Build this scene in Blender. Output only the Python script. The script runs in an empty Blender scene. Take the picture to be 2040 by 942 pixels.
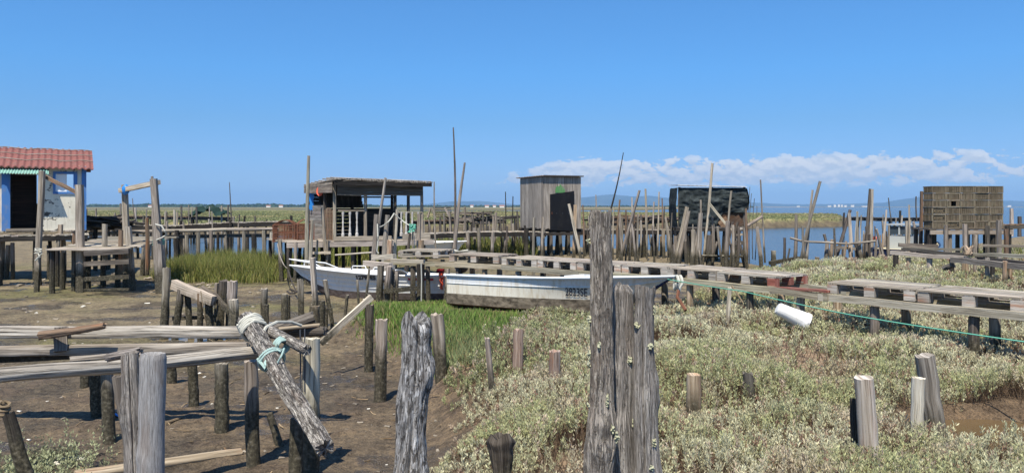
import bpy, math, random
import numpy as np
from mathutils import Vector, Matrix, noise as mnoise

random.seed(7)
NPR = np.random.default_rng(11)
scene = bpy.context.scene
COL = scene.collection
R = math.radians
E = 2.1            # eye height above the mud, metres
F = 1500.0         # focal length in photo pixels, used to turn measured angles into positions
HZ = 412.0         # photo row of the horizon

# ------------------------------------------------------------------ camera, sky, sun, exposure
cam_d = bpy.data.cameras.new("camera")
cam = bpy.data.objects.new("camera", cam_d); COL.objects.link(cam)
cam.location = (0, 0, E); cam.rotation_euler = (R(90), 0, 0)
cam_d.sensor_width = 36; cam_d.lens = 36*F/2040
cam_d.shift_y = -59/2040
cam_d.clip_start = 0.05; cam_d.clip_end = 40000
scene.camera = cam

SUN_AZ = math.atan2(-0.25, -0.97)   # from +Y towards +X : where the sun stands
SUN_EL = R(62)
SDIR = Vector((math.sin(SUN_AZ)*math.cos(SUN_EL), math.cos(SUN_AZ)*math.cos(SUN_EL), math.sin(SUN_EL)))
sl = bpy.data.lights.new("sun", 'SUN'); sl.energy = 4.9; sl.angle = R(0.53); sl.color = (1.0, 0.93, 0.81)
so = bpy.data.objects.new("sun", sl); COL.objects.link(so)
so.rotation_euler = SDIR.to_track_quat('Z', 'Y').to_euler(); so.location = (0, 0, 30)

world = bpy.data.worlds.new("World"); scene.world = world; world.use_nodes = True
def build_world():
    nt = world.node_tree; N = nt.nodes; L = nt.links; N.clear()
    out = N.new('ShaderNodeOutputWorld'); bg = N.new('ShaderNodeBackground'); bg.inputs[1].default_value = 0.136
    sky = N.new('ShaderNodeTexSky'); sky.sky_type = 'NISHITA'; sky.sun_disc = False
    sky.sun_elevation = SUN_EL; sky.sun_rotation = SUN_AZ % (2*math.pi)
    sky.air_density = 1.0; sky.dust_density = 0.25; sky.ozone_density = 3.6; sky.altitude = 0
    def math_(op, a, b=None, c=None, clamp=False):
        n = N.new('ShaderNodeMath'); n.operation = op; n.use_clamp = clamp
        for i, v in enumerate((a, b, c)):
            if v is None: continue
            if isinstance(v, (int, float)): n.inputs[i].default_value = v
            else: L.new(v, n.inputs[i])
        return n.outputs[0]
    def sstep(v, a, b):
        n = N.new('ShaderNodeMapRange'); n.interpolation_type = 'SMOOTHSTEP'
        L.new(v, n.inputs[0]); n.inputs[1].default_value = a; n.inputs[2].default_value = b
        return n.outputs[0]
    def noise(vec, scale, detail, rough=.55, dist=0.):
        n = N.new('ShaderNodeTexNoise'); n.noise_dimensions = '3D'
        L.new(vec, n.inputs['Vector']); n.inputs['Scale'].default_value = scale; n.inputs['Detail'].default_value = detail
        n.inputs['Roughness'].default_value = rough; n.inputs['Distortion'].default_value = dist
        return n.outputs['Fac']
    def comb(x, y, z):
        n = N.new('ShaderNodeCombineXYZ')
        for i, v in enumerate((x, y, z)):
            if isinstance(v, (int, float)): n.inputs[i].default_value = v
            else: L.new(v, n.inputs[i])
        return n.outputs[0]
    tc = N.new('ShaderNodeTexCoord'); sep = N.new('ShaderNodeSeparateXYZ'); L.new(tc.outputs['Generated'], sep.inputs[0])
    X, Y, Z = sep.outputs
    az = math_('ARCTAN2', X, Y)                 # 0 straight ahead, + to the right
    el = math_('ARCSINE', Z)
    gr = N.new('ShaderNodeValToRGB'); L.new(el, gr.inputs[0]); ge = gr.color_ramp.elements   # clear maritime air: bluer and deeper than the plain model
    ge[0].position = 0.; ge[0].color = (.30, .46, .84, 1); ge[1].position = .9; ge[1].color = (.46, .66, .84, 1)
    for q, cq in ((.041, (.295, .425, .72)), (.108, (.285, .46, .665)), (.173, (.283, .545, .785)), (.262, (.31, .593, .825))):
        e_ = ge.new(q); e_.color = (*cq, 1)
    gm = N.new('ShaderNodeMixRGB'); gm.blend_type = 'MULTIPLY'; gm.inputs[0].default_value = 1.; L.new(sky.outputs[0], gm.inputs[1]); L.new(gr.outputs[0], gm.inputs[2])
    # the real cloud bank low over the far shore: puffs with flat, greyer bases
    p = comb(math_('MULTIPLY', az, 9.), math_('MULTIPLY', el, 30.), 3.7)
    big = noise(p, 1.0, 3., .5)
    p2 = comb(math_('MULTIPLY', az, 46.), math_('MULTIPLY', el, 85.), 1.3)
    fine = noise(p2, 1.0, 7., .6, .3)
    dens = math_('ADD', math_('MULTIPLY', big, .42), math_('MULTIPLY', fine, .74))
    # band centre and height change along the horizon
    rightw = sstep(az, -.13, .10)
    top = math_('ADD', .028, math_('MULTIPLY', rightw, .042))
    band = math_('MULTIPLY', sstep(math_('SUBTRACT', top, el), -.012, .016), sstep(el, .012, .034))
    thr = math_('SUBTRACT', dens, math_('SUBTRACT', .80, math_('MULTIPLY', band, math_('ADD', .06, math_('MULTIPLY', rightw, .255)))))
    mask = math_('MULTIPLY', math_('MULTIPLY', sstep(thr, .0, .06), band), math_('ADD', .5, math_('MULTIPLY', rightw, .42)))
    # light top / grey base from density difference just above
    p3 = comb(math_('MULTIPLY', az, 46.), math_('ADD', math_('MULTIPLY', el, 85.), .55), 1.3)
    fine2 = noise(p3, 1.0, 4., .55, .3)
    lit = sstep(math_('SUBTRACT', fine, fine2), -.12, .12)
    litb = math_('MULTIPLY_ADD', lit, .65, math_('MULTIPLY', sstep(el, .035, .065), .35))
    cc = N.new('ShaderNodeMixRGB'); L.new(litb, cc.inputs[0])
    cc.inputs[1].default_value = (2.7, 3.2, 3.95, 1); cc.inputs[2].default_value = (4.3, 4.45, 4.7, 1)
    mx = N.new('ShaderNodeMixRGB'); L.new(mask, mx.inputs[0]); L.new(gm.outputs[0], mx.inputs[1]); L.new(cc.outputs[0], mx.inputs[2])
    L.new(mx.outputs[0], bg.inputs[0]); L.new(bg.outputs[0], out.inputs[0])
build_world()
vs = scene.view_settings
vs.view_transform = 'Standard'; vs.look = 'None'; vs.exposure = 0.5; vs.gamma = 1.0; vs.use_curve_mapping = False
scene.render.engine = 'CYCLES'
scene.cycles.use_denoising = True
scene.cycles.max_bounces = 6; scene.cycles.diffuse_bounces = 2; scene.cycles.glossy_bounces = 3
scene.cycles.transmission_bounces = 3; scene.cycles.transparent_max_bounces = 6; scene.cycles.volume_bounces = 0
scene.cycles.caustics_reflective = False; scene.cycles.caustics_refractive = False

# ------------------------------------------------------------------ helpers
def at(px, py, d): return Vector(((px-1020)/F*d, d, E-(py-HZ)/F*d))
def gd(py, z=0.): return (E-z)*F/(py-HZ)
def lin(h):
    h = h.lstrip('#'); o = []
    for i in (0, 2, 4):
        v = int(h[i:i+2], 16)/255; o.append(v/12.92 if v <= .04045 else ((v+.055)/1.055)**2.4)
    return tuple(o)
WL = {}
def tag(o, label, cat, group=None, kind=None):
    o["label"] = label; o["category"] = cat
    if group: o["group"] = group
    if kind: o["kind"] = kind
    return o
def root(name, loc, label, cat, group=None):
    o = bpy.data.objects.new(name, None); COL.objects.link(o); o.location = loc; o.empty_display_size = .2
    WL[o.name] = Vector(loc)
    return tag(o, label, cat, group)
def plabel(o, label): o["label"] = label; return o

class MB:
    def __init__(self, xf=None):
        self.v = []; self.f = []; self.uv = []; self.c = []; self.mi = []; self.xf = xf; self.m = 0
    def P(self, p): return self.xf @ Vector(p) if self.xf is not None else Vector(p)
    def face(self, idx, uvs):
        self.f.append(idx); self.uv.append(uvs); self.mi.append(self.m)
    def vert(self, p, tint=(1, 1, 1)):
        self.v.append(self.P(p)); self.c.append(tint); return len(self.v)-1
    def log(self, p0, p1, r0, r1=None, n=10, seg=6, rough=.06, bend=.0, sq=0, ry=1., tint=None, ragged=0., cap=1.1, sides=None):
        p0 = Vector(p0); p1 = Vector(p1); r1 = r0 if r1 is None else r1
        w = p1-p0; L = w.length; w = w/max(L, 1e-6)
        u = w.cross(Vector((0, 0, 1)))
        if u.length < .35: u = w.cross(Vector((0, 1, 0)))
        u.normalize(); v = u.cross(w); v.normalize()
        if tint is None:
            k = random.uniform(.78, 1.18); tint = (k*random.uniform(.97, 1.05), k, k*random.uniform(.93, 1.04))
        ph = [random.uniform(0, 6.3) for _ in range(6)]; fq = [random.uniform(-2.5, 2.5) for _ in range(4)]
        ba = random.uniform(0, 6.3); bv = (u*math.cos(ba)+v*math.sin(ba))*bend*L
        off = random.uniform(0, 50); base = len(self.v)
        def nz(a, t): return (.5*math.sin(2*a+ph[0]+fq[0]*t*3)+.35*math.sin(3*a+ph[1]+fq[1]*t*4)+.35*math.sin(5*a+ph[2]+fq[2]*t*3)+random.uniform(-.4, .4))
        for i in range(seg+1):
            t = i/seg; r = r0+(r1-r0)*t
            c = p0+w*(L*t)+bv*math.sin(math.pi*t)
            if 0 < i < seg: c = c+(u*random.uniform(-1, 1)+v*random.uniform(-1, 1))*r*rough
            for k in range(n):
                a = 2*math.pi*k/n; ca, sa = math.cos(a), math.sin(a)
                rr = r*(1+rough*nz(a, t))
                if sq: rr *= (abs(ca)**sq+abs(sa)**sq)**(-1/sq)
                q = c+u*(ca*rr)+v*(sa*rr*ry)
                if i == seg and ragged: q = q+w*random.uniform(-ragged, ragged*.3)
                self.vert(q, tint)
        per = 2*math.pi*max(r0, r1)
        for i in range(seg):
            for k in range(n):
                k2 = (k+1) % n
                u0, u1 = off+per*k/n, off+per*(k+1)/n; v0, v1 = off+L*i/seg, off+L*(i+1)/seg
                self.face((base+i*n+k, base+i*n+k2, base+(i+1)*n+k2, base+(i+1)*n+k), ((u0, v0), (u1, v0), (u1, v1), (u0, v1)))
        ct = tuple(x*cap for x in tint)
        for end, ii, c in ((0, 0, p0), (1, seg, p1)):
            ring = []
            for k in range(n): ring.append(self.v[base+ii*n+k].copy())
            b2 = len(self.v); cc = sum(ring, Vector())/n
            for q in ring: self.v.append(q); self.c.append(ct)
            self.v.append(cc-((self.xf.to_3x3() @ w) if self.xf is not None else w)*(r1*.15 if end and ragged else 0)); self.c.append(ct)
            for k in range(n):
                k2 = (k+1) % n; a0, a1 = 2*math.pi*k/n, 2*math.pi*k2/n
                f = (b2+k, b2+k2, b2+n) if end else (b2+k2, b2+k, b2+n)
                a, b = (a0, a1) if end else (a1, a0)
                self.face(f, ((off+r0*math.cos(a), off+r0*.05*math.sin(a)), (off+r0*math.cos(b), off+r0*.05*math.sin(b)), (off, off)))
    def board(self, p0, p1, w, h, up=(0, 0, 1), tint=None, warp=0., seg=1, roll=0., w1=None):
        """box from p0 to p1, width w across, height h along 'up'"""
        p0 = Vector(p0); p1 = Vector(p1); a = p1-p0; L = a.length; a = a/max(L, 1e-6)
        up = Vector(up); s = a.cross(up)
        if s.length < .05: s = a.cross(Vector((0, 1, 0)))
        s.normalize(); up = s.cross(a); up.normalize()
        if roll: q = Matrix.Rotation(roll, 3, a); s = q @ s; up = q @ up
        if tint is None:
            k = random.uniform(.75, 1.2); tint = (k*random.uniform(.97, 1.06), k, k*random.uniform(.92, 1.04))
        off = random.uniform(0, 50); b = len(self.v); w1 = w if w1 is None else w1
        for i in range(seg+1):
            t = i/seg; c = p0+a*(L*t); wt = w+(w1-w)*t
            if warp: c = c+up*random.uniform(-warp, warp)+s*random.uniform(-warp, warp)
            for sx, sz in ((-1, -1), (1, -1), (1, 1), (-1, 1)): self.vert(c+s*(sx*wt/2)+up*(sz*h/2), tint)
        ws = (w, h, w, h); cu = 0
        for k in range(4):
            k2 = (k+1) % 4
            for i in range(seg):
                v0, v1 = off+L*i/seg, off+L*(i+1)/seg
                self.face((b+i*4+k, b+i*4+k2, b+(i+1)*4+k2, b+(i+1)*4+k), ((off+cu, v0), (off+cu+ws[k], v0), (off+cu+ws[k], v1), (off+cu, v1)))
            cu += ws[k]
        for ii, fl in ((0, 1), (seg, 0)):
            f = [b+ii*4+k for k in range(4)]; uv = [(off, off), (off+w, off), (off+w, off+h*.1), (off, off+h*.1)]
            if fl: f = f[::-1]; uv = uv[::-1]
            self.face(tuple(f), tuple(uv))
    def grid(self, fn, nu, nv, tint=(1, 1, 1), thick=None, us=1., vs_=1.):
        """surface fn(u,v); with thick (vector) a second skin offset and closed edges"""
        b = len(self.v); lay = 2 if thick is not None else 1
        tv = Vector(thick) if thick is not None else None
        for l in range(lay):
            for j in range(nv+1):
                for i in range(nu+1):
                    q = Vector(fn(i/nu, j/nv)); self.vert(q+tv if l else q, tint)
        W = nu+1; S = W*(nv+1)
        for l in range(lay):
            for j in range(nv):
                for i in range(nu):
                    a = b+l*S+j*W+i; f = (a, a+1, a+W+1, a+W); uv = ((us*i/nu, vs_*j/nv), (us*(i+1)/nu, vs_*j/nv), (us*(i+1)/nu, vs_*(j+1)/nv), (us*i/nu, vs_*(j+1)/nv))
                    self.face(f if not l else f[::-1], uv if not l else uv[::-1])
        if lay == 2:
            ring = [j0 for j0 in range(W)]+[j*W+nu for j in range(1, nv+1)]+[nv*W+i for i in range(nu-1, -1, -1)]+[j*W for j in range(nv-1, 0, -1)]
            for x, y in zip(ring, ring[1:]+ring[:1]): self.face((b+y, b+x, b+S+x, b+S+y), ((0, 0), (.05, 0), (.05, .02), (0, .02)))
    def tube(self, pts, r, n=6, tint=(1, 1, 1)):
        pts = [Vector(p) for p in pts]; b = len(self.v); off = random.uniform(0, 9); acc = 0; vs2 = []
        for i, p in enumerate(pts):
            t = (pts[min(i+1, len(pts)-1)]-pts[max(i-1, 0)]).normalized()
            u = t.cross(Vector((0, 0, 1)))
            if u.length < .2: u = t.cross(Vector((0, 1, 0)))
            u.normalize(); v = u.cross(t)
            if i: acc += (p-pts[i-1]).length
            vs2.append(acc)
            rr = r[i] if isinstance(r, (list, tuple)) else r
            for k in range(n):
                a = 2*math.pi*k/n; self.vert(p+u*math.cos(a)*rr+v*math.sin(a)*rr, tint)
        for i in range(len(pts)-1):
            for k in range(n):
                k2 = (k+1) % n
                self.face((b+i*n+k, b+i*n+k2, b+(i+1)*n+k2, b+(i+1)*n+k), ((off+k/n*.1, vs2[i]), (off+(k+1)/n*.1, vs2[i]), (off+(k+1)/n*.1, vs2[i+1]), (off+k/n*.1, vs2[i+1])))
        self.face(tuple(b+k for k in range(n))[::-1], tuple((0, 0) for _ in range(n)))
        e = b+(len(pts)-1)*n; self.face(tuple(e+k for k in range(n)), tuple((0, 0) for _ in range(n)))
    def poly(self, pts, tint=(1, 1, 1)):
        i = [self.vert(p, tint) for p in pts]; self.face(tuple(i), tuple((p[0], p[2]) for p in pts))
    def build(self, name, mats, parent=None, origin=None, smooth=True, sharp=40):
        o_w = WL[parent.name] if parent is not None else Vector(origin) if origin is not None else Vector()
        me = bpy.data.meshes.new(name)
        me.from_pydata([tuple(p-o_w) for p in self.v], [], self.f)
        uvl = me.uv_layers.new(name="UVMap")
        flat = [c for fu in self.uv for q in fu for c in q]
        uvl.data.foreach_set("uv", flat)
        at_ = me.color_attributes.new("tint", 'FLOAT_COLOR', 'POINT')
        at_.data.foreach_set("color", [x for c in self.c for x in (c[0], c[1], c[2], 1.)])
        if not isinstance(mats, (list, tuple)): mats = [mats]
        for m in mats: me.materials.append(m)
        if len(mats) > 1: me.polygons.foreach_set("material_index", self.mi)
        me.polygons.foreach_set("use_smooth", [smooth]*len(me.polygons))
        me.update()
        if smooth: me.set_sharp_from_angle(angle=R(sharp))
        o = bpy.data.objects.new(name, me); COL.objects.link(o)
        if parent is not None: o.parent = parent
        elif origin is not None: o.location = o_w
        WL[o.name] = o_w
        return o

# ------------------------------------------------------------------ materials
class NT:
    def __init__(self, name, rough=.8, spec=.3):
        self.mat = bpy.data.materials.new(name); self.mat.use_nodes = True
        self.t = self.mat.node_tree; self.N = self.t.nodes; self.L = self.t.links
        self.b = self.N['Principled BSDF']; self.b.inputs['Roughness'].default_value = rough
        self.b.inputs['Specular IOR Level'].default_value = spec
    def set(self, s, v):
        if hasattr(v, 'is_output') or hasattr(v, 'links'): self.L.new(v, s)
        elif isinstance(v, (tuple, list)) and len(v) == 3 and len(s.default_value) == 4: s.default_value = (*v, 1)
        else: s.default_value = v
    def n(self, typ, **kw):
        x = self.N.new(typ)
        for k, v in kw.items(): setattr(x, k, v)
        return x
    def uv(self, sx, sy, rnd=True):
        u = self.n('ShaderNodeUVMap'); m = self.n('ShaderNodeMapping'); self.L.new(u.outputs[0], m.inputs[0]); m.inputs['Scale'].default_value = (sx, sy, 1)
        if rnd:
            oi = self.n('ShaderNodeObjectInfo'); c = self.n('ShaderNodeCombineXYZ'); mm = self.n('ShaderNodeMath', operation='MULTIPLY'); mm.inputs[1].default_value = 37.
            self.L.new(oi.outputs['Random'], mm.inputs[0]); self.L.new(mm.outputs[0], c.inputs[2]); self.L.new(c.outputs[0], m.inputs['Location'])
        return m.outputs[0]
    def pos(self, s=(1, 1, 1)):
        g = self.n('ShaderNodeNewGeometry'); m = self.n('ShaderNodeMapping'); self.L.new(g.outputs['Position'], m.inputs[0]); m.inputs['Scale'].default_value = s
        return m.outputs[0]
    def noise(self, vec, scale, detail=4., rough=.55, dist=0.):
        x = self.n('ShaderNodeTexNoise'); self.L.new(vec, x.inputs['Vector']); x.inputs['Scale'].default_value = scale
        x.inputs['Detail'].default_value = detail; x.inputs['Roughness'].default_value = rough; x.inputs['Distortion'].default_value = dist
        return x.outputs['Fac']
    def vor(self, vec, scale, feature='F1'):
        x = self.n('ShaderNodeTexVoronoi', feature=feature); self.L.new(vec, x.inputs['Vector']); x.inputs['Scale'].default_value = scale
        return x.outputs['Distance']
    def ramp(self, fac, stops):
        r = self.n('ShaderNodeValToRGB'); self.L.new(fac, r.inputs[0]); e = r.color_ramp.elements
        e[0].position, e[0].color = stops[0][0], (*stops[0][1], 1); e[1].position, e[1].color = stops[-1][0], (*stops[-1][1], 1)
        for p, c in stops[1:-1]: x = e.new(p); x.color = (*c, 1)
        return r.outputs[0]
    def mr(self, v, a, b, c=0., d=1.):
        m = self.n('ShaderNodeMapRange'); self.L.new(v, m.inputs[0])
        for i, x in enumerate((a, b, c, d)): m.inputs[i+1].default_value = x
        return m.outputs[0]
    def math(self, op, a, b=0.):
        m = self.n('ShaderNodeMath', operation=op); self.set(m.inputs[0], a); self.set(m.inputs[1], b); return m.outputs[0]
    def mix(self, fac, a, b, mode='MIX'):
        m = self.n('ShaderNodeMixRGB', blend_type=mode)
        for i, v in enumerate((fac, a, b)): self.set(m.inputs[i], v)
        return m.outputs[0]
    def attr(self, name):
        a = self.n('ShaderNodeAttribute', attribute_name=name); return a.outputs['Color']
    def z(self):
        g = self.n('ShaderNodeNewGeometry'); s = self.n('ShaderNodeSeparateXYZ'); self.L.new(g.outputs['Position'], s.inputs[0]); return s.outputs[2]
    def color(self, c): self.set(self.b.inputs['Base Color'], c)
    def bump(self, h, strength=.4, dist=.01):
        b = self.n('ShaderNodeBump'); b.inputs['Strength'].default_value = strength; b.inputs['Distance'].default_value = dist
        self.L.new(h, b.inputs['Height']); self.L.new(b.outputs[0], self.b.inputs['Normal'])

def wood(name, dark, mid, light, tide=.62, crack=1., blot=.5, rust=0., bump=.5):
    m = NT(name, .85, .2)
    g = m.noise(m.uv(34, 1.3), 1., 6., .62, .4)
    col = m.ramp(g, ((.28, dark), (.47, mid), (.68, light)))
    fine = m.noise(m.uv(110, 2.2), 1., 4., .6)
    ck = m.mr(fine, .34, .46, 0, 1)
    col = m.mix(m.math('MULTIPLY', m.math('SUBTRACT', 1., ck), .75*crack), col, tuple(x*.35 for x in dark))
    bl = m.noise(m.uv(6, 1.1), 1., 3., .5)
    col = m.mix(m.mr(bl, .4, .7, 0, blot), col, tuple(a*.55+b*.15 for a, b in zip(mid, dark)))
    if rust: col = m.mix(m.mr(m.noise(m.uv(9, 1.6), 1.3, 3.), .55, .68, 0, rust), col, (.33, .13, .05))
    col = m.mix(1., col, m.attr('tint'), 'MULTIPLY')
    if tide:   # algae and barnacle crust up to the tide line
        p = m.noise(m.pos((3, 3, 1.2)), 2.4, 4.); cr = m.noise(m.pos(), 34., 3., .6)
        zz = m.math('ADD', m.z(), m.math('MULTIPLY', m.math('SUBTRACT', p, .5), -.55))
        wet = m.mr(zz, tide-.16, tide+.06, .93, 0)
        al = m.ramp(cr, ((.35, (.022, .02, .013)), (.55, (.075, .066, .042)), (.7, (.17, .15, .11))))
        col = m.mix(wet, col, al)
    m.color(col)
    m.bump(m.math('ADD', m.math('MULTIPLY', g, .7), m.math('MULTIPLY', ck, .35)), bump, .012)
    return m.mat
W_GREY = wood('weathered_wood', (.085, .07, .057), (.27, .23, .185), (.49, .44, .37))
W_PALE = wood('bleached_wood', (.13, .112, .092), (.40, .35, .28), (.64, .58, .49), blot=.3)
W_DARK = wood('dark_wood', (.035, .029, .024), (.11, .094, .078), (.25, .22, .185))
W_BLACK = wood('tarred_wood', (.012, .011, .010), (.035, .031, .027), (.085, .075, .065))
W_BROWN = wood('brown_wood', (.07, .045, .03), (.20, .135, .09), (.37, .28, .20), rust=.5)
W_FRESH = wood('sawn_wood', (.15, .10, .065), (.36, .27, .185), (.56, .46, .35), rust=.35, blot=.3)
W_DECK = wood('deck_wood', (.10, .086, .072), (.37, .325, .265), (.60, .54, .45), tide=0, blot=.35)
W_HUTP = wood('hut_plank_wood', (.11, .095, .08), (.29, .26, .225), (.47, .435, .385), tide=0, blot=.35)
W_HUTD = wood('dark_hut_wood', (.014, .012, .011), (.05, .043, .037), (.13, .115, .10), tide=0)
W_TRUNK = wood('old_trunk_wood', (.05, .041, .035), (.24, .207, .18), (.50, .455, .41), tide=0, crack=1.3, bump=1.)
W_RAIL = wood('rail_wood', (.075, .063, .052), (.43, .385, .32), (.70, .65, .56), tide=0, crack=1.2, bump=.9)
W_DRIFT = wood('driftwood', (.12, .085, .055), (.36, .29, .20), (.58, .49, .36), tide=0, rust=.25)

def bark(name, dark, mid, light, flake, fl_amt=.8, lines=1., bump=.9, chunk=0., low=None):
    m = NT(name, .9, .15)
    f = m.noise(m.uv(170, 9), 1., 8., .68, .6)
    col = m.ramp(f, ((.32, dark), (.48, mid), (.66, light)))
    pt = m.noise(m.uv(26, 5.5), 1., 6., .62, .8)
    col = m.mix(m.mr(pt, .55, .60, 0, fl_amt), col, flake)
    br = m.noise(m.uv(10, 2.2), 1., 5., .6)
    col = m.mix(m.mr(br, .53, .66, 0, .6), col, tuple(a*.55+b*.45 for a, b in zip((.16, .10, .06), mid)))
    ln = m.noise(m.uv(34, 1.5), 1., 6., .62, .7)
    la = m.mr(m.math('ABSOLUTE', m.math('SUBTRACT', ln, .5)), .0, .016, 1, 0)
    ln2 = m.noise(m.uv(90, 4.), 1., 4., .6, .5); lb = m.mr(m.math('ABSOLUTE', m.math('SUBTRACT', ln2, .48)), .0, .022, .6, 0)
    pits = m.mr(m.noise(m.uv(70, 26), 1., 3., .6), .65, .70, 0, 1)
    dk = m.math('MAXIMUM', m.math('MAXIMUM', la, lb), pits)
    if chunk:
        ch = m.noise(m.uv(30, 13), 1., 6., .65, .6); cd = m.mr(ch, .40, .46, 1, 0)
        col = m.mix(m.math('MULTIPLY', cd, chunk), col, tuple(x*.8 for x in dark)); dk = m.math('MAXIMUM', dk, m.math('MULTIPLY', cd, .6))
        col = m.mix(m.mr(m.noise(m.uv(44, 18), 1., 4., .6), .56, .60, 0, .75), col, flake)
    col = m.mix(m.math('MULTIPLY', dk, .8*lines), col, tuple(x*.3 for x in dark))
    if low: col = m.mix(m.mr(m.math('ADD', m.z(), m.math('MULTIPLY', pt, .25)), low-.1, low+.35, .55, 0), col, (.50, .40, .28))
    col = m.mix(1., col, m.attr('tint'), 'MULTIPLY'); m.color(col)
    m.bump(m.math('SUBTRACT', m.math('ADD', m.math('MULTIPLY', f, .7), m.math('MULTIPLY', pt, .6)), m.math('MULTIPLY', dk, .8)), bump, .018)
    return m.mat
B_TALL = bark('rugged_bark', (.12, .10, .083), (.36, .31, .26), (.58, .52, .44), (.60, .53, .43), .5, 1., .9, .25)
B_SPLIT = bark('grey_split_bark', (.13, .115, .10), (.34, .305, .27), (.53, .49, .44), (.60, .55, .48), .75, .6)
B_ASH = bark('silver_bark', (.10, .088, .08), (.37, .35, .33), (.62, .60, .57), (.76, .745, .72), .8, 1., 1., .8, .75)
B_LOG = bark('lichen_log_bark', (.08, .07, .06), (.27, .245, .22), (.50, .46, .41), (.66, .62, .54), .6, 1., 1., .55)
B_SMOOTH = bark('smooth_grey_wood', (.13, .12, .11), (.29, .28, .27), (.44, .43, .42), (.40, .39, .38), .3, .35, .4)
def paint(name, col, dirt=(.12, .10, .08), amt=.4, rough=.5, scale=3., spec=.4, tint=False):
    m = NT(name, rough, spec)
    n = m.noise(m.pos((1, 1, .6)), scale, 6., .6); n2 = m.noise(m.pos(), scale*9, 4.)
    c = m.mix(m.mr(n, .5, .75, 0, amt), col, dirt)
    c = m.mix(m.mr(n2, .58, .75, 0, amt*.6), c, dirt)
    if tint: c = m.mix(1., c, m.attr('tint'), 'MULTIPLY')
    m.color(c); m.bump(n2, .12, .004)
    return m.mat
P_WHITE = paint('white_gelcoat', (.80, .81, .80), (.42, .38, .30), .35, .35)
P_CREAM = paint('cream_paint', (.76, .70, .56), (.20, .15, .10), .6, .7, 4.)
def peeling(name, col):
    m = NT(name, .75, .25)
    n = m.noise(m.pos((1, 1, .7)), 5., 6., .6); ch = m.noise(m.pos((1, 1, 1.2)), 4.2, 6., .68); g = m.noise(m.pos((6, 6, .6)), 2., 4.)
    c = m.mix(m.mr(n, .45, .75, 0, .55), col, (.50, .43, .30)); c = m.mix(m.mr(g, .55, .75, 0, .45), c, (.30, .25, .18))
    c = m.mix(m.mr(ch, .585, .60, 0, .92), c, (.035, .03, .028)); m.color(c); m.bump(ch, .2, .006); return m.mat
P_CREAM = peeling('peeling_cream_paint', (.76, .71, .57))
P_BLUE = paint('blue_paint', (.06, .19, .46), (.24, .26, .28), .7, .7, 6.)
P_GREENC = paint('green_sheet', (.24, .43, .36), (.25, .24, .2), .4, .5)
P_RED = paint('red_tile', (.225, .092, .08), (.16, .105, .09), .85, .75, 5., .2)
P_BLACK = paint('black_panel', (.010, .011, .014), (.05, .045, .04), .3, .8, 3., .15)
P_GREEN = paint('green_paint', (.09, .25, .08), (.27, .245, .21), .9, .8, 7.)
P_NAVY = paint('navy_hull', (.012, .02, .06), (.08, .07, .06), .3, .4)
P_YELL = paint('cream_deck', (.72, .62, .36), (.3, .25, .18), .3, .5)
P_ORANGE = paint('orange_cloth', (.85, .17, .10), (.45, .08, .05), .3, .85)
P_GREY = paint('grey_rubber', (.07, .075, .085), (.16, .15, .14), .4, .6)
P_MOTOR = paint('dark_motor_cover', (.02, .021, .025), (.1, .09, .08), .3, .35)
P_GLASS = paint('dark_glass', (.05, .07, .09), (.2, .2, .2), .25, .08)
P_ROOFW = paint('pale_roof_sheet', (.72, .73, .73), (.3, .28, .25), .4, .45)
P_ROOFC = paint('brown_corrugated_sheet', (.17, .13, .10), (.30, .26, .22), .5, .7)
P_BLUETARP = paint('blue_plastic', (.03, .22, .60), (.1, .2, .3), .2, .4)
P_RUST = paint('rusty_iron', (.16, .065, .035), (.05, .03, .025), .6, .85, 8.)
P_CHAIN = paint('dark_chain', (.045, .038, .032), (.12, .08, .05), .5, .8, 20.)
P_ROPE = paint('pale_rope', (.50, .49, .42), (.25, .23, .18), .4, .9, 20.)
P_ROPEG = paint('green_rope', (.12, .42, .30), (.25, .33, .26), .4, .8, 20.)
P_ROPEB = paint('brown_rope', (.20, .15, .09), (.08, .06, .04), .5, .9, 20.)
P_LICHEN = paint('lichen', (.37, .37, .25), (.44, .38, .20), .6, .95, 30.)
P_STONE = paint('stone', (.28, .25, .21), (.10, .09, .07), .6, .9, 12., .2, True)
P_SHELL = paint('bleached_shell', (.72, .68, .58), (.35, .28, .2), .5, .6, 30.)
P_TARP = paint('dark_green_tarp', (.018, .04, .034), (.06, .07, .065), .4, .85, 3., .1)
P_BLDG = paint('far_white_wall', (.75, .74, .70), (.5, .48, .44), .3, .8, .05)
P_BLDR = paint('far_tile_roof', (.36, .17, .11), (.25, .14, .1), .3, .9, .05)
P_CRATE = paint('crate_clay', (.20, .165, .12), (.085, .068, .048), .9, .95, 14., .1, True)
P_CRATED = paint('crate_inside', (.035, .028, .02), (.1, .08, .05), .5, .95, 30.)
P_LETTER = paint('dark_lettering', (.02, .024, .04), (.15, .15, .16), .25, .5, 12.)
P_LETTERR = paint('red_lettering', (.45, .03, .04), (.4, .2, .2), .25, .5, 12.)
P_BUCKET = paint('white_plastic', (.80, .79, .75), (.45, .40, .30), .6, .5, 9.)

def net_material():
    m = NT('black_netting', .95, .06)
    w = m.noise(m.uv(5, 5, False), 1., 6., .65, .5); f = m.noise(m.uv(60, 9, False), 1., 3.)
    c = m.ramp(w, ((.35, (.018, .022, .022)), (.55, (.04, .048, .048)), (.72, (.095, .11, .11))))
    c = m.mix(m.mr(f, .55, .7, 0, .35), c, (.10, .115, .11)); m.color(c); m.bump(w, .35, .03)
    return m.mat
P_NET = net_material()
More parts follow.
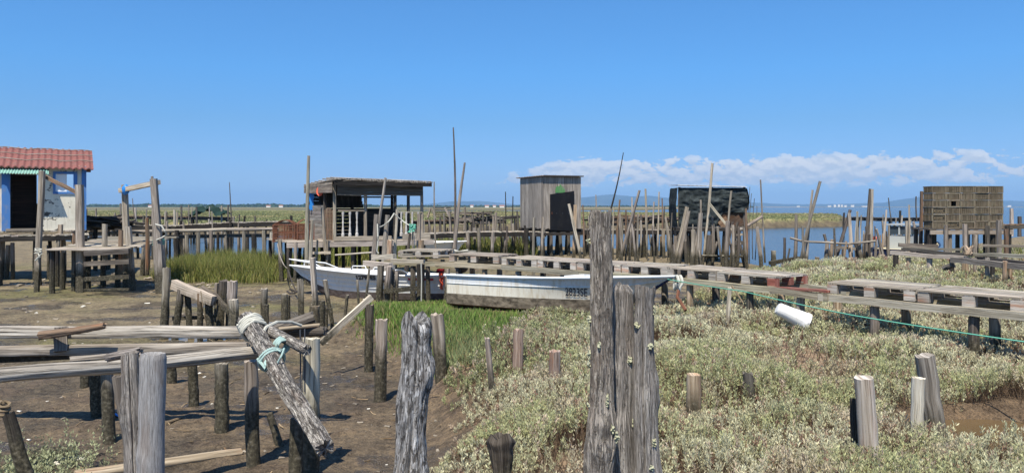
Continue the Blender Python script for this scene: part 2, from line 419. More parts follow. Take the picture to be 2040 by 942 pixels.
# ------------------------------------------------------------------ terrain functions (metres, numpy)
def _h(ix, iy, s):
    n = (ix.astype(np.int64)*374761393+iy.astype(np.int64)*668265263+s*1442695041) & 0x7fffffff
    n = ((n ^ (n >> 13))*1274126177) & 0x7fffffff
    return ((n ^ (n >> 16)) & 0xffff)/65535.
def vn(x, y, s=0):
    ix = np.floor(x); iy = np.floor(y); fx = x-ix; fy = y-iy
    fx = fx*fx*(3-2*fx); fy = fy*fy*(3-2*fy)
    a = _h(ix, iy, s); b = _h(ix+1, iy, s); c = _h(ix, iy+1, s); d = _h(ix+1, iy+1, s)
    return (a+(b-a)*fx)+((c+(d-c)*fx)-(a+(b-a)*fx))*fy
def fbm(x, y, o=4, s=0):
    t = 0; a = .5; tot = 0
    for i in range(o): t = t+a*vn(x*2**i+7.3*i, y*2**i-3.1*i, s+i); tot += a; a *= .5
    return t/tot
def ss(x, a, b):
    t = np.clip((x-a)/(b-a), 0, 1); return t*t*(3-2*t)
MARSH = np.array([(-.75, 2.), (-.62, 5.2), (-.5, 6.6), (-.72, 8.), (-1.0, 9.4), (-1.7, 10.9), (-2.7, 12.1), (-2.75, 13.1), (-2.1, 14.0), (-.9, 14.2), (.4, 13.4),
                  (1.6, 13.2), (2.6, 13.2), (3.4, 14.6), (4.4, 16.8), (5.6, 19.), (6.8, 20.5), (9.2, 22.), (11.5, 22.8), (14., 25.), (18., 29.), (24., 34.), (60., 44.), (60., 1.5), (3., .5)])
def sdf_poly(x, y, P):
    d = np.full(np.shape(x), 1e9); inside = np.zeros(np.shape(x), bool)
    n = len(P)
    for i in range(n):
        ax, ay = P[i]; bx, by = P[(i+1) % n]
        ex, ey = bx-ax, by-ay; wx, wy = x-ax, y-ay
        t = np.clip((wx*ex+wy*ey)/(ex*ex+ey*ey), 0, 1)
        d = np.minimum(d, (wx-ex*t)**2+(wy-ey*t)**2)
        c = ((ay > y) != (by > y)) & (x < (bx-ax)*(y-ay)/((by-ay) if by != ay else 1e-9)+ax)
        inside ^= c
    d = np.sqrt(d); return np.where(inside, d, -d)
def seg_dist(x, y, P):
    d = np.full(np.shape(x), 1e9)
    for (ax, ay), (bx, by) in zip(P, P[1:]):
        ex, ey = bx-ax, by-ay; t = np.clip(((x-ax)*ex+(y-ay)*ey)/(ex*ex+ey*ey), 0, 1)
        d = np.minimum(d, np.hypot(x-ax-ex*t, y-ay-ey*t))
    return d
CREEK = [(-5.0, 12.9), (-4.3, 13.4), (-3.5, 14.6), (-2.4, 15.6), (-.8, 16.4), (.6, 17.2)]
POOL = (4.05, 5.8)
def shore(u): return np.interp(u, [-1.2, -.62, -.45, -.36, -.2, -.05, .05, .19, .27, .33, .39, .46, .51, .56, .7, 1.2], [60, 52, 30.5, 29, 36, 43, 42, 38.5, 33, 28.5, 27.2, 26.6, 28, 34, 60, 70])
def bank_front(u): return np.interp(u, [-.8, -.4, -.2, 0, .2, .32, .44], [56, 58, 62, 62, 70, 76, 84])
def bank_back(u): return np.interp(u, [-.8, -.3, -.12, 0, .1, .3, .44], [320, 300, 250, 215, 190, 150, 128])
def far_front(u): return np.interp(u, [-.8, -.3, -.05, .18, .26, .34, 1.2], [520, 500, 430, 450, 900, 2600, 2900])
def terrain(x, y, full=False):
    x = np.asarray(x, float); y = np.asarray(y, float)
    u = x/np.maximum(y, .5)
    sd = sdf_poly(x, y, MARSH)+.5*(fbm(x*1.1, y*1.1, 3, 5)-.5)
    m = ss(sd, -.35, .5)
    near = 1-ss(y, 25, 60)
    z = .07*(fbm(x*.45, y*.45, 4, 1)-.5)+near*(.05*(fbm(x*2.6, y*2.6, 4, 2)-.5)+.022*(fbm(x*11, y*11, 3, 3)-.5))
    clod = ss(fbm(x*5., y*5., 3, 9), .5, .7)*near
    z = z+.02*clod
    cd = seg_dist(x, y, CREEK)
    creek = np.exp(-(cd/.85)**2)
    z = z-.2*creek
    z = z+m*(.36+.10*(fbm(x*.8, y*.8, 3, 6)-.5))
    pd = np.hypot((x-POOL[0])*.8, (y-POOL[1])*1.1)
    z = z-.24*(1-ss(pd+.18*(fbm(x*2, y*2, 2, 8)-.5), .5, .95))
    lag = ss(y-shore(u), -2.5, 5)*np.where(y > 15, 1, 0)
    z = z-.75*lag*(1-m)
    bf = bank_front(u)+6*(fbm(u*14, y*0, 3, 21)-.5); bb = bank_back(u)
    edge = 1-ss(u, .425, .47)
    bank = ss(y-bf, 0, 3.5)*(1-ss(y-bb, 0, 25))*edge
    z = z+bank*(1.55+.18*(fbm(x*.13, y*.13, 3, 22)-.5))
    ff = far_front(u)
    far = ss(y-ff, 0, ff*.03)
    z = z+far*(1.75+.6*fbm(x*.004, y*.004, 2, 30))
    if full: return z, m, creek, bank, far, lag, sd, clod
    return z
def tz(x, y): return float(terrain(np.array([x]), np.array([y]))[0])

def mesh_np(name, V, Fc, mat, cols=None, kind=None, label=None, cat=None, smooth=False):
    me = bpy.data.meshes.new(name); nv, nf, k = len(V), len(Fc), Fc.shape[1]
    me.vertices.add(nv); me.loops.add(nf*k); me.polygons.add(nf)
    me.vertices.foreach_set("co", np.ascontiguousarray(V, np.float32).ravel())
    me.loops.foreach_set("vertex_index", np.ascontiguousarray(Fc, np.int32).ravel())
    me.polygons.foreach_set("loop_start", np.arange(0, nf*k, k, dtype=np.int32))
    me.polygons.foreach_set("use_smooth", np.full(nf, smooth))
    if cols is not None:
        a = me.color_attributes.new("tint", 'FLOAT_COLOR', 'POINT')
        a.data.foreach_set("color", np.ascontiguousarray(np.concatenate([cols, np.ones((nv, 1))], 1) if cols.shape[1] == 3 else cols, np.float32).ravel())
    me.materials.append(mat); me.update(calc_edges=True); me.validate()
    o = bpy.data.objects.new(name, me); COL.objects.link(o)
    if kind: o["kind"] = kind
    if label: o["label"] = label
    if cat: o["category"] = cat
    return o

def ground_material():
    m = NT('mud_and_marsh_soil', .8, .25)
    a = m.n('ShaderNodeAttribute', attribute_name='tint')
    n1 = m.noise(m.pos(), 1.6, 6., .6); n2 = m.noise(m.pos(), 13., 6., .65); n3 = m.noise(m.pos(), 60., 4., .6)
    f = m.math('ADD', m.math('MULTIPLY', n1, .5), m.math('ADD', m.math('MULTIPLY', n2, .65), m.math('MULTIPLY', n3, .55)))
    c = m.mix(1., a.outputs['Color'], m.ramp(f, ((.68, (.36, .34, .33)), (.85, (.98, .98, .98)), (1.02, (1.62, 1.56, 1.45)))), 'MULTIPLY')
    # bits of shell and dry weed
    v = m.vor(m.pos(), 21.); sp = m.math('MULTIPLY', m.mr(v, .10, .16, 1, 0), m.mr(m.noise(m.pos(), 2.7, 2.), .56, .66, 0, .75))
    c = m.mix(m.math('MULTIPLY', sp, a.outputs['Alpha']), c, (.36, .32, .25))
    wetn = m.noise(m.pos((.8, 1.3, 1)), .85, 5., .55)
    wet = m.math('MULTIPLY', m.mr(wetn, .565, .60, 0, 1), a.outputs['Alpha'])     # films of standing water in the hollows
    c = m.mix(m.math('MULTIPLY', wet, .55), c, (.055, .046, .036)); m.color(c)
    m.set(m.b.inputs['Roughness'], m.math('SUBTRACT', .82, m.math('MULTIPLY', wet, .62)))
    m.bump(m.math('ADD', m.math('MULTIPLY', n2, 1.), m.math('MULTIPLY', n3, .5)), .95, .06)
    return m.mat
def build_ground():
    ds = np.concatenate([np.linspace(-9, 2.5, 20), np.geomspace(2.6, 24, 330)[0:], np.geomspace(24.2, 130, 170), np.geomspace(135, 9300, 80)])
    us = np.linspace(-1, 1, 421); us = .75*us+.65*us**5
    D, U = np.meshgrid(ds, us, indexing='ij'); Xs = U*np.maximum(D, 7.)
    Xs = np.where(D < 7, U*7, Xs)
    z, m, creek, bank, far, lag, sd, clod = terrain(Xs, D, True)
    def C(h): return np.array(lin(h))
    sh = Xs.shape
    mud = np.empty(sh+(3,)); mud[:] = np.array((.150, .114, .074))
    def mixc(c, w): mud[:] = mud*(1-w[..., None])+np.array(c)*w[..., None]
    mixc((.215, .175, .108), ss(D, 9, 15))                                     # paler, drier mud further out
    mixc((.145, .138, .058), ss(fbm(Xs*.35, D*.5, 4, 40), .47, .68)*ss(D, 8.5, 12)*(1-ss(D, 24, 30))*.8)   # green algae film
    mixc((.095, .078, .056), ss(fbm(Xs*.9, D*1.1, 4, 41), .53, .68)*.75*(1-ss(D, 20, 30)))               # dark wet patches
    mixc((.115, .082, .058), clod*.4)
    mixc((.085, .07, .045), ss(creek, .15, .6))
    mixc((.15, .105, .065), m*.95)                                              # litter under the shrubs
    mixc((.30, .22, .15), m*ss(fbm(Xs*.7, D*.7, 3, 42), .56, .7)*.8)
    mixc((.07, .06, .035), ss(z*0+lag, .3, .8)*(1-bank))
    mixc((.11, .085, .055), bank)
    tb = bank*ss(z, .45, .75)
    mixc((.235, .23, .095), tb); mixc((.32, .265, .13), tb*ss(fbm(Xs*.06, D*.035, 4, 43), .5, .65)*.85)
    mixc((.13, .15, .05), tb*ss(fbm(Xs*.1, D*.05, 4, 44), .55, .66)*.7)
    mixc((.17, .155, .08), far); mixc((.33, .26, .16), far*ss(fbm(Xs*.003, D*.002, 3, 45), .5, .6)*ss(U, -.1, .1))
    nr, nc = sh; idx = np.arange(nr*nc).reshape(sh)
    Fq = np.stack([idx[:-1, :-1], idx[:-1, 1:], idx[1:, 1:], idx[1:, :-1]], -1).reshape(-1, 4)
    al = ((1-m)*(1-lag)*(D < 22)).ravel()[:, None]
    mesh_np("ground", np.stack([Xs, D, z], -1).reshape(-1, 3), Fq, ground_material(), np.concatenate([mud.reshape(-1, 3), al], 1), kind="structure", smooth=True)
build_ground()

def water_material(name, base, bscale, bstr, rough=.04, far=True):
    m = NT(name, rough, .5 if 'lagoon' in name else .28); m.b.inputs['IOR'].default_value = 1.33
    m.color(base)
    n = m.noise(m.pos((1, 2.2, 1)), bscale, 4., .6); n2 = m.noise(m.pos((1, 1.6, 1)), bscale*.13, 3.)
    m.bump(m.math('ADD', n, m.math('MULTIPLY', n2, 1.2)), bstr, .12)
    return m.mat
def sheet(name, x0, y0, x1, y1, z, mat, n=1):
    mb = MB(); mb.grid(lambda u, v: (x0+(x1-x0)*u, y0+(y1-y0)*v, z), n, n); o = mb.build(name, mat, smooth=False); o["kind"] = "structure"; return o
sheet("lagoon_water", -9000, 22., 9000, 9200, -.10, water_material('lagoon_water', (.04, .055, .068), 3.2, .10, .2), 4)
sheet("creek_water", -11., 11.2, 3., 18.4, -.085, water_material('creek_water', (.17, .135, .08), 5., .05, .1))
sheet("pool_water", POOL[0]-1.4, POOL[1]-1.2, POOL[0]+2.2, POOL[1]+1.2, .265, water_material('pool_water', (.12, .08, .04), 6., .05, .08))

def build_hills():
    m = NT('forested_hills', .95, .1)
    n = m.noise(m.pos(), .004, 6., .6); m.color(m.ramp(n, ((.4, (.025, .042, .03)), (.62, (.07, .085, .06)))))
    px = [100, 600, 760, 840, 900, 960, 1030, 1100, 1160, 1200, 1225, 1260, 1290, 1330, 1370, 1440, 1500, 1560, 1640, 1700, 1760, 1800, 1830, 1850, 1960, 2040, 2200, 2600]
    hp = [0, 0, 1, 5, 12, 13, 5, 8, 20, 24, 25, 22, 24, 19, 20, 14, 10, 6, 6, 7, 9, 17, 21, 20, 15, 12, 9, 4]
    us = np.linspace(-.75, 1.1, 620); d0 = np.linspace(7600, 9000, 15)
    U, D = np.meshgrid(us, d0); h = np.interp(U*1500+1020, px, hp)*8300/1500
    prof = np.sin(np.clip((D-7600)/1400, 0, 1)*math.pi)**.8
    z = -2+h*prof*(.96+.22*(fbm(U*30, D*.004, 4, 60)-.5))+6*(fbm(U*160, D*.01, 3, 61)-.5)*prof*(h > 2)
    nr, nc = U.shape; idx = np.arange(nr*nc).reshape(U.shape)
    Fq = np.stack([idx[:-1, :-1], idx[:-1, 1:], idx[1:, 1:], idx[1:, :-1]], -1).reshape(-1, 4)
    mesh_np("hills", np.stack([U*D, D, z], -1).reshape(-1, 3), Fq, m.mat, None, kind="structure", smooth=True)
build_hills()
def build_haze():
    mat = bpy.data.materials.new('haze_air'); mat.use_nodes = True; t = mat.node_tree; t.nodes.clear()
    o = t.nodes.new('ShaderNodeOutputMaterial'); v = t.nodes.new('ShaderNodeVolumePrincipled')
    v.inputs['Color'].default_value = (.36, .64, 1.0, 1); v.inputs['Density'].default_value = 1.35e-4; v.inputs['Anisotropy'].default_value = 0.
    t.links.new(v.outputs[0], o.inputs['Volume'])
    mb = MB(); x, y0, y1, z0, z1 = 12500, -60, 9400, -3.2, 170
    P = [(-x, y0, z0), (x, y0, z0), (x, y1, z0), (-x, y1, z0), (-x, y0, z1), (x, y0, z1), (x, y1, z1), (-x, y1, z1)]
    for p in P: mb.vert(p)
    for f in ((3, 2, 1, 0), (4, 5, 6, 7), (0, 1, 5, 4), (1, 2, 6, 5), (2, 3, 7, 6), (3, 0, 4, 7)): mb.face(f, ((0, 0),)*4)
    ob = mb.build("haze", mat, smooth=False); ob["kind"] = "stuff"; ob["label"] = "pale blue air haze over the far lagoon and hills"; ob["category"] = "haze"
build_haze()

# ------------------------------------------------------------------ vegetation
def leaf_material(name, trans=.32):
    m = NT(name, .85, .08)
    a = m.attr('tint'); m.color(a)
    tr = m.n('ShaderNodeBsdfTranslucent'); m.L.new(a, tr.inputs[0])
    mx = m.n('ShaderNodeMixShader'); mx.inputs[0].default_value = trans
    out = m.N['Material Output']; m.L.new(m.b.outputs[0], mx.inputs[1]); m.L.new(tr.outputs[0], mx.inputs[2]); m.L.new(mx.outputs[0], out.inputs['Surface'])
    return m.mat
LEAF = leaf_material('marsh_leaf')
def canopy(x, y, m):
    a = fbm(x*1.35, y*1.35, 3, 50); b = fbm(x*4.3, y*4.3, 2, 51)
    k = 1-.6*ss(y, 9.6, 11.2)*(1-ss(x, 1.9, 3.0)); return m*(.07+(.19*ss(a, .22, .8)+.06*b)*k)
def in_view(x, y, pad=1.7): return np.abs(x) < .82*y+pad
CLOD = {}
def scatter(n, x0, x1, y0, y1, rng): return rng.uniform(x0, x1, n), rng.uniform(y0, y1, n)
def shrubs_():
    rng = np.random.default_rng(3); Vs = []; Cs = []
    # distance bands: (y0, y1, sprigs per m2, leaves per sprig, leaf length, leaf width)
    for y0, y1, dens, K, ll, lw in ((2.2, 5., 560, 28, .025, .0082), (5., 7.5, 480, 26, .028, .0095), (7.5, 11., 270, 24, .038, .0135), (11., 16., 210, 20, .046, .0165), (16., 24., 110, 18, .066, .024), (24., 36., 40, 16, .11, .04)):
        xr = .83*y1+1.8; n = int(dens*(xr+3.2)*(y1-y0))
        x, y = scatter(n, -3.2, xr, y0, y1, rng)
        z, m, creek, bank, far, lag, sd, clod = terrain(x, y, True)
        pd = np.hypot((x-POOL[0])*.8, (y-POOL[1])*1.1)
        gr = grass_weight(x, y)
        bare = ss(fbm(x*.7, y*.7, 3, 42), .56, .68)
        keep = (sd > rng.uniform(-.05, .35, n)) & in_view(x, y) & (pd > .82+.2*rng.random(n)) & (rng.random(n) > .78*bare) & (rng.random(n) > gr) & boat_clear(x, y)
        x, y, z, m, sd = x[keep], y[keep], z[keep], m[keep], sd[keep]; n = len(x)
        h = canopy(x, y, m)*ss(sd, -.1, .9)+.03
        th = np.clip(h, .05, .14+lw*2)                       # depth of the leafy layer on each sprig
        # sprig colour
        a = fbm(x*.9, y*.9, 4, 70); b = fbm(x*2.3+9, y*2.3, 3, 71); k = rng.uniform(.72, 1.25, n)
        sage = np.array((.65, .62, .42)); olive = np.array((.48, .485, .255)); dry = np.array((.58, .47, .35)); red = np.array((.36, .22, .16))
        prox = ss(sdf_poly(x, y, GREEN_POLY)+.8*(a-.5), -1.7, -.1); w1 = np.maximum(ss(a, .42, .62), prox)[:, None]; olive = olive*(1-.3*prox[:, None])+np.array((.0, .02, .0))*prox[:, None]; w2 = ss(b, .58, .76)[:, None]*.7
        c = sage*(1-w1)+olive*w1; c = c*(1-w2)+dry*w2
        pick = rng.random(n); c[pick < .06] = red; c[(pick > .06) & (pick < .13)] = dry; c[pick > .93] = np.array((.60, .56, .36))
        c = c*k[:, None]
        # leaves
        N = n*K
        X = np.repeat(x, K); Y = np.repeat(y, K); Z0 = np.repeat(z+h-th, K); T = rng.random(N)**.8
        zz = Z0+np.repeat(th, K)*T
        saz = np.repeat(rng.uniform(0, 6.283, n), K); lean = np.repeat(rng.uniform(0, .5, n), K)*np.repeat(th, K)*T
        spread = ll*.35*rng.random(N)
        az = rng.uniform(0, 6.283, N); el = rng.uniform(.6, 1.5, N)
        bx = X+np.cos(saz)*lean+np.cos(az)*spread; by = Y+np.sin(saz)*lean+np.sin(az)*spread
        L = ll*rng.uniform(.6, 1.25, N); Wd = lw*rng.uniform(.6, 1.2, N)
        d = np.stack([np.cos(az)*np.cos(el), np.sin(az)*np.cos(el), np.sin(el)], 1)
        tw = rng.uniform(0, 6.283, N)
        s1 = np.stack([-np.sin(az), np.cos(az), np.zeros(N)], 1); s2 = np.cross(d, s1)
        s = s1*np.cos(tw)[:, None]+s2*np.sin(tw)[:, None]; nrm = np.cross(s, d)
        B = np.stack([bx, by, zz], 1)
        V = np.stack([B, B+d*(L*.55)[:, None]+s*(Wd/2)[:, None]+nrm*(Wd*.2)[:, None], B+d*L[:, None], B+d*(L*.55)[:, None]-s*(Wd/2)[:, None]+nrm*(Wd*.2)[:, None]], 1)
        lc = np.repeat(c, K, 0)*rng.uniform(.82, 1.16, N)[:, None]
        # older leaves low on the stem are browner by themselves
        old = ((T < .35) & (rng.random(N) < .55))[:, None]
        lc = np.where(old, lc*.5+np.array((.12, .085, .05))*.5, lc)
        Vs.append(V.reshape(-1, 3)); Cs.append(np.repeat(lc, 4, 0))
        # bare brown stems
        M = n*2; X = np.repeat(x, 2)+rng.normal(0, .02, M); Y = np.repeat(y, 2)+rng.normal(0, .02, M); Zb = np.repeat(z, 2); Ht = np.repeat(h, 2)*rng.uniform(.5, .95, M)
        dx = rng.normal(0, .06, M); dy = rng.normal(0, .06, M); w = lw*.22
        V = np.stack([np.stack([X-w, Y, Zb], 1), np.stack([X+w, Y, Zb], 1), np.stack([X+dx+w*.6, Y+dy, Zb+Ht], 1), np.stack([X+dx-w*.6, Y+dy, Zb+Ht], 1)], 1)
        Vs.append(V.reshape(-1, 3)); Cs.append(np.tile(np.array((.13, .09, .06)), (M*4, 1))*np.repeat(rng.uniform(.6, 1.5, M), 4)[:, None])
    V = np.concatenate(Vs); Cc = np.concatenate(Cs)
    mesh_np("salt_marsh_shrubs", V, np.arange(len(V)).reshape(-1, 4), LEAF, Cc, "stuff", "grey-green low salt marsh shrubs covering the right foreground", "shrubs")
def blades(name, x, y, z, H, w, cols, label, cat, bend=.35, seed=5):
    rng = np.random.default_rng(seed); n = len(x)
    az = rng.uniform(0, 6.283, n); fa = rng.uniform(0, 6.283, n); bd = rng.uniform(.05, bend, n)*H
    sx, sy = np.cos(fa)*w/2, np.sin(fa)*w/2
    def ring(t, k):
        cx = x+np.cos(az)*bd*t*t; cy = y+np.sin(az)*bd*t*t; cz = z+H*t*(1-.1*t)
        return np.stack([cx-sx*k, cy-sy*k, cz], 1), np.stack([cx+sx*k, cy+sy*k, cz], 1)
    r0 = ring(0, 1.); r1 = ring(.5, .9); r2 = ring(1., .12)
    V = np.stack([r0[0], r0[1], r1[1], r1[0], r2[1], r2[0]], 1).reshape(-1, 3)
    i = np.arange(n)*6; Fq = np.stack([np.stack([i, i+1, i+2, i+3], 1), np.stack([i+3, i+2, i+4, i+5], 1)], 1).reshape(-1, 4)
    cc = np.repeat(cols, 6, 0).reshape(n, 6, 3)
    mesh_np(name, V, Fq, LEAF, cc.reshape(-1, 3), "stuff", label, cat)
GREEN_POLY = np.array([(-2.75, 12.1), (-1.75, 10.9), (-1.05, 9.4), (-.8, 8.2), (-.3, 8.3), (-.1, 9.8), (.15, 11.0), (.5, 12.3), (.9, 13.2), (-.6, 14.2), (-2.2, 14.0), (-2.8, 13.1)])
def grass_weight(x, y):
    return ss(sdf_poly(x, y, GREEN_POLY)+.5*(fbm(x*2, y*2, 3, 75)-.5), -.15, .35)
BOAT_FOOT = np.array([(-1.3, 12.5), (.4, 11.95), (1.9, 11.35), (2.3, 11.7), (1.2, 12.9), (-.55, 13.7)])
def boat_clear(x, y): return sdf_poly(x, y, BOAT_FOOT) < .05
shrubs_()
def near_grass():
    rng = np.random.default_rng(8); n = 60000
    x, y = scatter(n, -3.2, 1.6, 7.6, 14.6, rng); z = terrain(x, y); g = grass_weight(x, y)
    k = (g > rng.random(n)) & boat_clear(x, y); x, y, z, g = x[k], y[k], z[k], g[k]; n = len(x)
    a = fbm(x*1.4, y*1.4, 3, 80)
    H = rng.uniform(.10, .24, n)*(.5+.9*a)*(.5+.5*g)*(.55+.45*ss(12.4-.43*x-y, 0, 1.0))
    bright = np.array((.21, .31, .07)); mid = np.array((.15, .25, .06)); straw = np.array((.32, .27, .13)); greyg = np.array((.24, .28, .14))
    w = ss(y, 8.6, 11.3)[:, None]; c = greyg*(1-w)+bright*w; w2 = ss(a, .45, .65)[:, None]*.6; c = c*(1-w2)+mid*w2
    c[rng.random(n) < .24] = straw; c = c*rng.uniform(.7, 1.25, n)[:, None]
    blades("green_grass", x, y, z-.01, H, .0085+.0004*y, c, "bright green grass at the stern of the beached white boat", "grass", .5)
near_grass()
def cordgrass(name, poly, n, H0, H1, w, label, seed, c1=(.25, .265, .075), c2=(.35, .31, .12), c3=(.14, .175, .045)):
    rng = np.random.default_rng(seed); P = np.array(poly); x, y = scatter(n, P[:, 0].min(), P[:, 0].max(), P[:, 1].min(), P[:, 1].max(), rng)
    sd = sdf_poly(x, y, P)+.9*(fbm(x*1.2, y*1.2, 3, seed)-.5); k = sd > rng.uniform(-.1, .4, n)**1; x, y, sd = x[k], y[k], sd[k]; n = len(x)
    a = fbm(x*1.5, y*1.5, 3, seed+1); H = rng.uniform(H0, H1, n)*(.62+.6*a)*(.55+.45*ss(sd, 0, .7))
    pk = rng.random(n)[:, None]; c = np.where(pk < .5, np.array(c1), np.where(pk < .75, np.array(c2), np.array(c3)))*rng.uniform(.7, 1.25, n)[:, None]
    blades(name, x, y, terrain(x, y)-.03, H, w, c, label, "grass", .45, seed)
cordgrass("cordgrass", [(-9.9, 20.7), (-8., 20.5), (-6.7, 20.9), (-6.3, 22.5), (-6.8, 25.), (-8.5, 26.5), (-11.5, 26.5), (-10.8, 22.5)], 42000, .4, .82, .015, "tall cordgrass clump on the mud left of the small white cuddy boat", 90)
cordgrass("cordgrass", [(-7.5, 26.), (-3.5, 26.5), (-3.3, 31.), (-8.2, 31.)], 9000, .5, .95, .03, "cordgrass growing behind the stilts of the dark open hut", 94)
cordgrass("cordgrass", [(-3.6, 31.), (1.2, 32.), (1.2, 38.), (-4.4, 40.)], 14000, .45, .85, .035, "cordgrass under the narrow plank pier left of the tall plank hut", 97)
cordgrass("cordgrass", [(13.5, 24.), (18., 27.), (30., 35.), (30., 24.), (17., 17.5)], 26000, .3, .7, .03, "yellow green marsh grass behind the beams at the right edge", 99, (.19, .21, .055), (.26, .235, .10), (.12, .15, .04))
def bank_tufts():
    rng = np.random.default_rng(15); n = 200000
    y = rng.uniform(0, 1, n)**2*170+55; x = rng.uniform(-.75, .48, n)*y
    z, m, creek, bank, far, lag, sd, clod = terrain(x, y, True); k = (bank > .5) & (z > .55) & (rng.random(n) > .25); x, y, z = x[k], y[k], z[k]; n = len(x)
    a = fbm(x*.12, y*.06, 3, 33); H = (.10+.16*a)*rng.uniform(.5, 1.3, n)
    c = np.where((a > .52)[:, None], np.array((.36, .32, .17)), np.array((.27, .28, .135)))*rng.uniform(.7, 1.3, n)[:, None]
    blades("far_marsh_grass", x, y, z-.02, H, .0022*y, c, "low yellow green grass on the far marsh banks across the channel", "grass", .5, 16)
bank_tufts()
def far_wood():
    rng = np.random.default_rng(17); n = 26000
    px = rng.uniform(60, 1500, n); d = rng.uniform(1500, 2300, n); u = (px-1020)/1500
    dens = np.interp(px, [0, 620, 850, 1050, 1360, 1500], [1, 1, .55, .35, .3, .1]); k = rng.random(n) < dens; d, u, px = d[k], u[k], px[k]; n = len(d)
    hm = np.interp(px, [0, 620, 850, 1360], [1, .95, .55, .5])
    h = (2+7.5*fbm(u*60, d*.003, 3, 19))*hm; zc = tzv(u*d, d)+h*rng.random(n)
    s = rng.uniform(1.5, 4., n)
    az = rng.uniform(0, 6.28, n); el = rng.uniform(-.6, 1.2, n)
    a = np.stack([np.cos(az), np.sin(az)*.4, np.zeros(n)], 1)*s[:, None]; b = np.stack([-np.sin(az)*np.sin(el)*.5, np.cos(az)*np.sin(el)*.5, np.cos(el)], 1)*(s*.6)[:, None]
    Cn = np.stack([u*d, d, zc], 1); V = np.stack([Cn-a-b*.4, Cn-b, Cn+a-b*.2, Cn+b], 1).reshape(-1, 3)
    col = np.array((.05, .085, .04))*rng.uniform(.6, 1.6, n)[:, None]
    mesh_np("far_wood", V, np.arange(len(V)).reshape(-1, 4), LEAF, np.repeat(col, 4, 0), "stuff", "dark low wood along the far shore on the left horizon", "wood")
def tzv(x, y): return terrain(x, y)
far_wood()
# ------------------------------------------------------------------ object helpers
def post(name, b, t, w, label, cat="post", d=None, z=0., dd=0., wt=None, mat=None, group=None, sq=0, n=10, rough=.07, bend=.006, ragged=.01, deep=.35, seg=7, tint=None, parent=None, cap=1.25):
    """a standing timber from its foot pixel b to its top pixel t; d = distance, else from where the foot meets ground height z"""
    d = gd(b[1], z) if d is None else d
    p0 = at(b[0], b[1], d); p1 = at(t[0], t[1], d+dd)
    ax = (p1-p0).normalized(); p0e = p0-ax*(deep/max(abs(ax.z), .3))
    r0 = w*d/F/2; r1 = r0*.94 if wt is None else wt*d/F/2
    mb = MB(); mb.log(p0e, p1, r0, r1, n=n, seg=seg, rough=rough, bend=bend, sq=sq, ragged=ragged, tint=tint, cap=cap)
    o = mb.build(name, mat or W_GREY, parent, None if parent is not None else (p0.x, p0.y, p0.z))
    if parent is None: tag(o, label, cat, group)
    return o
def bar(name, a, b, w, label=None, cat="beam", h=None, mat=None, group=None, rnd=False, parent=None, seg=5, rough=.06, bend=.004, sq=5, n=10, warp=0, tint=None, w1=None, roll=0):
    """a lying or leaning timber between two (px, py, d) points; w = thickness in metres"""
    p0 = at(*a); p1 = at(*b); mb = MB()
    if rnd: mb.log(p0, p1, w/2, (w1 or w)/2, n=n, seg=seg, rough=rough, bend=bend, ragged=.01, tint=tint)
    else: mb.board(p0, p1, w, h or w, seg=seg, warp=warp or .004, tint=tint, roll=roll)
    o = mb.build(name, mat or W_GREY, parent, None if parent is not None else p0)
    if parent is None: tag(o, label, cat, group)
    return o
def part(mb, name, mat, parent, label=None, smooth=True):
    o = mb.build(name, mat, parent, smooth=smooth)
    if label: o["label"] = label
    return o
def rope(name, pts, r, label, mat=None, cat="rope", sag=0., n=6, parent=None, group=None, steps=8):
    P = [Vector(p) for p in pts]; Q = []
    for a, b in zip(P, P[1:]):
        for i in range(steps):
            t = i/steps; q = a.lerp(b, t); q.z -= sag*4*t*(1-t)*(b-a).length; Q.append(q)
    Q.append(P[-1]); mb = MB(); mb.tube(Q, r, n)
    o = mb.build(name, mat or P_ROPE, parent, None if parent is not None else P[0])
    if parent is None: tag(o, label, cat, group)
    return o
def coil(center, axis, r, turns, pitch, wob=.1, n=14):
    axis = Vector(axis).normalized(); u = axis.cross(Vector((0, 0, 1)))
    if u.length < .2: u = axis.cross(Vector((0, 1, 0)))
    u.normalize(); v = axis.cross(u); pts = []
    for i in range(int(turns*n)+1):
        a = 2*math.pi*i/n; rr = r*(1+random.uniform(-wob, wob)*.5)
        pts.append(Vector(center)+u*math.cos(a)*rr+v*math.sin(a)*rr+axis*(pitch*(i/n-turns/2)))
    return pts
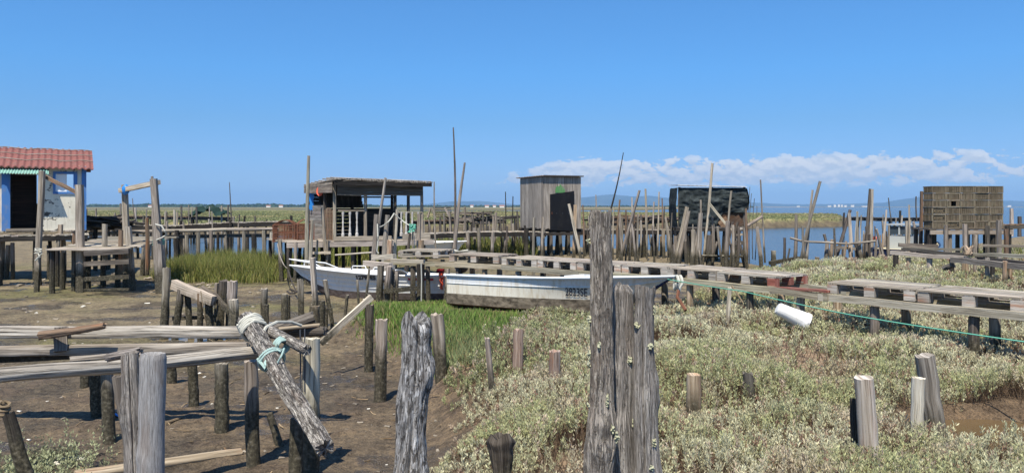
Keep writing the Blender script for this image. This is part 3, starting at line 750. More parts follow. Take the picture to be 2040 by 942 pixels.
def jetty(name, label, line, width, bh, step, foot, mat_deck, mat_stilt, r=.06, cat="pier", group=None, seed=1, stilt_up=.0, back=(0, 1), beams=True, lean=.05, fringe=0., skip=0., planks_along=False):
    """a plank pier: line = [(px, py of deck top, d)...]; stilts are children"""
    rnd = random.Random(seed); P = [at(*p) for p in line]; o = root(name, (P[0].x, P[0].y, 0), label, cat, group)
    dk = MB(); bm = MB(); k = 0
    for a, b in zip(P, P[1:]):
        dr = (b-a).normalized(); side = Vector((-dr.y, dr.x, 0)).normalized()
        if side.y < 0: side = -side
        L = (b-a).length
        if planks_along:
            for j in range(max(2, int(width/.16))):
                s = side*(width*(j+.5)/max(2, int(width/.16))); t0 = rnd.uniform(-.1, .1); t1 = rnd.uniform(-.1, .1)
                dk.board(a+s-dr*t0+Vector((0, 0, -.015+rnd.uniform(-.01, .01))), b+s+dr*t1+Vector((0, 0, -.015+rnd.uniform(-.015, .015))), .14, .03, seg=3, warp=.006)
        else:
            t = 0
            while t < L:
                wd = rnd.uniform(.09, .17)
                if rnd.random() > skip: dk.board(a+dr*(t+wd/2)-side*rnd.uniform(0, fringe)+Vector((0, 0, -.015+rnd.uniform(-.012, .012))), a+dr*(t+wd/2)+side*(width+rnd.uniform(-.05, fringe))+Vector((0, 0, -.015+rnd.uniform(-.012, .012))), wd, .03, roll=rnd.uniform(-.05, .05))
                t += wd+rnd.uniform(.004, .03)
        for s in (0.04, width-.04):
            bm.board(a+side*s+Vector((0, 0, -.035-bh/2)), b+side*s+Vector((0, 0, -.035-bh/2)), .07, bh, seg=4, warp=.01)
        n = max(1, int(L/step))
        for i in range(n+1):
            for s in (rnd.uniform(-.02, .05), width-rnd.uniform(-.02, .05)):
                q = a+dr*(L*(i+rnd.uniform(-.22, .22))/n)+side*s; rr = r*rnd.uniform(.7, 1.25)
                up = q.z-.03+(rnd.uniform(0, stilt_up) if rnd.random() < .6 else -.02)
                if up <= q.z: q = q+side*(.08 if s < .1 else -.08)
                else: q = q-side*(rr+.03 if s < .1 else -rr-.03)
                fz = min(tz(q.x, q.y), foot)-.3
                mb = MB(); mb.log((q.x+rnd.uniform(-lean, lean), q.y+rnd.uniform(-lean, lean), fz), (q.x, q.y, up), rr*1.08, rr*.9, n=7, seg=4, rough=.09, bend=.02)
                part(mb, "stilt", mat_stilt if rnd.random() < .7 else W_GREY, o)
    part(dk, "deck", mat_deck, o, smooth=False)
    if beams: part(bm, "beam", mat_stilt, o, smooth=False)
    return o

# ------------------------------------------------------------------ the red-roofed hut on the left
def left_hut():
    O = Vector((-14.64, 20.96, 0)); e1 = Vector((2.09, 1.24, 0)); e1n = e1.normalized(); e2 = Vector((-e1n.y, e1n.x, 0))*2.3; W = e1.length
    zb, zt, zt2 = 1.42, 3.30, 3.2
    o = root("fishing_hut", (O.x, O.y, 0), "cream and blue fishing hut with a red tiled roof and dark doorway", "hut")
    def P(s, dpt, z): q = O+e1n*s+e2.normalized()*dpt; return (q.x, q.y, z)
    fr = MB()   # front wall around door 0.72..1.32 and window 1.72..2.2
    def slab(mb, s0, s1, z0, z1, dp=0., th=.06, t=(1, 1, 1)):
        a = P(s0, dp+th/2, (z0+z1)/2); b = P(s1, dp+th/2, (z0+z1)/2); mb.board(a, b, th, z1-z0, tint=t)
    s0 = W+.02
    D0, D1, DT = .56, 1.24, 3.02
    W0, W1, WB, WT = 1.66, 2.10, 2.54, 3.05
    slab(fr, -1.2, D0, zb, zt); slab(fr, D1, W0, zb, zt); slab(fr, W0, W1, zb, WB); slab(fr, W0, W1, WT, zt); slab(fr, W1, W, zb, zt); slab(fr, D0, D1, DT, zt)
    part(fr, "front_wall", P_CREAM, o, smooth=False)
    sw = MB()
    for dp0, dp1, z0, z1 in ((.06, .5, zb, zt), (.5, 1.5, zb, 2.2), (1.5, 2.3, zb, zt), (.5, 1.5, 3.05, zt)):
        sw.board(P(W-.03, dp0, (z0+z1)/2), P(W-.03, dp1, (z0+z1)/2), .06, z1-z0, tint=(1, 1, 1))
    part(sw, "side_wall", P_CREAM, o, smooth=False)
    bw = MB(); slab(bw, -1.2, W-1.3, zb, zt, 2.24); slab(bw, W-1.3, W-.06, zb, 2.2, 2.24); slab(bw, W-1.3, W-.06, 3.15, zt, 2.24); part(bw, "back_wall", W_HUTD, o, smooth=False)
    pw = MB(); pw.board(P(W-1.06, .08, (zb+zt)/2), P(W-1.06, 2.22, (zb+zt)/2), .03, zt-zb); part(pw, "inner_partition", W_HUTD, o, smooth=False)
    cb = MB(); cb.board(P(W-.06, -.012, zb), P(W-.06, -.012, zt-.02), .12, .026, up=tuple(-e2.normalized()), tint=(1, 1, 1)); part(cb, "corner_board", P_BLUE, o, smooth=False)
    jm = MB(); up = tuple(-e2.normalized())
    jm.board(P(D0-.10, -.015, zb), P(D0-.10, -.015, DT+.05), .20, .03, up=up, tint=(1, 1, 1)); jm.board(P(D1+.035, -.015, zb), P(D1+.035, -.015, DT+.05), .07, .03, up=up, tint=(.6, .5, .4)); part(jm, "door_frame", P_BLUE, o, smooth=False)
    dr = MB(); dr.board(P(D0+.02, .55, (zb+DT)/2), P(D1-.1, .62, (zb+DT)/2), .04, DT-zb-.06, tint=(.5, .35, .28)); part(dr, "door", W_HUTD, o, smooth=False)
    th = MB(); th.board(P(D0-.1, -.06, zb+.03), P(D1+.1, -.06, zb+.03), .14, .07); part(th, "doorstep", W_DECK, o, smooth=False)
    wf = MB()
    for a, b in (((W0-.04, WB-.035), (W1+.04, WB-.035)), ((W0-.04, WT+.035), (W1+.04, WT+.035))): wf.board(P(a[0], -.015, a[1]), P(b[0], -.015, b[1]), .03, .07, tint=(1, 1, 1))
    for s, w in ((W0-.035, .07), (W1+.05, .10)): wf.board(P(s, -.017, WB-.07), P(s, -.017, WT+.07), w, .034, up=up, tint=(1, 1, 1))
    wfo = part(wf, "window_frame", P_BLUE, o, smooth=False)
    sh = MB(); sh.board(P(W0+.14, .03, WB), P(W0+.14, .03, WT), .27, .03, up=up, tint=(1.05, 1.05, 1.05)); part(sh, "shutter", P_WHITE, wfo, smooth=False)
    aw = MB(); c0 = D0-.25; c1 = D1+.25
    aw.grid(lambda u, v: (lambda q: (q[0], q[1], q[2]+.016*math.sin(u*2*math.pi*17)))(P(c0+(c1-c0)*u, -.04-.42*v, 3.20-.17*v)), 136, 3, thick=(0, 0, -.008)); part(aw, "awning", P_GREENC, o)
    # tiled roof: courses of curved tiles
    rf = MB(); ev, rd = -.22, 1.25
    def roof(u, v):
        s = -1.3+(W+1.48)*u; dp = ev+(rd-ev)*v; ze = 3.22-.03*u; z = ze+.62*v
        k = (v*7) % 1.0
        q = P(s, dp, z+.022*math.sin(u*2*math.pi*24)+.030*(1-k)*1.0)
        return q
    rf.grid(roof, 240, 49, thick=(0, 0, -.03)); part(rf, "tiled_roof", P_RED, o)
    rb = MB(); rb.grid(lambda u, v: P(-1.3+(W+1.48)*u, rd+.03+1.3*v, 3.83-.03*u-.55*v), 8, 3, thick=(0, 0, -.03)); part(rb, "back_roof", P_RED, o)
    rp = MB()
    for v in (.31, .62, .93): rp.tube([roof(u/14, v) + Vector((0, 0, .045)) if isinstance(roof(u/14, v), Vector) else Vector(roof(u/14, v))+Vector((0, 0, .045+random.uniform(-.01, .01))) for u in range(15)], .014, 5)
    part(rp, "roof_batten", W_GREY, o)
    for s, dp in ((0, 0), (W/2, 0), (W, 0), (W, 1.1), (W, 2.2), (0, 2.2), (-1, 0)):
        a = P(s-.05, dp+.1, -.4); b = P(s-.05, dp+.1, zb-.02); mb = MB(); mb.log(a, b, .07, .06, n=8, seg=4, bend=.01); part(mb, "stilt", W_BLACK, o)
    fl = MB()
    for i in range(20):
        s = -1.2+i*(W+1.2)/20; fl.board(P(s+.08, -.05, zb-.02), P(s+.08, 2.3, zb-.02), .16, .035)
    part(fl, "floor", W_DECK, o, smooth=False)
left_hut()
# decks and rail beams of the left pier
jetty("plank_pier", "broad plank pier running in front of the red-roofed hut", [(-40, 470, 19.6), (108, 468, 20.2), (175, 466, 20.6)], .75, .12, .95, -.1, W_DECK, W_BLACK, seed=3, r=.07)
jetty("plank_pier", "dark plank pier behind the red-roofed hut, carrying a pale heavy deck edge", [(165, 449, 29.5), (350, 449, 29.8), (452, 443, 30.5), (585, 441, 31.5)], .9, .16, .85, -.3, W_DECK, W_BLACK, seed=4, r=.06, stilt_up=.3)
bar_pts = [(160, 466, 24.5), (330, 460, 25.4), (452, 457, 26), (556, 456, 26.5)]
def rail_pier():
    o = root("rail_pier", at(160, 466, 24.5)*1, "low rail of pale poles on stakes beyond the tall grass clump", "pier"); WL[o.name] = Vector(o.location)
    for a, b in zip(bar_pts, bar_pts[1:]): bar("rail", a, b, .12, parent=o, mat=W_PALE, rnd=True)
    for a, b in zip(bar_pts, bar_pts[1:]): bar("under_beam", (a[0], a[1]+12, a[2]+.15), (b[0]-2, b[1]+13, b[2]+.15), .10, h=.12, parent=o, mat=W_DARK)
    for px, t, w, m in ((190, 462, 9, W_BLACK), (215, 470, 9, W_DARK), (352, 466, 9, W_BLACK), (372, 476, 8, W_GREY), (395, 470, 8, W_GREY), (420, 468, 7, W_GREY), (434, 470, 6, W_BLACK), (450, 478, 5, W_GREY), (486, 468, 7, W_GREY), (505, 474, 9, W_BLACK), (525, 466, 8, W_GREY), (541, 470, 8, W_PALE)):
        d = np.interp(px, [160, 556], [24.6, 26.6]); post("stake", (px+random.uniform(-2, 2), HZ+2.15*F/d), (px, t-8, ), w, None, d=d-.12, mat=m, parent=o, n=7, seg=4)
rail_pier()
jetty("plank_pier", "far brown plank pier with short stakes, carrying the heaped tarpaulin", [(158, 432, 44), (300, 430, 44.5), (455, 433, 45)], 1.2, .16, 1.6, -.5, W_BROWN, W_DARK, seed=6, r=.07, stilt_up=.5, fringe=.2)
def tarp_heap():
    c = at(410, 432, 44.4)
    o = root("tarpaulin_heap", (c.x, c.y, 1.5), "dark green tarpaulin heaped over gear on the far brown pier", "tarpaulin")
    mb = MB()
    def f(u, v):
        x = -1.0+2.1*u; y = -.1+1.2*v; h = .66*math.sin(math.pi*min(1, max(0, u*.9+.05)))**.6*math.sin(math.pi*(v*.8+.1))**.7
        p = Vector((c.x+x, c.y+y, 0)); h += .30*mnoise.noise(p*2.1)+.16*mnoise.noise(p*5)
        return (p.x, p.y, 1.50+max(0, h)+.004)
    mb.grid(f, 34, 16); part(mb, "tarpaulin_cover", P_TARP, o)
    for x, r in ((-.75, .2), (.3, .06)):
        mb = MB(); mb.log((c.x+x, c.y-.2, 1.5), (c.x+x+r*.2, c.y-.22, 2.1), .035, .03, n=7, seg=3); part(mb, "tent_pole", W_PALE, o)
tarp_heap()
def debris_pile(name, label, cx, cy, d, wx, n, h, mat, seed, lmin=.5, lmax=1.5):
    rnd = random.Random(seed); c = at(cx, cy, d)
    o = root(name, (c.x, c.y, c.z), label, "pile")
    for q, m in ((0, mat), (1, W_DARK)):
        mb = MB()
        for i in range(n):
            a = rnd.uniform(-.5, .5) if rnd.random() < .7 else rnd.uniform(0, 3.1); L = rnd.uniform(lmin, lmax)/2
            p = Vector((c.x+rnd.uniform(-wx, wx), c.y+rnd.uniform(-.35, .35), 0)); p.z = c.z+rnd.random()**1.3*h*(1-.6*abs(p.x-c.x)/wx)+.03
            v = Vector((math.cos(a)*L, math.sin(a)*L, rnd.uniform(-.08, .08)))
            mb.board(p-v, p+v, rnd.uniform(.08, .2), rnd.uniform(.02, .05), roll=rnd.uniform(-.6, .6), seg=2, warp=.012)
        part(mb, "plank_layer", m, o, smooth=False)
debris_pile("plank_pile", "dark heap of broken planks beside the blue corner of the hut", 208, 455, 24.6, .62, 24, .42, W_BLACK, 5)
# landing stage with its ladder steps
def landing():
    o = root("landing_stage", at(165, 497, 18.2), "small plank landing stage with an open ladder of steps down to the mud", "landing stage")
    dk = MB(); A = at(100, 497, 18.1); B = at(256, 496, 18.0); z = A.z
    for i in range(17):
        p = A+Vector((0, .16*i, 0)); q = B+Vector((0, .16*i, 0)); p.z = q.z = z+.012*i
        dk.board(p+Vector((random.uniform(-.1, .1), 0, 0)), q+Vector((random.uniform(-.12, .05), 0, 0)), .145, .035, seg=2, warp=.006)
    part(dk, "deck", W_DECK, o, smooth=False)
    fb = MB(); fb.board(at(168, 505, 17.9), at(257, 500, 17.9), .06, .12, seg=2); part(fb, "front_beam", W_DARK, o, smooth=False)
    for (ya, yb, h) in ((526, 521, .11), (556, 551, .10), (577, 576, .05)): bar("step", (168, ya, 17.85), (258, yb, 17.85), .07, h=h, parent=o, mat=W_DARK)
    for px, t, dd in ((104, 500, 0), (124, 505, .9), (176, 505, 1.2), (205, 503, 1.4), (235, 503, 1.5), (112, 500, 1.6), (150, 500, 1.7)):
        post("stilt", (px, HZ+2.15*F/(18.2+dd)), (px, t-2), 11, None, d=18.2+dd, parent=o, mat=W_BLACK, n=7, seg=4)
landing()
LEFTP = "posts around the landing stage"
post("leaning_post", (73, 582), (84, 340), 9, "tall thin grey post leaning right, tied with white rope, in front of the dark doorway", wt=10, sq=5, mat=W_GREY)
post("square_post", (161, 583), (158, 368), 15, "tall square grey post at the left end of the ladder steps", wt=13, sq=6, mat=W_GREY)
post("square_post", (262, 579), (255, 451), 12, "squared half-height post at the right end of the ladder steps", wt=11, sq=6, mat=W_PALE)
post("tall_post", (252, 560), (248, 368), 12, "tall weathered post with a blue plastic bag tied near its top", d=19., wt=10, sq=6, mat=W_GREY)
post("tall_post", (322, 585), (306, 356), 12, "tall grey post at the right end of the slanting crossbar", wt=12, sq=6, mat=W_GREY)
post("thin_stake", (314, 584), (303, 351), 7, "thin squared batten standing against the tall crossbar post", d=18.2, wt=4, sq=6, mat=W_GREY, n=8)
post("round_post", (328, 584), (322, 470), 11, "round pale post roped to the foot of the tall crossbar post", d=18.6, mat=W_PALE)
bar("crossbar", (240, 380, 18.9), (316, 363, 18.4), .12, "slanting pale plank nailed between the two tall posts", "plank", h=.11, mat=W_PALE)
bar("diagonal_brace", (90, 352, 18.7), (156, 385, 18.4), .05, "thin diagonal brown batten across the hut window", "batten", h=.085, mat=W_BROWN)
for (b, t, w, m, lab) in (((124, 560), (121, 447), 10, W_FRESH, "short tan post on the left edge of the landing stage"), ((147, 575), (149, 460), 8, W_BROWN, "reddish thin post beside the tall square post"), ((209, 500), (209, 446), 11, W_GREY, "grey round post standing on the landing stage's far side"),
                          ((240, 520), (241, 458), 10, W_BROWN, "brown post end beside the post with the blue bag"), ((293, 520), (293, 434), 8, W_BROWN, "brown stake behind the crossbar posts"), ((284, 552), (289, 478), 10, W_GREY, "left of two dark grey stumps right of the steps, leaning a little"), ((293, 550), (297, 480), 9, W_GREY, "right of two dark grey stumps right of the steps"),
                          ((3, 556), (4, 475), 11, W_GREY, "dark stump at the left picture edge below the hut"), ((13, 556), (17, 488), 10, W_GREY, "leaning stump second from the left edge below the hut"), ((25, 557), (25, 483), 8, W_GREY, "thin stump third from the left edge below the hut"), ((99, 556), (98, 488), 10, W_DARK, "dark stump under the left corner of the landing stage"), ((147, 582), (147, 497), 9, W_DARK, "short stump at the foot of the tall square post")):
    post("short_post", b, t, w, lab, d=(18.5 if b[1] in (500, 520) else None), mat=m, n=8)
def blue_bag():
    c = at(251, 378, 18.85); mb = MB()
    mb.grid(lambda u, v: (c.x+(.085+.02*math.sin(5*u*6.28+v*9))*math.sin(math.pi*v)*math.cos(u*6.2832), c.y-.02+.085*math.sin(math.pi*v)*math.sin(u*6.2832), c.z+.13*math.cos(math.pi*v)+.015*math.sin(9*u)), 16, 10)
    tag(mb.build("plastic_bag", P_BLUETARP, origin=c), "bright blue plastic bag knotted to a tall post", "bag")
blue_bag()
rope("tie_rope", coil(at(76, 500, 18.4), (0, 0, 1), .075, 2, .06, .02)+[at(80, 512, 18.3), at(70, 519, 18.3), at(84, 505, 18.3)], .016, "white rope knotted round the thin leaning post", steps=2)
rope("tie_rope", coil(at(316, 482, 18.3), (0, 0, 1), .13, 3, .05, .02), .014, "green cord wound round the crossbar post", P_ROPEG, steps=2)
rope("tie_rope", [at(310, 447, 18.1), at(322, 450, 18.), at(328, 460, 18.), at(332, 468, 18.1), at(322, 474, 18.1), at(312, 478, 18.1)], .02, "thick pale rope looped over the crossbar post", steps=3)
# stakes of the far left piers, copies that nothing tells apart
FARL = "short stakes along the far left piers"
for i, (px, t, d) in enumerate(((192, 415, 43), (172, 416, 43), (240, 405, 43.5), (270, 414, 43.5), (292, 416, 43.8), (362, 410, 44), (375, 408, 44), (347, 418, 44), (441, 410, 44.6), (455, 408, 44.8), (391, 412, 43.6), (330, 420, 44))):
    post("stake", (px, HZ+2.4*F/d), (px+random.uniform(-1, 1), t), random.uniform(3, 5.5), "short grey stake standing along the far brown pier on the left", "stake", d=d, mat=random.choice((W_GREY, W_PALE, W_DARK)), group=FARL, n=6, seg=4)
post("bare_pole", (461, 440), (457, 363), 3, "single thin dark pole rising above the far left marsh", "pole", d=42, wt=1.6, mat=W_DARK, n=6)
post("bare_pole", (272, 445), (264, 395), 2.4, "short thin dark pole leaning left above the far pier, near the tall posts", "pole", d=41, wt=1.6, mat=W_DARK, n=6, bend=.03)

# ------------------------------------------------------------------ rusty cages
def cage(c, yaw, L, W, H, label):
    o = root("wire_cage", c, label, "cage", "rusty cages on the pier")
    xf = Matrix.Translation(c) @ Matrix.Rotation(yaw, 4, 'Z'); fr = MB(xf)
    for x in (-L/2, 0, L/2):
        for y in (-W/2, W/2): fr.board((x, y, 0), (x, y, H), .035, .035, up=(0, 1, 0))
    for z in (.02, H*.52, H):
        for y in (-W/2, W/2): fr.board((-L/2, y, z), (L/2, y, z), .03, .03)
        for x in (-L/2, L/2): fr.board((x, -W/2, z), (x, W/2, z), .03, .03)
    part(fr, "frame", P_RUST, o, smooth=False)
    br = MB(xf)
    for i in range(17):
        x = -L/2+L*i/16
        for y in (-W/2, W/2): br.tube([(x, y, 0), (x, y, H)], .008, 5)
    for i in range(12):
        y = -W/2+W*i/11
        for x in (-L/2, L/2): br.tube([(x, y, 0), (x, y, H)], .008, 5)
    for z in (.12, .2, .3, .42, .5):
        for y in (-W/2, W/2): br.tube([(-L/2, y, z), (L/2, y, z)], .007, 5)
    part(br, "bars", P_RUST, o)
    tp = MB(xf)
    for i in range(5):
        y = -W/2+W*i/4; tp.tube([(-L/2+L*k/12, y, H+.14*math.sin(math.pi*k/12)) for k in range(13)], .01, 5)
    for k in (2, 4, 6, 8, 10): tp.tube([(-L/2+L*k/12, -W/2, H+.14*math.sin(math.pi*k/12)), (-L/2+L*k/12, W/2, H+.14*math.sin(math.pi*k/12))], .008, 5)
    part(tp, "arched_lid", P_RUST, o)
cz = at(575, 480, 22.2)
cage(Vector((cz.x-.08, cz.y, 1.07)), .1, .62, .55, .50, "left of two rusty wire cages, wider and closer to the grass")
cage(Vector((cz.x+.52, cz.y-.15, 1.07)), .35, .46, .5, .52, "right of two rusty wire cages, next to the plank wall of the dark hut")

# ------------------------------------------------------------------ the dark open hut in the middle
def dark_hut():
    C = at(667, 478, 21.5); C.z = 0; A = Vector((.92, .39, 0)); B = Vector((-.53, .848, 0)); LW, LD = 2.62, 2.3; zd, ze = 1.14, 2.74
    o = root("open_hut", (C.x, C.y, 0), "dark open-sided hut with a cane roof and turned white balusters", "hut")
    def P(a, b, z): q = C+A*a+B*b; return (q.x, q.y, z)
    fl = MB()
    for i in range(10): fl.board(P(-1.35, -.12+i*.245, zd-.02), P(LW+.15, -.12+i*.245, zd-.02), .22, .035, seg=2, warp=.004)
    part(fl, "floor", W_DECK, o, smooth=False)
    eb = MB(); eb.board(P(-1.4, -.27, zd-.09), P(LW+.2, -.27, zd-.09), .06, .14, seg=3, warp=.01); eb.board(P(-.1, -.22, zd+.06), P(1.55, -.22, zd+.06), .10, .11, seg=2); eb.board(P(1.9, -.22, zd+.04), P(LW+.1, -.22, zd+.06), .10, .24, seg=2)
    part(eb, "edge_beam", W_DECK, o, smooth=False)
    for a, b, zt in ((0, 0, ze), (.88, 0, ze), (1.75, .02, ze-.05), (2.2, .1, ze), (LW-.04, 0, ze), (LW-.04, LD, ze), (0, LD, ze), (1.3, LD, ze), (-.0, .85, ze-.1)):
        mb = MB(); mb.log(P(a, b, zd-.2), P(a+random.uniform(-.02, .02), b, zt), .05, .045, n=8, seg=4, sq=5); part(mb, "post", W_HUTD if b else W_GREY, o)
    ro = MB(); rc = MB()
    def roofz(a, b): return ze+.05+.10*math.sin(math.pi*min(1, max(0, (b+.3)/(LD+.6))))*0+.05-.055*b-.025*a
    for i in range(40):
        a = -.10+i*(LW+.18)/39; rc.tube([P(a+random.uniform(-.02, .02), -.35+random.uniform(-.06, .06), roofz(a, -.35)+.03+random.uniform(-.012, .012)), P(a, LD*.5, roofz(a, LD*.5)+.04), P(a, LD+.3, roofz(a, LD+.3)+.03)], random.uniform(.018, .03), 5, tint=(lambda k: (k, k, k))(random.uniform(.7, 1.3)))
    for i in range(8): rc.tube([P(-.22, -.3+i*.36, roofz(0, i*.36)+.09+random.uniform(-.02, .02)), P(LW*.5, -.3+i*.36+random.uniform(-.1, .1), roofz(LW/2, i*.36)+.08), P(LW+.1, -.3+i*.36, roofz(LW, i*.36)+.07)], .018, 5)
    part(rc, "cane_roof", W_HUTP, o)
    for i in range(1): ro.grid(lambda u, v: P(-.12+(LW+.18)*u, -.25+(LD+.5)*v, roofz(u*LW, v*LD)+.0), 4, 3, thick=(0, 0, -.02))
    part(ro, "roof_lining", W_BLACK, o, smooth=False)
    fa = MB(); fa.board(P(-.12, -.34, ze+.03), P(LW+.1, -.34, ze), .05, .10, seg=4, warp=.008, tint=(.5, .5, .5)); part(fa, "fascia", W_HUTD, o, smooth=False)
    # rolled cane blind under the eave
    bl = MB()
    for k in range(22):
        z = ze+.0-k*.0145; bl.tube([P(.03+(LW-.1)*i/8, -.10+random.uniform(-.012, .012), z-.02*math.sin(i)*.3+random.uniform(-.006, .006)) for i in range(9)], .011, 5, tint=(lambda q: (q, q, q*.97))(random.uniform(.22, .7)))
    part(bl, "cane_blind", W_HUTP, o)
    # back wall: upper dark boards (left two thirds), open gap at right, lower boards
    bk = MB()
    for k in range(8): bk.board(P(0, LD-.03, zd+.05+k*.115), P(LW, LD-.03, zd+.05+k*.115), .02, .10, seg=2, warp=.004)
    for k in range(7): bk.board(P(0, LD-.06, zd+.98+k*.11), P(LW*.62-.02*k, LD-.06, zd+.98+k*.11), .02, .105)
    bk.board(P(LW*.6, LD-.04, zd+1.27), P(LW, LD-.04, zd+1.27), .03, .05)
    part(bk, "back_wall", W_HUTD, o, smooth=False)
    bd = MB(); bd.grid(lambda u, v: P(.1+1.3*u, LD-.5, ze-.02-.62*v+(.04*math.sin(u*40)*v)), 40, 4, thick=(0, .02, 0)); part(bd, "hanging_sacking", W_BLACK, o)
    # left side: plank wall low, gap above, sloping eave boards
    lw = MB()
    for k in range(11): lw.board(P(-.02, .95, zd+.04+k*.092), P(-.02, LD-.02, zd+.04+k*.092), .022, .086, seg=2, warp=.003)
    part(lw, "side_wall", W_HUTP, o, smooth=False)
    ev = MB()
    for k in range(4): ev.board(P(-.14, -.2, ze+.02-k*.075), P(-.14, LD+.15, ze+.0-k*.06), .02, .07, seg=2, warp=.004)
    part(ev, "eave_boards", W_GREY, o, smooth=False)
    ft = MB()
    for k in range(6): ft.board(P(-.05, .06+k*.135, zd), P(-.05, .06+k*.135, zd+.84+.10*math.sin(math.pi*(k+.5)/6)), .085, .02, up=tuple(A))
    ft.board(P(-.03, .0, zd+.3), P(-.03, .86, zd+.3), .02, .07); ft.board(P(-.03, .0, zd+.7), P(-.03, .86, zd+.7), .02, .07); part(ft, "gate", W_BROWN, o, smooth=False)
    tr = MB()
    for s in (.15, .55, .95): pass
    # turned balusters
    prof = [(0, .045), (.10, .045), (.12, .028), (.17, .036), (.26, .026), (.38, .020), (.46, .030), (.50, .018), (.60, .026), (.68, .03), (.72, .04), (.78, .04)]
    for a in (.22, .42, .62, 1.93, 2.08, 2.26, 2.44):
        mb = MB(); b0 = len(mb.v); n = 8
        for z, r in prof:
            q = Vector(P(a, -.03, zd+.1+z*.92))
            for k in range(n): mb.vert((q.x+r*math.cos(2*math.pi*k/n), q.y+r*math.sin(2*math.pi*k/n), q.z), (1, 1, 1))
        for i in range(len(prof)-1):
            for k in range(n): k2 = (k+1) % n; mb.face((i*n+k, i*n+k2, (i+1)*n+k2, (i+1)*n+k), ((k/n, i/9),)*4)
        part(mb, "baluster", P_WOODWHITE, o)
    for a, b, w, h in ((P(.08, -.03, zd+.85), P(.84, -.03, zd+.85), .07, .035), (P(1.8, -.03, zd+.80), P(LW-.06, -.03, zd+.80), .06, .035), (P(.1, -.03, zd+.09), P(.84, -.03, zd+.09), .10, .05)):
        hr = MB(); hr.board(a, b, w, h); part(hr, "handrail", W_PALE, o, smooth=False)
    lo = MB(); lo.board(P(.9, 1.3, zd+.42), P(LW-.1, 1.3, zd+.42), .05, .8); part(lo, "counter", W_BLACK, o, smooth=False)
    for i in range(8):
        for b in (-.1, 1.1, 2.2):
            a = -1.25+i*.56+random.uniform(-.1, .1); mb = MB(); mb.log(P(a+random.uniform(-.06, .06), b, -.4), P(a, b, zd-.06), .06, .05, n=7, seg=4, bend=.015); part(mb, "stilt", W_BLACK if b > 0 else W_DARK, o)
    bp = MB(); q = Vector(P(-.06, LD-.3, zd+1.38)); bp.grid(lambda u, v: (q.x+.15*(u-.5)*(1-.3*v)+.02*math.sin(14*v), q.y, q.z-.55*v+.05*math.sin(u*5)), 8, 10, thick=(0, .02, 0)); part(bp, "blue_cloth", P_BLUETARP, o)
    rd = MB(); q = Vector(P(-.1, 1.05, zd+1.42)); rd.grid(lambda u, v: (q.x+.10*v*math.cos(u*6.2832), q.y-.02*v, q.z+.14*v*math.sin(u*6.2832)), 18, 2, thick=(0, .02, 0)); part(rd, "red_disc", P_ORANGE, o)
P_WOODWHITE = paint('worn_white_paint', (.55, .52, .48), (.2, .17, .14), .5, .7, 12.)
dark_hut()
def hut_ladder():
    o = root("wooden_ladder", at(645, 520, 20.8), "short ladder of cross bars hanging below the dark hut's deck", "ladder")
    for px in (630, 651): post("rail", (px, 540), (px+2, 478), 5, None, d=20.8, parent=o, mat=W_GREY, n=6, sq=5)
    for y in (503, 528): bar("rung", (622, y+1, 20.7), (659, y, 20.7), .05, h=.07, parent=o, mat=W_PALE)
hut_ladder()
bar("cross_rail", (668, 508, 20.6), (742, 503, 20.2), .05, "thin pale rail between the stilts under the dark hut", "rail", rnd=True, mat=W_PALE)
post("tall_pole", (612, 540), (615, 310), 10, "tall pale pole standing at the left corner of the dark hut", "pole", d=20.2, wt=6, mat=W_PALE, n=8)
post("stake", (616, 545), (622, 438), 7, "shorter pale stake beside the tall pale pole at the dark hut", d=20., mat=W_PALE, n=8)
post("stake", (647, 482), (642, 414), 6, "squared grey stake leaning on the dark hut's gate", d=20.9, mat=W_GREY, sq=5, n=8)
for (b, t, w, wt, d, m, lab) in (((745, 530), (768, 354), 8, 5, 17.6, W_GREY, "long leaning pole crossing the front of the dark hut"), ((743, 525), (750, 427), 11, 9, 17.4, W_GREY, "grey post with rope at the walkway's left end, in front of the long leaning pole"),
                                 ((766, 512), (772, 428), 12, 9, 17.2, W_GREY, "thick grey post with a split top right of the leaning pole"), ((785, 510), (791, 417), 7, 5, 17.6, W_PALE, "thin pale post with a knotted top before the right balusters"),
                                 ((776, 512), (777, 478), 11, 11, 16.8, W_FRESH, "rust-stained sawn stub between the posts at the walkway's left end"), ((834, 508), (835, 426), 9, 8, 17.5, W_GREY, "square grey post at the right corner of the dark hut"), ((839, 508), (839, 478), 11, 11, 17., W_FRESH, "tan sawn stub beside the square grey corner post"),
                                 ((812, 508), (817, 465), 7, 5, 17.3, W_DARK, "dark leaning stub left of the hut's right corner"), ((822, 508), (822, 455), 4, 3, 17.2, W_GREY, "thin stake wound with green cord near the hut's right corner"),
                                 ((560, 535), (557, 477), 10, 8, 21., W_GREY, "stake under the left rusty cage"), ((576, 535), (579, 488), 8, 7, 21., W_DARK, "dark stake between the two rusty cages' stilts"), ((588, 536), (589, 482), 7, 7, 20.8, W_GREY, "grey stake below the right rusty cage")):
    post("stake", b, t, w, lab, d=d, wt=wt, mat=m, n=8)
rope("tie_rope", [at(757, 452, 17.2), at(772, 443, 17.), at(785, 425, 17.3), at(800, 438, 17.4), at(819, 450, 17.2), at(824, 449, 17.1)], .014, "pale rope strung between the posts before the dark hut", sag=.05)
rope("tie_rope", [at(824, 447, 17.1), at(816, 455, 17.1), at(827, 460, 17.1), at(812, 463, 17.1), at(826, 452, 17.1)]+coil(at(822, 452, 17.2), (0, 0, 1), .07, 3, .04, .02), .014, "green cord bundled on a thin stake at the dark hut", P_ROPEG, steps=3)
rope("tie_rope", [at(752, 446, 17.2), at(753, 480, 17.1), at(751, 500, 17.1), at(754, 505, 17.1)], .016, "rope end hanging down the grey post", steps=4)
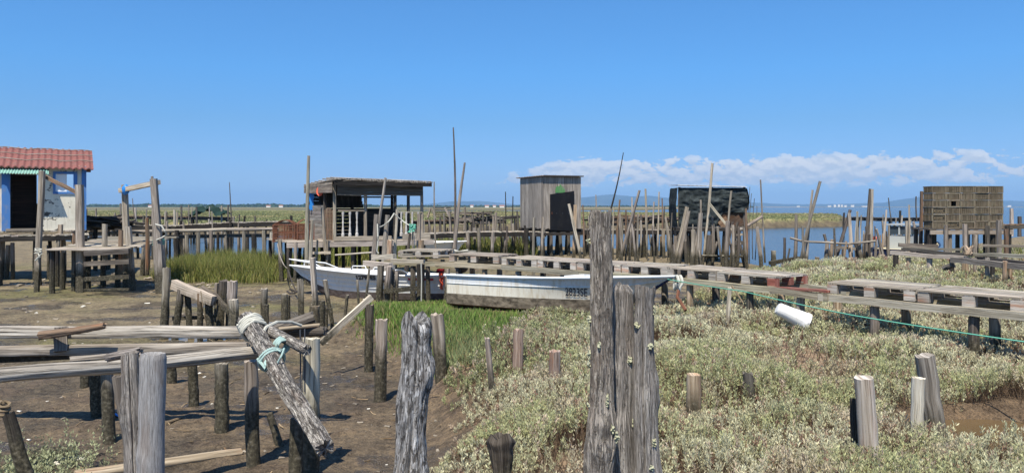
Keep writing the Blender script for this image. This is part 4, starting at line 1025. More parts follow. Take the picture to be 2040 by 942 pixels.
rope("tie_rope", [at(826, 456, 17.3), at(826, 507, 17.3)], .008, "white cord hanging straight down at the dark hut's corner", steps=3)
# ------------------------------------------------------------------ boats
def hull_fn(L, B, D, rake, sheer, flare=1., keel_up=.75, bowpow=2.2, botw=.62, aft=.86):
    def f(s): return (aft+(1-aft)*min(s/.42, 1)**.8)*(1-max(0, (s-.42)/.58)**bowpow)
    def fb(s): return botw*(aft+(1-aft)*min(s/.42, 1))*(1-max(0, (s-.28)/.66)**1.7) if s < .94 else 0.
    def top(s): return D*(.92+.03*(1-s))+sheer*s**2.4
    def keel(s): return D*keel_up*max(0, (s-.68)/.32)**2.6
    def P(s, t, side, ins=0.):
        bg = B/2*f(s); bb = B/2*max(0., fb(s)); zk = keel(s); zs = top(s)
        zc = zk+.14*D*(1-s*.3)          # chine height
        if t < .25: k = t/.25; y = bb*k; z = zk+(zc-zk)*k**1.4
        else:
            k = (t-.25)/.75; e = 1.+flare*s*1.1; y = bb+(bg-bb)*(1-(1-k)**(1.0) if e < 1 else k**e*.75+.25*k); z = zc+(zs-zc)*k
        x = s*L+rake*max(0, (z-zk)/(zs-zk+1e-6))*s**5
        y = max(0., y-ins*min(1, y/.06))
        return Vector((x, side*y, z+(.04 if ins and t < .3 else 0)))
    return P, top
def hull_parts(o, xf, P, L, mats, wl=.42, strakes=(), inner=True, rim=.05, rim_mat=None, low=None):
    mh, mbot, mdirt = mats; ns, nt = 44, 26
    for side, nm in ((1, 'a'), (-1, 'b')): pass
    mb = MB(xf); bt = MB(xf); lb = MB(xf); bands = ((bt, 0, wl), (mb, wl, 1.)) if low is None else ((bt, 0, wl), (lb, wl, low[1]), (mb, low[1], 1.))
    for side in (1, -1):
        def fn(u, v, side=side): return P(u, v, side)
        jw = int(nt*wl)
        for M, a, b in bands:
            M.grid((lambda u, v, a=a, b=b, side=side: P(u if side < 0 else 1-u, a+(b-a)*v, side)), ns, 14, us=L, vs_=.5)
    # transom
    ts = [P(0, i/12, 1) for i in range(13)]
    for M, a, b in bands:
        M.grid(lambda u, v, a=a, b=b: Vector((0, P(0, a+(b-a)*v, 1).y*(1-2*u), P(0, a+(b-a)*v, 1).z)), 6, 8)
    h = part(mb, "hull", mh, o); part(bt, "hull_bottom", mbot, o)
    if low: part(lb, "sun_toned_lower_hull", low[0], o)  # band under the strake, its sunlit look painted in as colour
    if inner:
        ib = MB(xf)
        for side in (1, -1): ib.grid((lambda u, v, side=side: P((u if side > 0 else 1-u)*.97+.012, .02+.97*v, side, .035)), ns, 12, us=L, vs_=.5)
        ib.grid(lambda u, v: Vector((.03, P(0, v, 1).y*(2*u-1)*.95, P(0, v, 1).z)), 6, 8)
        part(ib, "inner_hull", mdirt, o)
    gr = MB(xf)
    for side in (1, -1):
        pts = [P(i/40, 1., side) for i in range(41)]
        gr.tube([p+Vector((0, side*.008, .0)) for p in pts], rim, 6)
    gr.tube([P(0, 1, 1), P(0, 1, -1)], rim, 6)
    part(gr, "gunwale", rim_mat or mh, o)
    for k, t in enumerate(strakes):
        for side in (1, -1):
            st = MB(xf); st.tube([P(i/40*.985, t, side)+Vector((0, side*.004, 0)) for i in range(41)], .008, 6); part(st, "strake", mh, o)
def hull_text(o, xf, P, text, s0, z0, size, side, mat, flip, L, bold=.0, xs=1.):
    cu = bpy.data.curves.new("registration_number", 'FONT'); cu.body = text; cu.size = size; cu.offset = bold; cu.resolution_u = 3
    tmp = bpy.data.objects.new("registration_number", cu); COL.objects.link(tmp)
    dg = bpy.context.evaluated_depsgraph_get(); me = bpy.data.meshes.new_from_object(tmp.evaluated_get(dg)); bpy.data.objects.remove(tmp); bpy.data.curves.remove(cu)
    mb = MB(xf); W = max(v.co.x for v in me.vertices)
    for v in me.vertices:
        x = v.co.x*xs; s = s0+(W*xs-x)/L if flip else s0+x/L
        lo, hi = 0., 1.
        for _ in range(24):
            mid = (lo+hi)/2
            if P(s, mid, side).z < z0+v.co.y: lo = mid
            else: hi = mid
        q = P(s, lo, side); mb.vert(q+Vector((0, side*.014, 0)))
    for p in me.polygons:
        idx = tuple(p.vertices); mb.face(idx, ((0, 0),)*len(idx))
    bpy.data.meshes.remove(me)
    return part(mb, "registration_number", mat, o, smooth=False)
def dirty_hull(name, base, wl, stain=(.40, .30, .16)):
    m = NT(name, .38, .45)
    n = m.noise(m.pos((1, 1, .35)), 3.5, 6., .6); n2 = m.noise(m.pos((7, 7, 1)), 2.5, 5., .6); n3 = m.noise(m.pos(), 40., 4.)
    c = m.mix(m.mr(n2, .46, .76, 0, .75), base, stain); c = m.mix(m.mr(n, .55, .75, 0, .3), c, (.45, .43, .38)); c = m.mix(m.mr(n3, .62, .75, 0, .5), c, (.3, .27, .22))
    m.color(c); m.bump(n3, .05, .003); return m.mat
def bottom_paint(name, a, b, s=9.):
    m = NT(name, .85, .2); n = m.noise(m.pos((1, 1, 1.6)), s, 6., .65); n2 = m.noise(m.pos((1, 1, 4)), 2., 3.)
    c = m.ramp(n, ((.35, a), (.65, b))); c = m.mix(m.mr(n2, .5, .7, 0, .6), c, (.05, .042, .03)); m.color(c); m.bump(n, .4, .01); return m.mat
H_WHITE = dirty_hull('white_boat_hull', (.72, .73, .72), 0, (.62, .56, .44)); H_WHITE2 = dirty_hull('blue_white_boat_hull', (.66, .67, .66), 0, (.50, .42, .28))
H_SUNCREAM = dirty_hull('sunlit_cream_boat_hull', (.70, .66, .55), 0, (.42, .31, .17))  # warm sunlight on the lower side put into the colour as cream, plus stains
H_BOT = bottom_paint('weedy_hull_bottom', (.05, .04, .028), (.24, .20, .145)); H_BOT2 = bottom_paint('brown_antifouling', (.045, .032, .028), (.13, .105, .095))
def big_boat():
    st = at(889, 555, 12.9); bw = at(1332, 554, 11.3); B = 1.25; aft = .88; rake = .42; bw = at(1346, 553, 11.75); sc = Vector((st.x+.22, st.y+.5, .31))
    dr = Vector((bw.x-sc.x, bw.y-sc.y, 0)); L0 = dr.length; dr.normalize(); L = L0-rake; org = sc
    ang = math.atan2(dr.y, dr.x); xf = Matrix.Translation(org) @ Matrix.Rotation(ang, 4, 'Z') @ Matrix.Rotation(R(-5), 4, 'X')
    o = root("beached_boat", org, "long white open boat with a weedy bottom beached in the grass behind the big posts", "boat")
    P, top = hull_fn(L, B, .60, rake, .15, 1.5, .8, 2.3, .94, aft)
    hull_parts(o, xf, P, L, (H_WHITE2, H_BOT, H_WHITE), .53, (.80,), rim=.026, rim_mat=P_RIM, low=(H_SUNCREAM, .80))
    hull_text(o, xf, P, "2823SE", .625, .33, .18, -1, P_LETTER, False, L, .002, .60)
    th = MB(xf)
    th.board((L*.3, -.48, .40), (L*.3, .48, .40), .24, .03); part(th, "thwart", P_WHITE, o, smooth=False)
    fd = MB(xf); fd.grid(lambda u, v: Vector((L*(.66+.335*v)+rake*.8*v**4, (2*u-1)*max(0, P(.66+.335*v, .99, 1).y-.02), top(.66+.335*v)+.012+.05*math.cos((2*u-1)*1.4)*(1-v*.7)-.03)), 8, 14, thick=(0, 0, -.02)); part(fd, "foredeck", P_WHITE, o)
    hb = MB(xf); hb.board((L*.60, 0, top(.6)+.005), (L*.70, 0, top(.66)+.03), .5, .075); part(hb, "deck_box", P_WHITE, o, smooth=False)
    bt = MB(xf); bt.tube([P(.985, .25+.75*i/10, 1)*.5+P(.985, .25+.75*i/10, -1)*.5+Vector((.035, 0, 0)) for i in range(11)], .022, 6); part(bt, "stem_band", P_NAVY, o)
P_RIM = paint('bluegrey_rim', (.55, .60, .63), (.2, .2, .18), .4, .5)
big_boat()
def cuddy_boat():
    bw = at(570, 535, 17.6); st = at(892, 545, 16.7); B = 1.45; aft = .80; rake = .48; bw = at(576, 535, 17.9); sc = Vector((st.x+.12, st.y+.56, -.10))
    dr = Vector((bw.x-sc.x, bw.y-sc.y, 0)); L0 = dr.length; dr.normalize(); L = L0-rake; org = sc
    ang = math.atan2(dr.y, dr.x); xf = Matrix.Translation(org) @ Matrix.Rotation(ang, 4, 'Z') @ Matrix.Rotation(R(3), 4, 'X')
    o = root("moored_boat", org, "small white cuddy boat with lapped sides and an outboard, aground in the creek", "boat")
    P, top = hull_fn(L, B, .66, rake, .20, 1.6, .62, 2.1, .80, aft)
    hull_parts(o, xf, P, L, (H_WHITE, H_BOT2, P_WHITE), .46, (.58, .70, .82), rim=.024)
    t = hull_text(o, xf, P, "1279PES", .465, .53, .125, 1, P_LETTER, True, L, .006, 1.12)
    fd = MB(xf); fd.grid(lambda u, v: Vector((L*(.38+.62*v)+rake*.9*v**4, (2*u-1)*max(0, P(min(.995, .38+.62*v), .99, 1).y-.015), top(.38+.62*v)+.01+.13*math.cos((2*u-1)*1.35)*(1-v)**.7*1.0-.03)), 10, 18, thick=(0, 0, -.02)); part(fd, "foredeck", P_WHITE, o)
    sd = MB(xf); sd.board((L*.02, .0, top(0)-.01), (L*.12, .0, top(.1)-.01), 1.08, .04); part(sd, "stern_deck", P_WHITE, o, smooth=False)
    rl = MB(xf); b = L+rake
    def deckp(s, side): q = P(s, 1., side); return q
    for side in (1, -1):
        rl.tube([deckp(.80, side)+Vector((0, 0, .02)), deckp(.86, side)+Vector((0, 0, .12)), deckp(.96, side)+Vector((.1, 0, .15)), Vector((b+.02, 0, top(1)+.15))], .014, 6)
        rl.tube([deckp(.92, side), deckp(.92, side)+Vector((0, 0, .14))], .012, 6)
    part(rl, "bow_rail", P_WHITE, o)
    for x, yy in ((.58, .2), (.42, .35)):
        g = MB(xf); z = top(x)+.10; g.tube([(L*x, yy, z-.02), (L*x+.03, yy, z+.05), (L*(x+.10)-.03, yy, z+.05), (L*(x+.10), yy, z-.02)], .012, 6); part(g, "grab_rail", P_WHITE, o)
    cl = MB(xf); cl.tube([(L*.67, .3, top(.67)+.02), (L*.67, .3, top(.67)+.12)], .014, 6); part(cl, "bollard", P_GREY, o)
    mt = MB(xf)
    def ell(c, rx, ry, rz, n=14, m=9):
        mt.grid(lambda u, v: (c[0]+rx*math.sin(math.pi*v)*math.cos(6.2832*u), c[1]+ry*math.sin(math.pi*v)*math.sin(6.2832*u), c[2]-rz*math.cos(math.pi*v)), n, m)
    ell((-.14, 0, .84), .17, .13, .16); mt.board((-.12, 0, .70), (-.10, 0, .12), .10, .08, up=(1, 0, 0), tint=(1, 1, 1)); mt.board((-.02, 0, .55), (-.14, 0, .62), .2, .14, tint=(1, 1, 1)); part(mt, "outboard_motor", P_MOTOR, o)
    oc = MB(xf); q = P(.03, 1., 1)
    oc.grid(lambda u, v: (q.x+.06+.11*(u-.5)*(1-.35*v)+.012*math.sin(v*17), q.y+.02+.03*math.sin(u*9+v*3), q.z+.07-.36*v), 10, 12, thick=(0, .015, 0)); part(oc, "orange_cloth", P_ORANGE, o)
    rc = MB(xf); rc.grid(lambda u, v: (.18+.16*u, .30+.05*math.sin(u*7), top(0)+.10+.06*math.sin(math.pi*v)), 8, 6, thick=(0, .1, -.04)); part(rc, "red_cloth", P_LETTERR, o)
    for k in range(5):
        mk = MB(xf); s = .10+.035*k; a = P(s, .90, 1); bq = P(s+.02, .90, 1); mk.board(a+Vector((0, .005, 0)), bq+Vector((0, .005, 0)), .014, .05, tint=(1, 1, 1)); part(mk, "red_mark", P_LETTERR, o, smooth=False)
    tr = MB(xf)
    for s in (.435, .445, .455): pass
    rd = MB(xf); rd.board(P(.0, .8, 1)+Vector((0, .02, 0)), P(0.0, .8, 1)+Vector((.02, .02, -.35)), .03, .03); part(rd, "tie_strip", P_RUST, o, smooth=False)
    # fender hanging on the side
    f0 = P(.455, .86, 1)+Vector((0, .06, -.02)); f1 = P(.37, .86, 1)+Vector((0, .07, .03)); fe = MB(xf)
    d = f1-f0; pts = [f0+d*(i/10) for i in range(11)]; fe.tube(pts, [.012, .04, .06, .066, .068, .068, .068, .066, .06, .04, .012], 10); part(fe, "fender", P_GREY, o)
    ac = MB(xf); bwz = Vector((b-.04, 0, top(1)))
    part_pts = [bwz+Vector((.02, 0, 0)), bwz+Vector((.12, .06, -.25)), bwz+Vector((.02, .12, -.55))]
    return xf, P, L, b, top
CB = cuddy_boat()
rope("mooring_chain", [at(574, 538, 17.5), at(582, 562, 17.2), at(590, 580, 17.)], .018, "dark mooring chain hanging from the cuddy boat's bow to the mud", P_CHAIN, "chain", n=6, steps=6)
def anchor():
    c = at(592, 581, 16.9); o = root("anchor", (c.x, c.y, c.z), "small dark anchor lying under the cuddy boat's bow", "anchor")
    a = MB(); a.tube([at(577, 575, 16.9), at(590, 581, 16.9), at(604, 577, 17.)], .025, 6); part(a, "shank", P_CHAIN, o)
    a = MB(); a.tube([at(572, 580, 16.9), at(577, 584, 16.8), at(585, 584, 16.8), at(592, 581, 16.9)], .022, 6); part(a, "fluke", P_CHAIN, o)
anchor()
rope("mooring_rope", [at(572, 534, 17.6), at(560, 515, 19.), at(553, 486, 20.8)], .012, "thin grey bow rope running from the cuddy boat to the cage platform", sag=.03, mat=W_GREY)
def plain_boat(name, label, c, yaw, L, B, D, mats, wl=.3, sheer=.1, rake=.3, cabin=None):
    o = root(name, c, label, "boat"); xf = Matrix.Translation(c) @ Matrix.Rotation(yaw, 4, 'Z')
    P, top = hull_fn(L, B, D, rake, sheer, 1.2, .7, 2.2, .62, .86); hull_parts(o, xf, P, L, mats, wl, (), rim=.025)
    return o, xf, P, top
q = at(838, 492, 27.6); plain_boat("dinghy", "white dinghy on the grass behind the dark hut's right corner", Vector((q.x, q.y, .34)), -.10, 1.5, .95, .50, (P_WHITE, P_WHITE, P_WHITE), sheer=.05, rake=.2)
def cabin_boat():
    c = at(1778, 515, 25.); c.z = .05
    o, xf, P, top = plain_boat("cabin_boat", "dark blue boat with a grey wheelhouse moored behind the right stakes", c+Vector((-.55, -.6, 0)), R(38), 3.6, 1.5, .70, (P_NAVY, P_NAVY, P_YELL), sheer=.15)
    dk = MB(xf); dk.grid(lambda u, v: Vector((.1+3.2*v, (2*u-1)*max(.02, P(min(.95, .03+.93*v), .97, 1).y-.03), top(v)-.02)), 6, 12, thick=(0, 0, -.02)); part(dk, "deck", P_YELL, o)
    cb = MB(xf); x0, x1, w, h = 1.0, 1.75, .34, .82; z = .62
    for y in (-w, w): cb.board((x0, y, z+h*.28), (x1, y, z+h*.28), .03, h*.56, tint=(1, 1, 1))
    for x in (x0, x1): cb.board((x, -w, z+h*.28), (x, w, z+h*.28), .03, h*.56, tint=(1, 1, 1))
    for x in (x0, x1):
        for y in (-w, 0, w): cb.board((x, y, z+.5), (x, y, z+h), .05, .05, up=(0, 1, 0), tint=(1, 1, 1))
    for y in (-w, w): cb.board(((x0+x1)/2, y, z+.5), ((x0+x1)/2, y, z+h), .05, .05, up=(0, 1, 0), tint=(1, 1, 1))
    part(cb, "cabin", P_CABIN, o, smooth=False)
    rf = MB(xf); rf.board((x0-.06, 0, z+h+.02), (x1+.06, 0, z+h+.02), w*2+.12, .045, tint=(1, 1, 1)); part(rf, "cabin_roof", P_CABIN, o, smooth=False)
    for a, b in (((x0+.004, -w/2), 'x'), ((x0+.004, w/2), 'x'), ((x0+.19, -w), 'y'), ((x0+.56, -w), 'y')):
        g = MB(xf)
        if b == 'x': g.board((a[0], a[1]-w/2+.03, z+.65), (a[0], a[1]+w/2-.03, z+.65), .012, .28, tint=(1, 1, 1))
        else: g.board((a[0]-.16, a[1], z+.65), (a[0]+.16, a[1], z+.65), .012, .28, tint=(1, 1, 1))
        part(g, "window", P_GLASS, o, smooth=False)
    ob = MB(); p = at(1743, 475, 24.3); ob.grid(lambda u, v: (p.x+.06*math.sin(math.pi*v)*math.cos(6.2832*u), p.y+.06*math.sin(math.pi*v)*math.sin(6.2832*u), p.z-.09*math.cos(math.pi*v)), 12, 8); part(ob, "buoy", P_ORANGE, o)
P_CABIN = paint('grey_cabin', (.42, .45, .46), (.25, .24, .22), .4, .5)
cabin_boat()

# ------------------------------------------------------------------ pallet walkway
WAY = [(5.49, 8.08), (4.09, 9.8), (3.7, 10.6), (2.53, 12.25), (1.16, 13.4), (-.2, 14.7), (-1.55, 15.5), (-2.6, 15.9)]
ZT = 1.12
def way_side(i):
    a = Vector((*WAY[max(i-1, 0)], 0)); b = Vector((*WAY[min(i+1, len(WAY)-1)], 0)); d = (b-a).normalized(); return Vector((-d.y, d.x, 0))*-1
def pallet(p0, p1, z, W, label, mats, seed, nb=6, th=.145, red=False):
    """p0->p1 = front bottom edge from right to left end; back is away from the camera"""
    rnd = random.Random(seed); a = Vector((p0[0], p0[1], 0)); b = Vector((p1[0], p1[1], 0)); d = (b-a).normalized(); L = (b-a).length
    s = Vector((d.y, -d.x, 0))
    if s.y < 0: s = -s
    o = root("pallet", (a.x, a.y, z), label, "pallet", "grey pallets laid along the walkway")
    mB, mD = mats
    def Q(x, y, zz): r = a+d*x+s*y; return (r.x, r.y, z+zz)
    dk = MB()
    for k in range(nb):
        y = .05+(W-.1)*k/(nb-1); dk.board(Q(rnd.uniform(-.02, .03), y, th-.011+rnd.uniform(-.003, .004)), Q(L-rnd.uniform(-.02, .03), y+rnd.uniform(-.01, .01), th-.011+rnd.uniform(-.003, .004)), .095+rnd.uniform(-.01, .015), .022, seg=3, warp=.003)
    part(dk, "deck", mD, o, smooth=False)
    for ix, x in enumerate((.06, L/2, L-.06)):
        for y in (.05, W/2, W-.05):
            mb = MB(); k = rnd.uniform(.75, 1.2); mb.board(Q(x-.065, y, .0575), Q(x+.065, y, .0575), .1, .113, tint=(k, k*.98, k*.95)); part(mb, "block", W_REDP if red and ix == 0 else mB, o, smooth=False)
    for x in (.06, L/2, L-.06):
        mb = MB(); mb.board(Q(x, 0, .125-.001), Q(x, W, .125-.001), .1, .020); part(mb, "stringer", mD, o, smooth=False)
    for y in (W/2, W-.05):
        mb = MB(); mb.board(Q(0, y, .024), Q(L, y, .024), .1, .02); part(mb, "skid", mD, o, smooth=False)
    return o
def walk():
    A = Vector((*WAY[0], 0)); o = root("walkway", (A.x, A.y, 0), "low timber walkway of long beams on short posts, carrying the pallets", "walkway")
    pts = [Vector((*p, 0)) for p in WAY]; pts = [pts[0]+(pts[0]-pts[1]).normalized()*2.4]+pts
    W = .78; zb = ZT-.145
    for i, (a, b) in enumerate(zip(pts, pts[1:])):
        d = (b-a).normalized(); s = Vector((d.y, -d.x, 0)); s = s if s.y > 0 else -s
        for y in (-.03, W-.06):
            mb = MB(); z = zb-.046-(.002 if i % 2 else 0)
            mb.board(a-d*.08+s*y+Vector((0, 0, z)), b+d*.08+s*y+Vector((0, 0, z)), .07, .088, seg=4, warp=.008); part(mb, "beam", W_BEAM, o, smooth=False)
        L = (b-a).length; n = max(1, round(L/1.0))
        for k in range(n):
            t = (k+.5)/n
            for y in (.03, W-.08):
                q = a.lerp(b, t+random.uniform(-.08, .08))+s*y; zg = tz(q.x, q.y); r = random.uniform(.05, .062)
                mb = MB(); mb.log((q.x+random.uniform(-.02, .02), q.y, zg-.3), (q.x, q.y, zb-.112), r*1.05, r, n=9, seg=4, rough=.08); part(mb, "post", random.choice((W_GREY, W_DARK, W_FRESH)), o)
W_BEAM = wood('beam_wood', (.13, .105, .075), (.34, .30, .225), (.52, .475, .38), tide=0, blot=.3)
walk()
def along(i, t0, t1):
    a = Vector((*WAY[i], 0)); b = Vector((*WAY[i+1], 0)); return a.lerp(b, t0), a.lerp(b, t1)
W_REDP = wood('red_pallet_wood', (.10, .035, .025), (.28, .10, .075), (.42, .25, .2), tide=0)
W_BLOCK = wood('pallet_block_wood', (.16, .14, .12), (.38, .35, .31), (.58, .55, .50), tide=0, rust=.6)
zp = ZT-.145
ex = Vector((*WAY[0], 0))-Vector((*WAY[1], 0)); ex.normalize()
w0 = Vector((*WAY[0], 0))
pallet(w0+ex*1.12, w0+ex*.02, zp, .8, "nearest pallet, cut by the right picture edge above the green line", (W_BLOCK, W_DECK), 1)
pallet(w0, w0-ex*1.08, zp, .8, "pale pallet second from the right picture edge, with a rust-streaked block", (W_BLOCK, W_DECK), 2)
pallet(w0-ex*1.12, w0-ex*2.2, zp+.004, .8, "pallet with dark grey end blocks just right of the red-painted gap", (W_BLOCK, W_DECK), 3)
a, b = along(2, .0, .5); pallet(a, b, zp, .78, "pallet with red-painted end blocks beside the gap, above the white bucket", (W_BLOCK, W_DECK), 4, red=True)
a, b = along(2, .52, 1.); pallet(a, b, zp, .78, "grey pallet just right of the beached boat's bow", (W_BLOCK, W_DECK), 5)
a, b = along(3, .0, .48); pallet(a, b, zp, .78, "grey pallet right behind the tallest foreground trunk", (W_BLOCK, W_DECK), 6)
a, b = along(3, .5, 1.); pallet(a, b, zp, .78, "grey pallet behind the deck box of the beached boat", (W_BLOCK, W_DECK), 7)
a, b = along(4, .02, .5); pallet(a, b, zp, .78, "pallet with orange rust on one block, above the beached boat's middle", (W_BLOCK, W_DECK), 8)
a, b = along(4, .52, 1.); pallet(a, b, zp, .78, "pale pallet with clean blocks above the beached boat's stern half", (W_BLOCK, W_DECK), 9)
a, b = along(5, .05, .8); pallet(a, b, zp+.02, .78, "sagging old pallet above the beached boat's stern", (W_BLOCK, W_GREY), 10)
a, b = along(6, .1, .95); pallet(a+Vector((.1, .3, 0)), b+Vector((.1, .3, 0)), zp+.05, .8, "raised pallet at the left end of the walkway beside the tan stub", (W_BLOCK, W_DECK), 11)
bar("loose_plank", (1548, 573, 10.55), (1652, 580, 9.75), .12, "dull red plank bridging the gap between two pallets", "plank", h=.03, mat=W_REDP)
bar("loose_plank", (727, 524, 15.6), (779, 529, 15.0), .10, "short pale beam end sticking out left of the walkway", "plank", h=.10, mat=W_PALE)
bar("loose_plank", (743, 512, 15.7), (786, 511, 15.3), .10, "short grey beam lying at the walkway's left end", "plank", h=.10, mat=W_DECK)
bar("loose_plank", (800, 507, 16.0), (945, 500, 17.2), .14, "long grey plank lying askew on the walkway towards the rope heap", "plank", h=.03, mat=W_DECK)
bar("loose_plank", (800, 511, 15.8), (990, 508, 15.2), .14, "long grey plank lying along the front of the walkway", "plank", h=.03, mat=W_PALE)
bar("loose_plank", (780, 519, 15.2), (845, 521, 15.), .09, "pale edge board under the raised pallet", "plank", h=.07, mat=W_PALE)
rope("rope_heap", [at(905+random.uniform(0, 45), 497+random.uniform(0, 7), 17.2+random.uniform(-.2, .2)) for _ in range(12)], .02, "tangled grey rope heap at the far end of the walkway planks", steps=3)
for (b, t, w, m, lab, d) in (((755, 616), (759, 528), 13, W_DARK, "square dark post under the walkway's left end, first from the left", 14.9), ((766, 622), (776, 530), 13, W_GREY, "leaning round post under the walkway's left end", 14.8), ((779, 616), (783, 536), 8, W_DARK, "dark pole between the round posts under the walkway end", 15.2), ((789, 614), (791, 540), 9, W_GREY, "pale round pole under the walkway end", 15.), ((838, 611), (838, 526), 16, W_BLACK, "thick black post under the walkway before the cuddy boat's stern", 14.9), ((886, 606), (893, 535), 8, W_GREY, "leaning post between the two white boats' sterns", 15.2), ((820, 606), (819, 586), 5, W_BLACK, "small black stake stump in the creek under the walkway", 15.2)):
    post("walkway_post", b, t, w, lab, d=d, mat=m, n=9, sq=6 if 'square' in lab or 'thick' in lab else 0)
bar("brace", (764, 580, 14.7), (836, 574, 14.7), .05, "dark horizontal brace low between the walkway posts", "brace", h=.09, mat=W_BLACK)
rope("tie_rope", [at(839, 524, 14.6), at(840, 560, 14.6), at(839, 610, 14.6)], .012, "pale cord hanging down the thick black walkway post", steps=4)
rope("green_line", [at(1330, 556, 11.2), at(1480, 580, 9.6), at(1700, 628, 7.6), at(2080, 686, 6.)], .0065, "thin green line running from the beached boat's bow to the right edge", P_ROPEG, "rope", sag=.004, n=5)
rope("knotted_rope", coil(at(1350, 563, 11.1), (1, 0, 0), .10, 2, .05, .02)+[at(1355, 572, 11.), at(1352, 585, 11.)], .022, "thick pale rope knotted over the walkway beam beside the bow", steps=2)
rope("hanging_rope", [at(1352, 578, 11.), at(1349, 592, 10.95), at(1358, 605, 10.9), at(1366, 618, 10.8)], .025, "frayed reddish rope hanging from the walkway beam by the bow", P_RUST, steps=4)
rope("hanging_rope", [at(1458, 569, 10.4), at(1468, 584, 10.3), at(1480, 603, 10.2)], .012, "thin tan cord hanging from the beam near the red-painted pallet", P_ROPEB, steps=4)
post("short_post", (1452, 608), (1454, 572), 9, "thin pale post under the walkway below the red-painted pallet", d=10.4, mat=W_PALE, n=8)
def bucket():
    c = at(1578, 628, 9.85); o = root("bucket", c, "white plastic bucket lying on its side in the shrubs below the walkway", "bucket")
    ax = Vector((.86, -.12, -.42)).normalized(); u = ax.cross(Vector((0, 0, 1))).normalized(); v = u.cross(ax)
    prof = [(-.19, .0), (-.188, .075), (-.17, .098), (-.10, .108), (-.05, .114), (.0, .122), (.05, .130), (.10, .138), (.15, .145), (.155, .152), (.19, .152), (.192, .145), (.15, .135), (-.15, .09), (-.155, 0)]
    mb = MB(); n = 24
    mb.grid(lambda p, q: (lambda k: c+ax*k[0]*1.12+u*.82*(k[1]*math.cos(6.2832*p))+v*.82*(k[1]*math.sin(6.2832*p)))((np.interp(q*(len(prof)-1), range(len(prof)), [x[0] for x in prof]), np.interp(q*(len(prof)-1), range(len(prof)), [x[1] for x in prof]))), n, len(prof)-1)
    part(mb, "bucket_body", P_BUCKET, o)
    hd = MB(); hd.tube([c+ax*.19+u*.125*math.cos(t)+(v*.125*math.sin(t))*.3+ax*.08*math.sin(t) for t in np.linspace(0, math.pi, 12)], .005, 5); part(hd, "handle", P_GREY, o)
bucket()

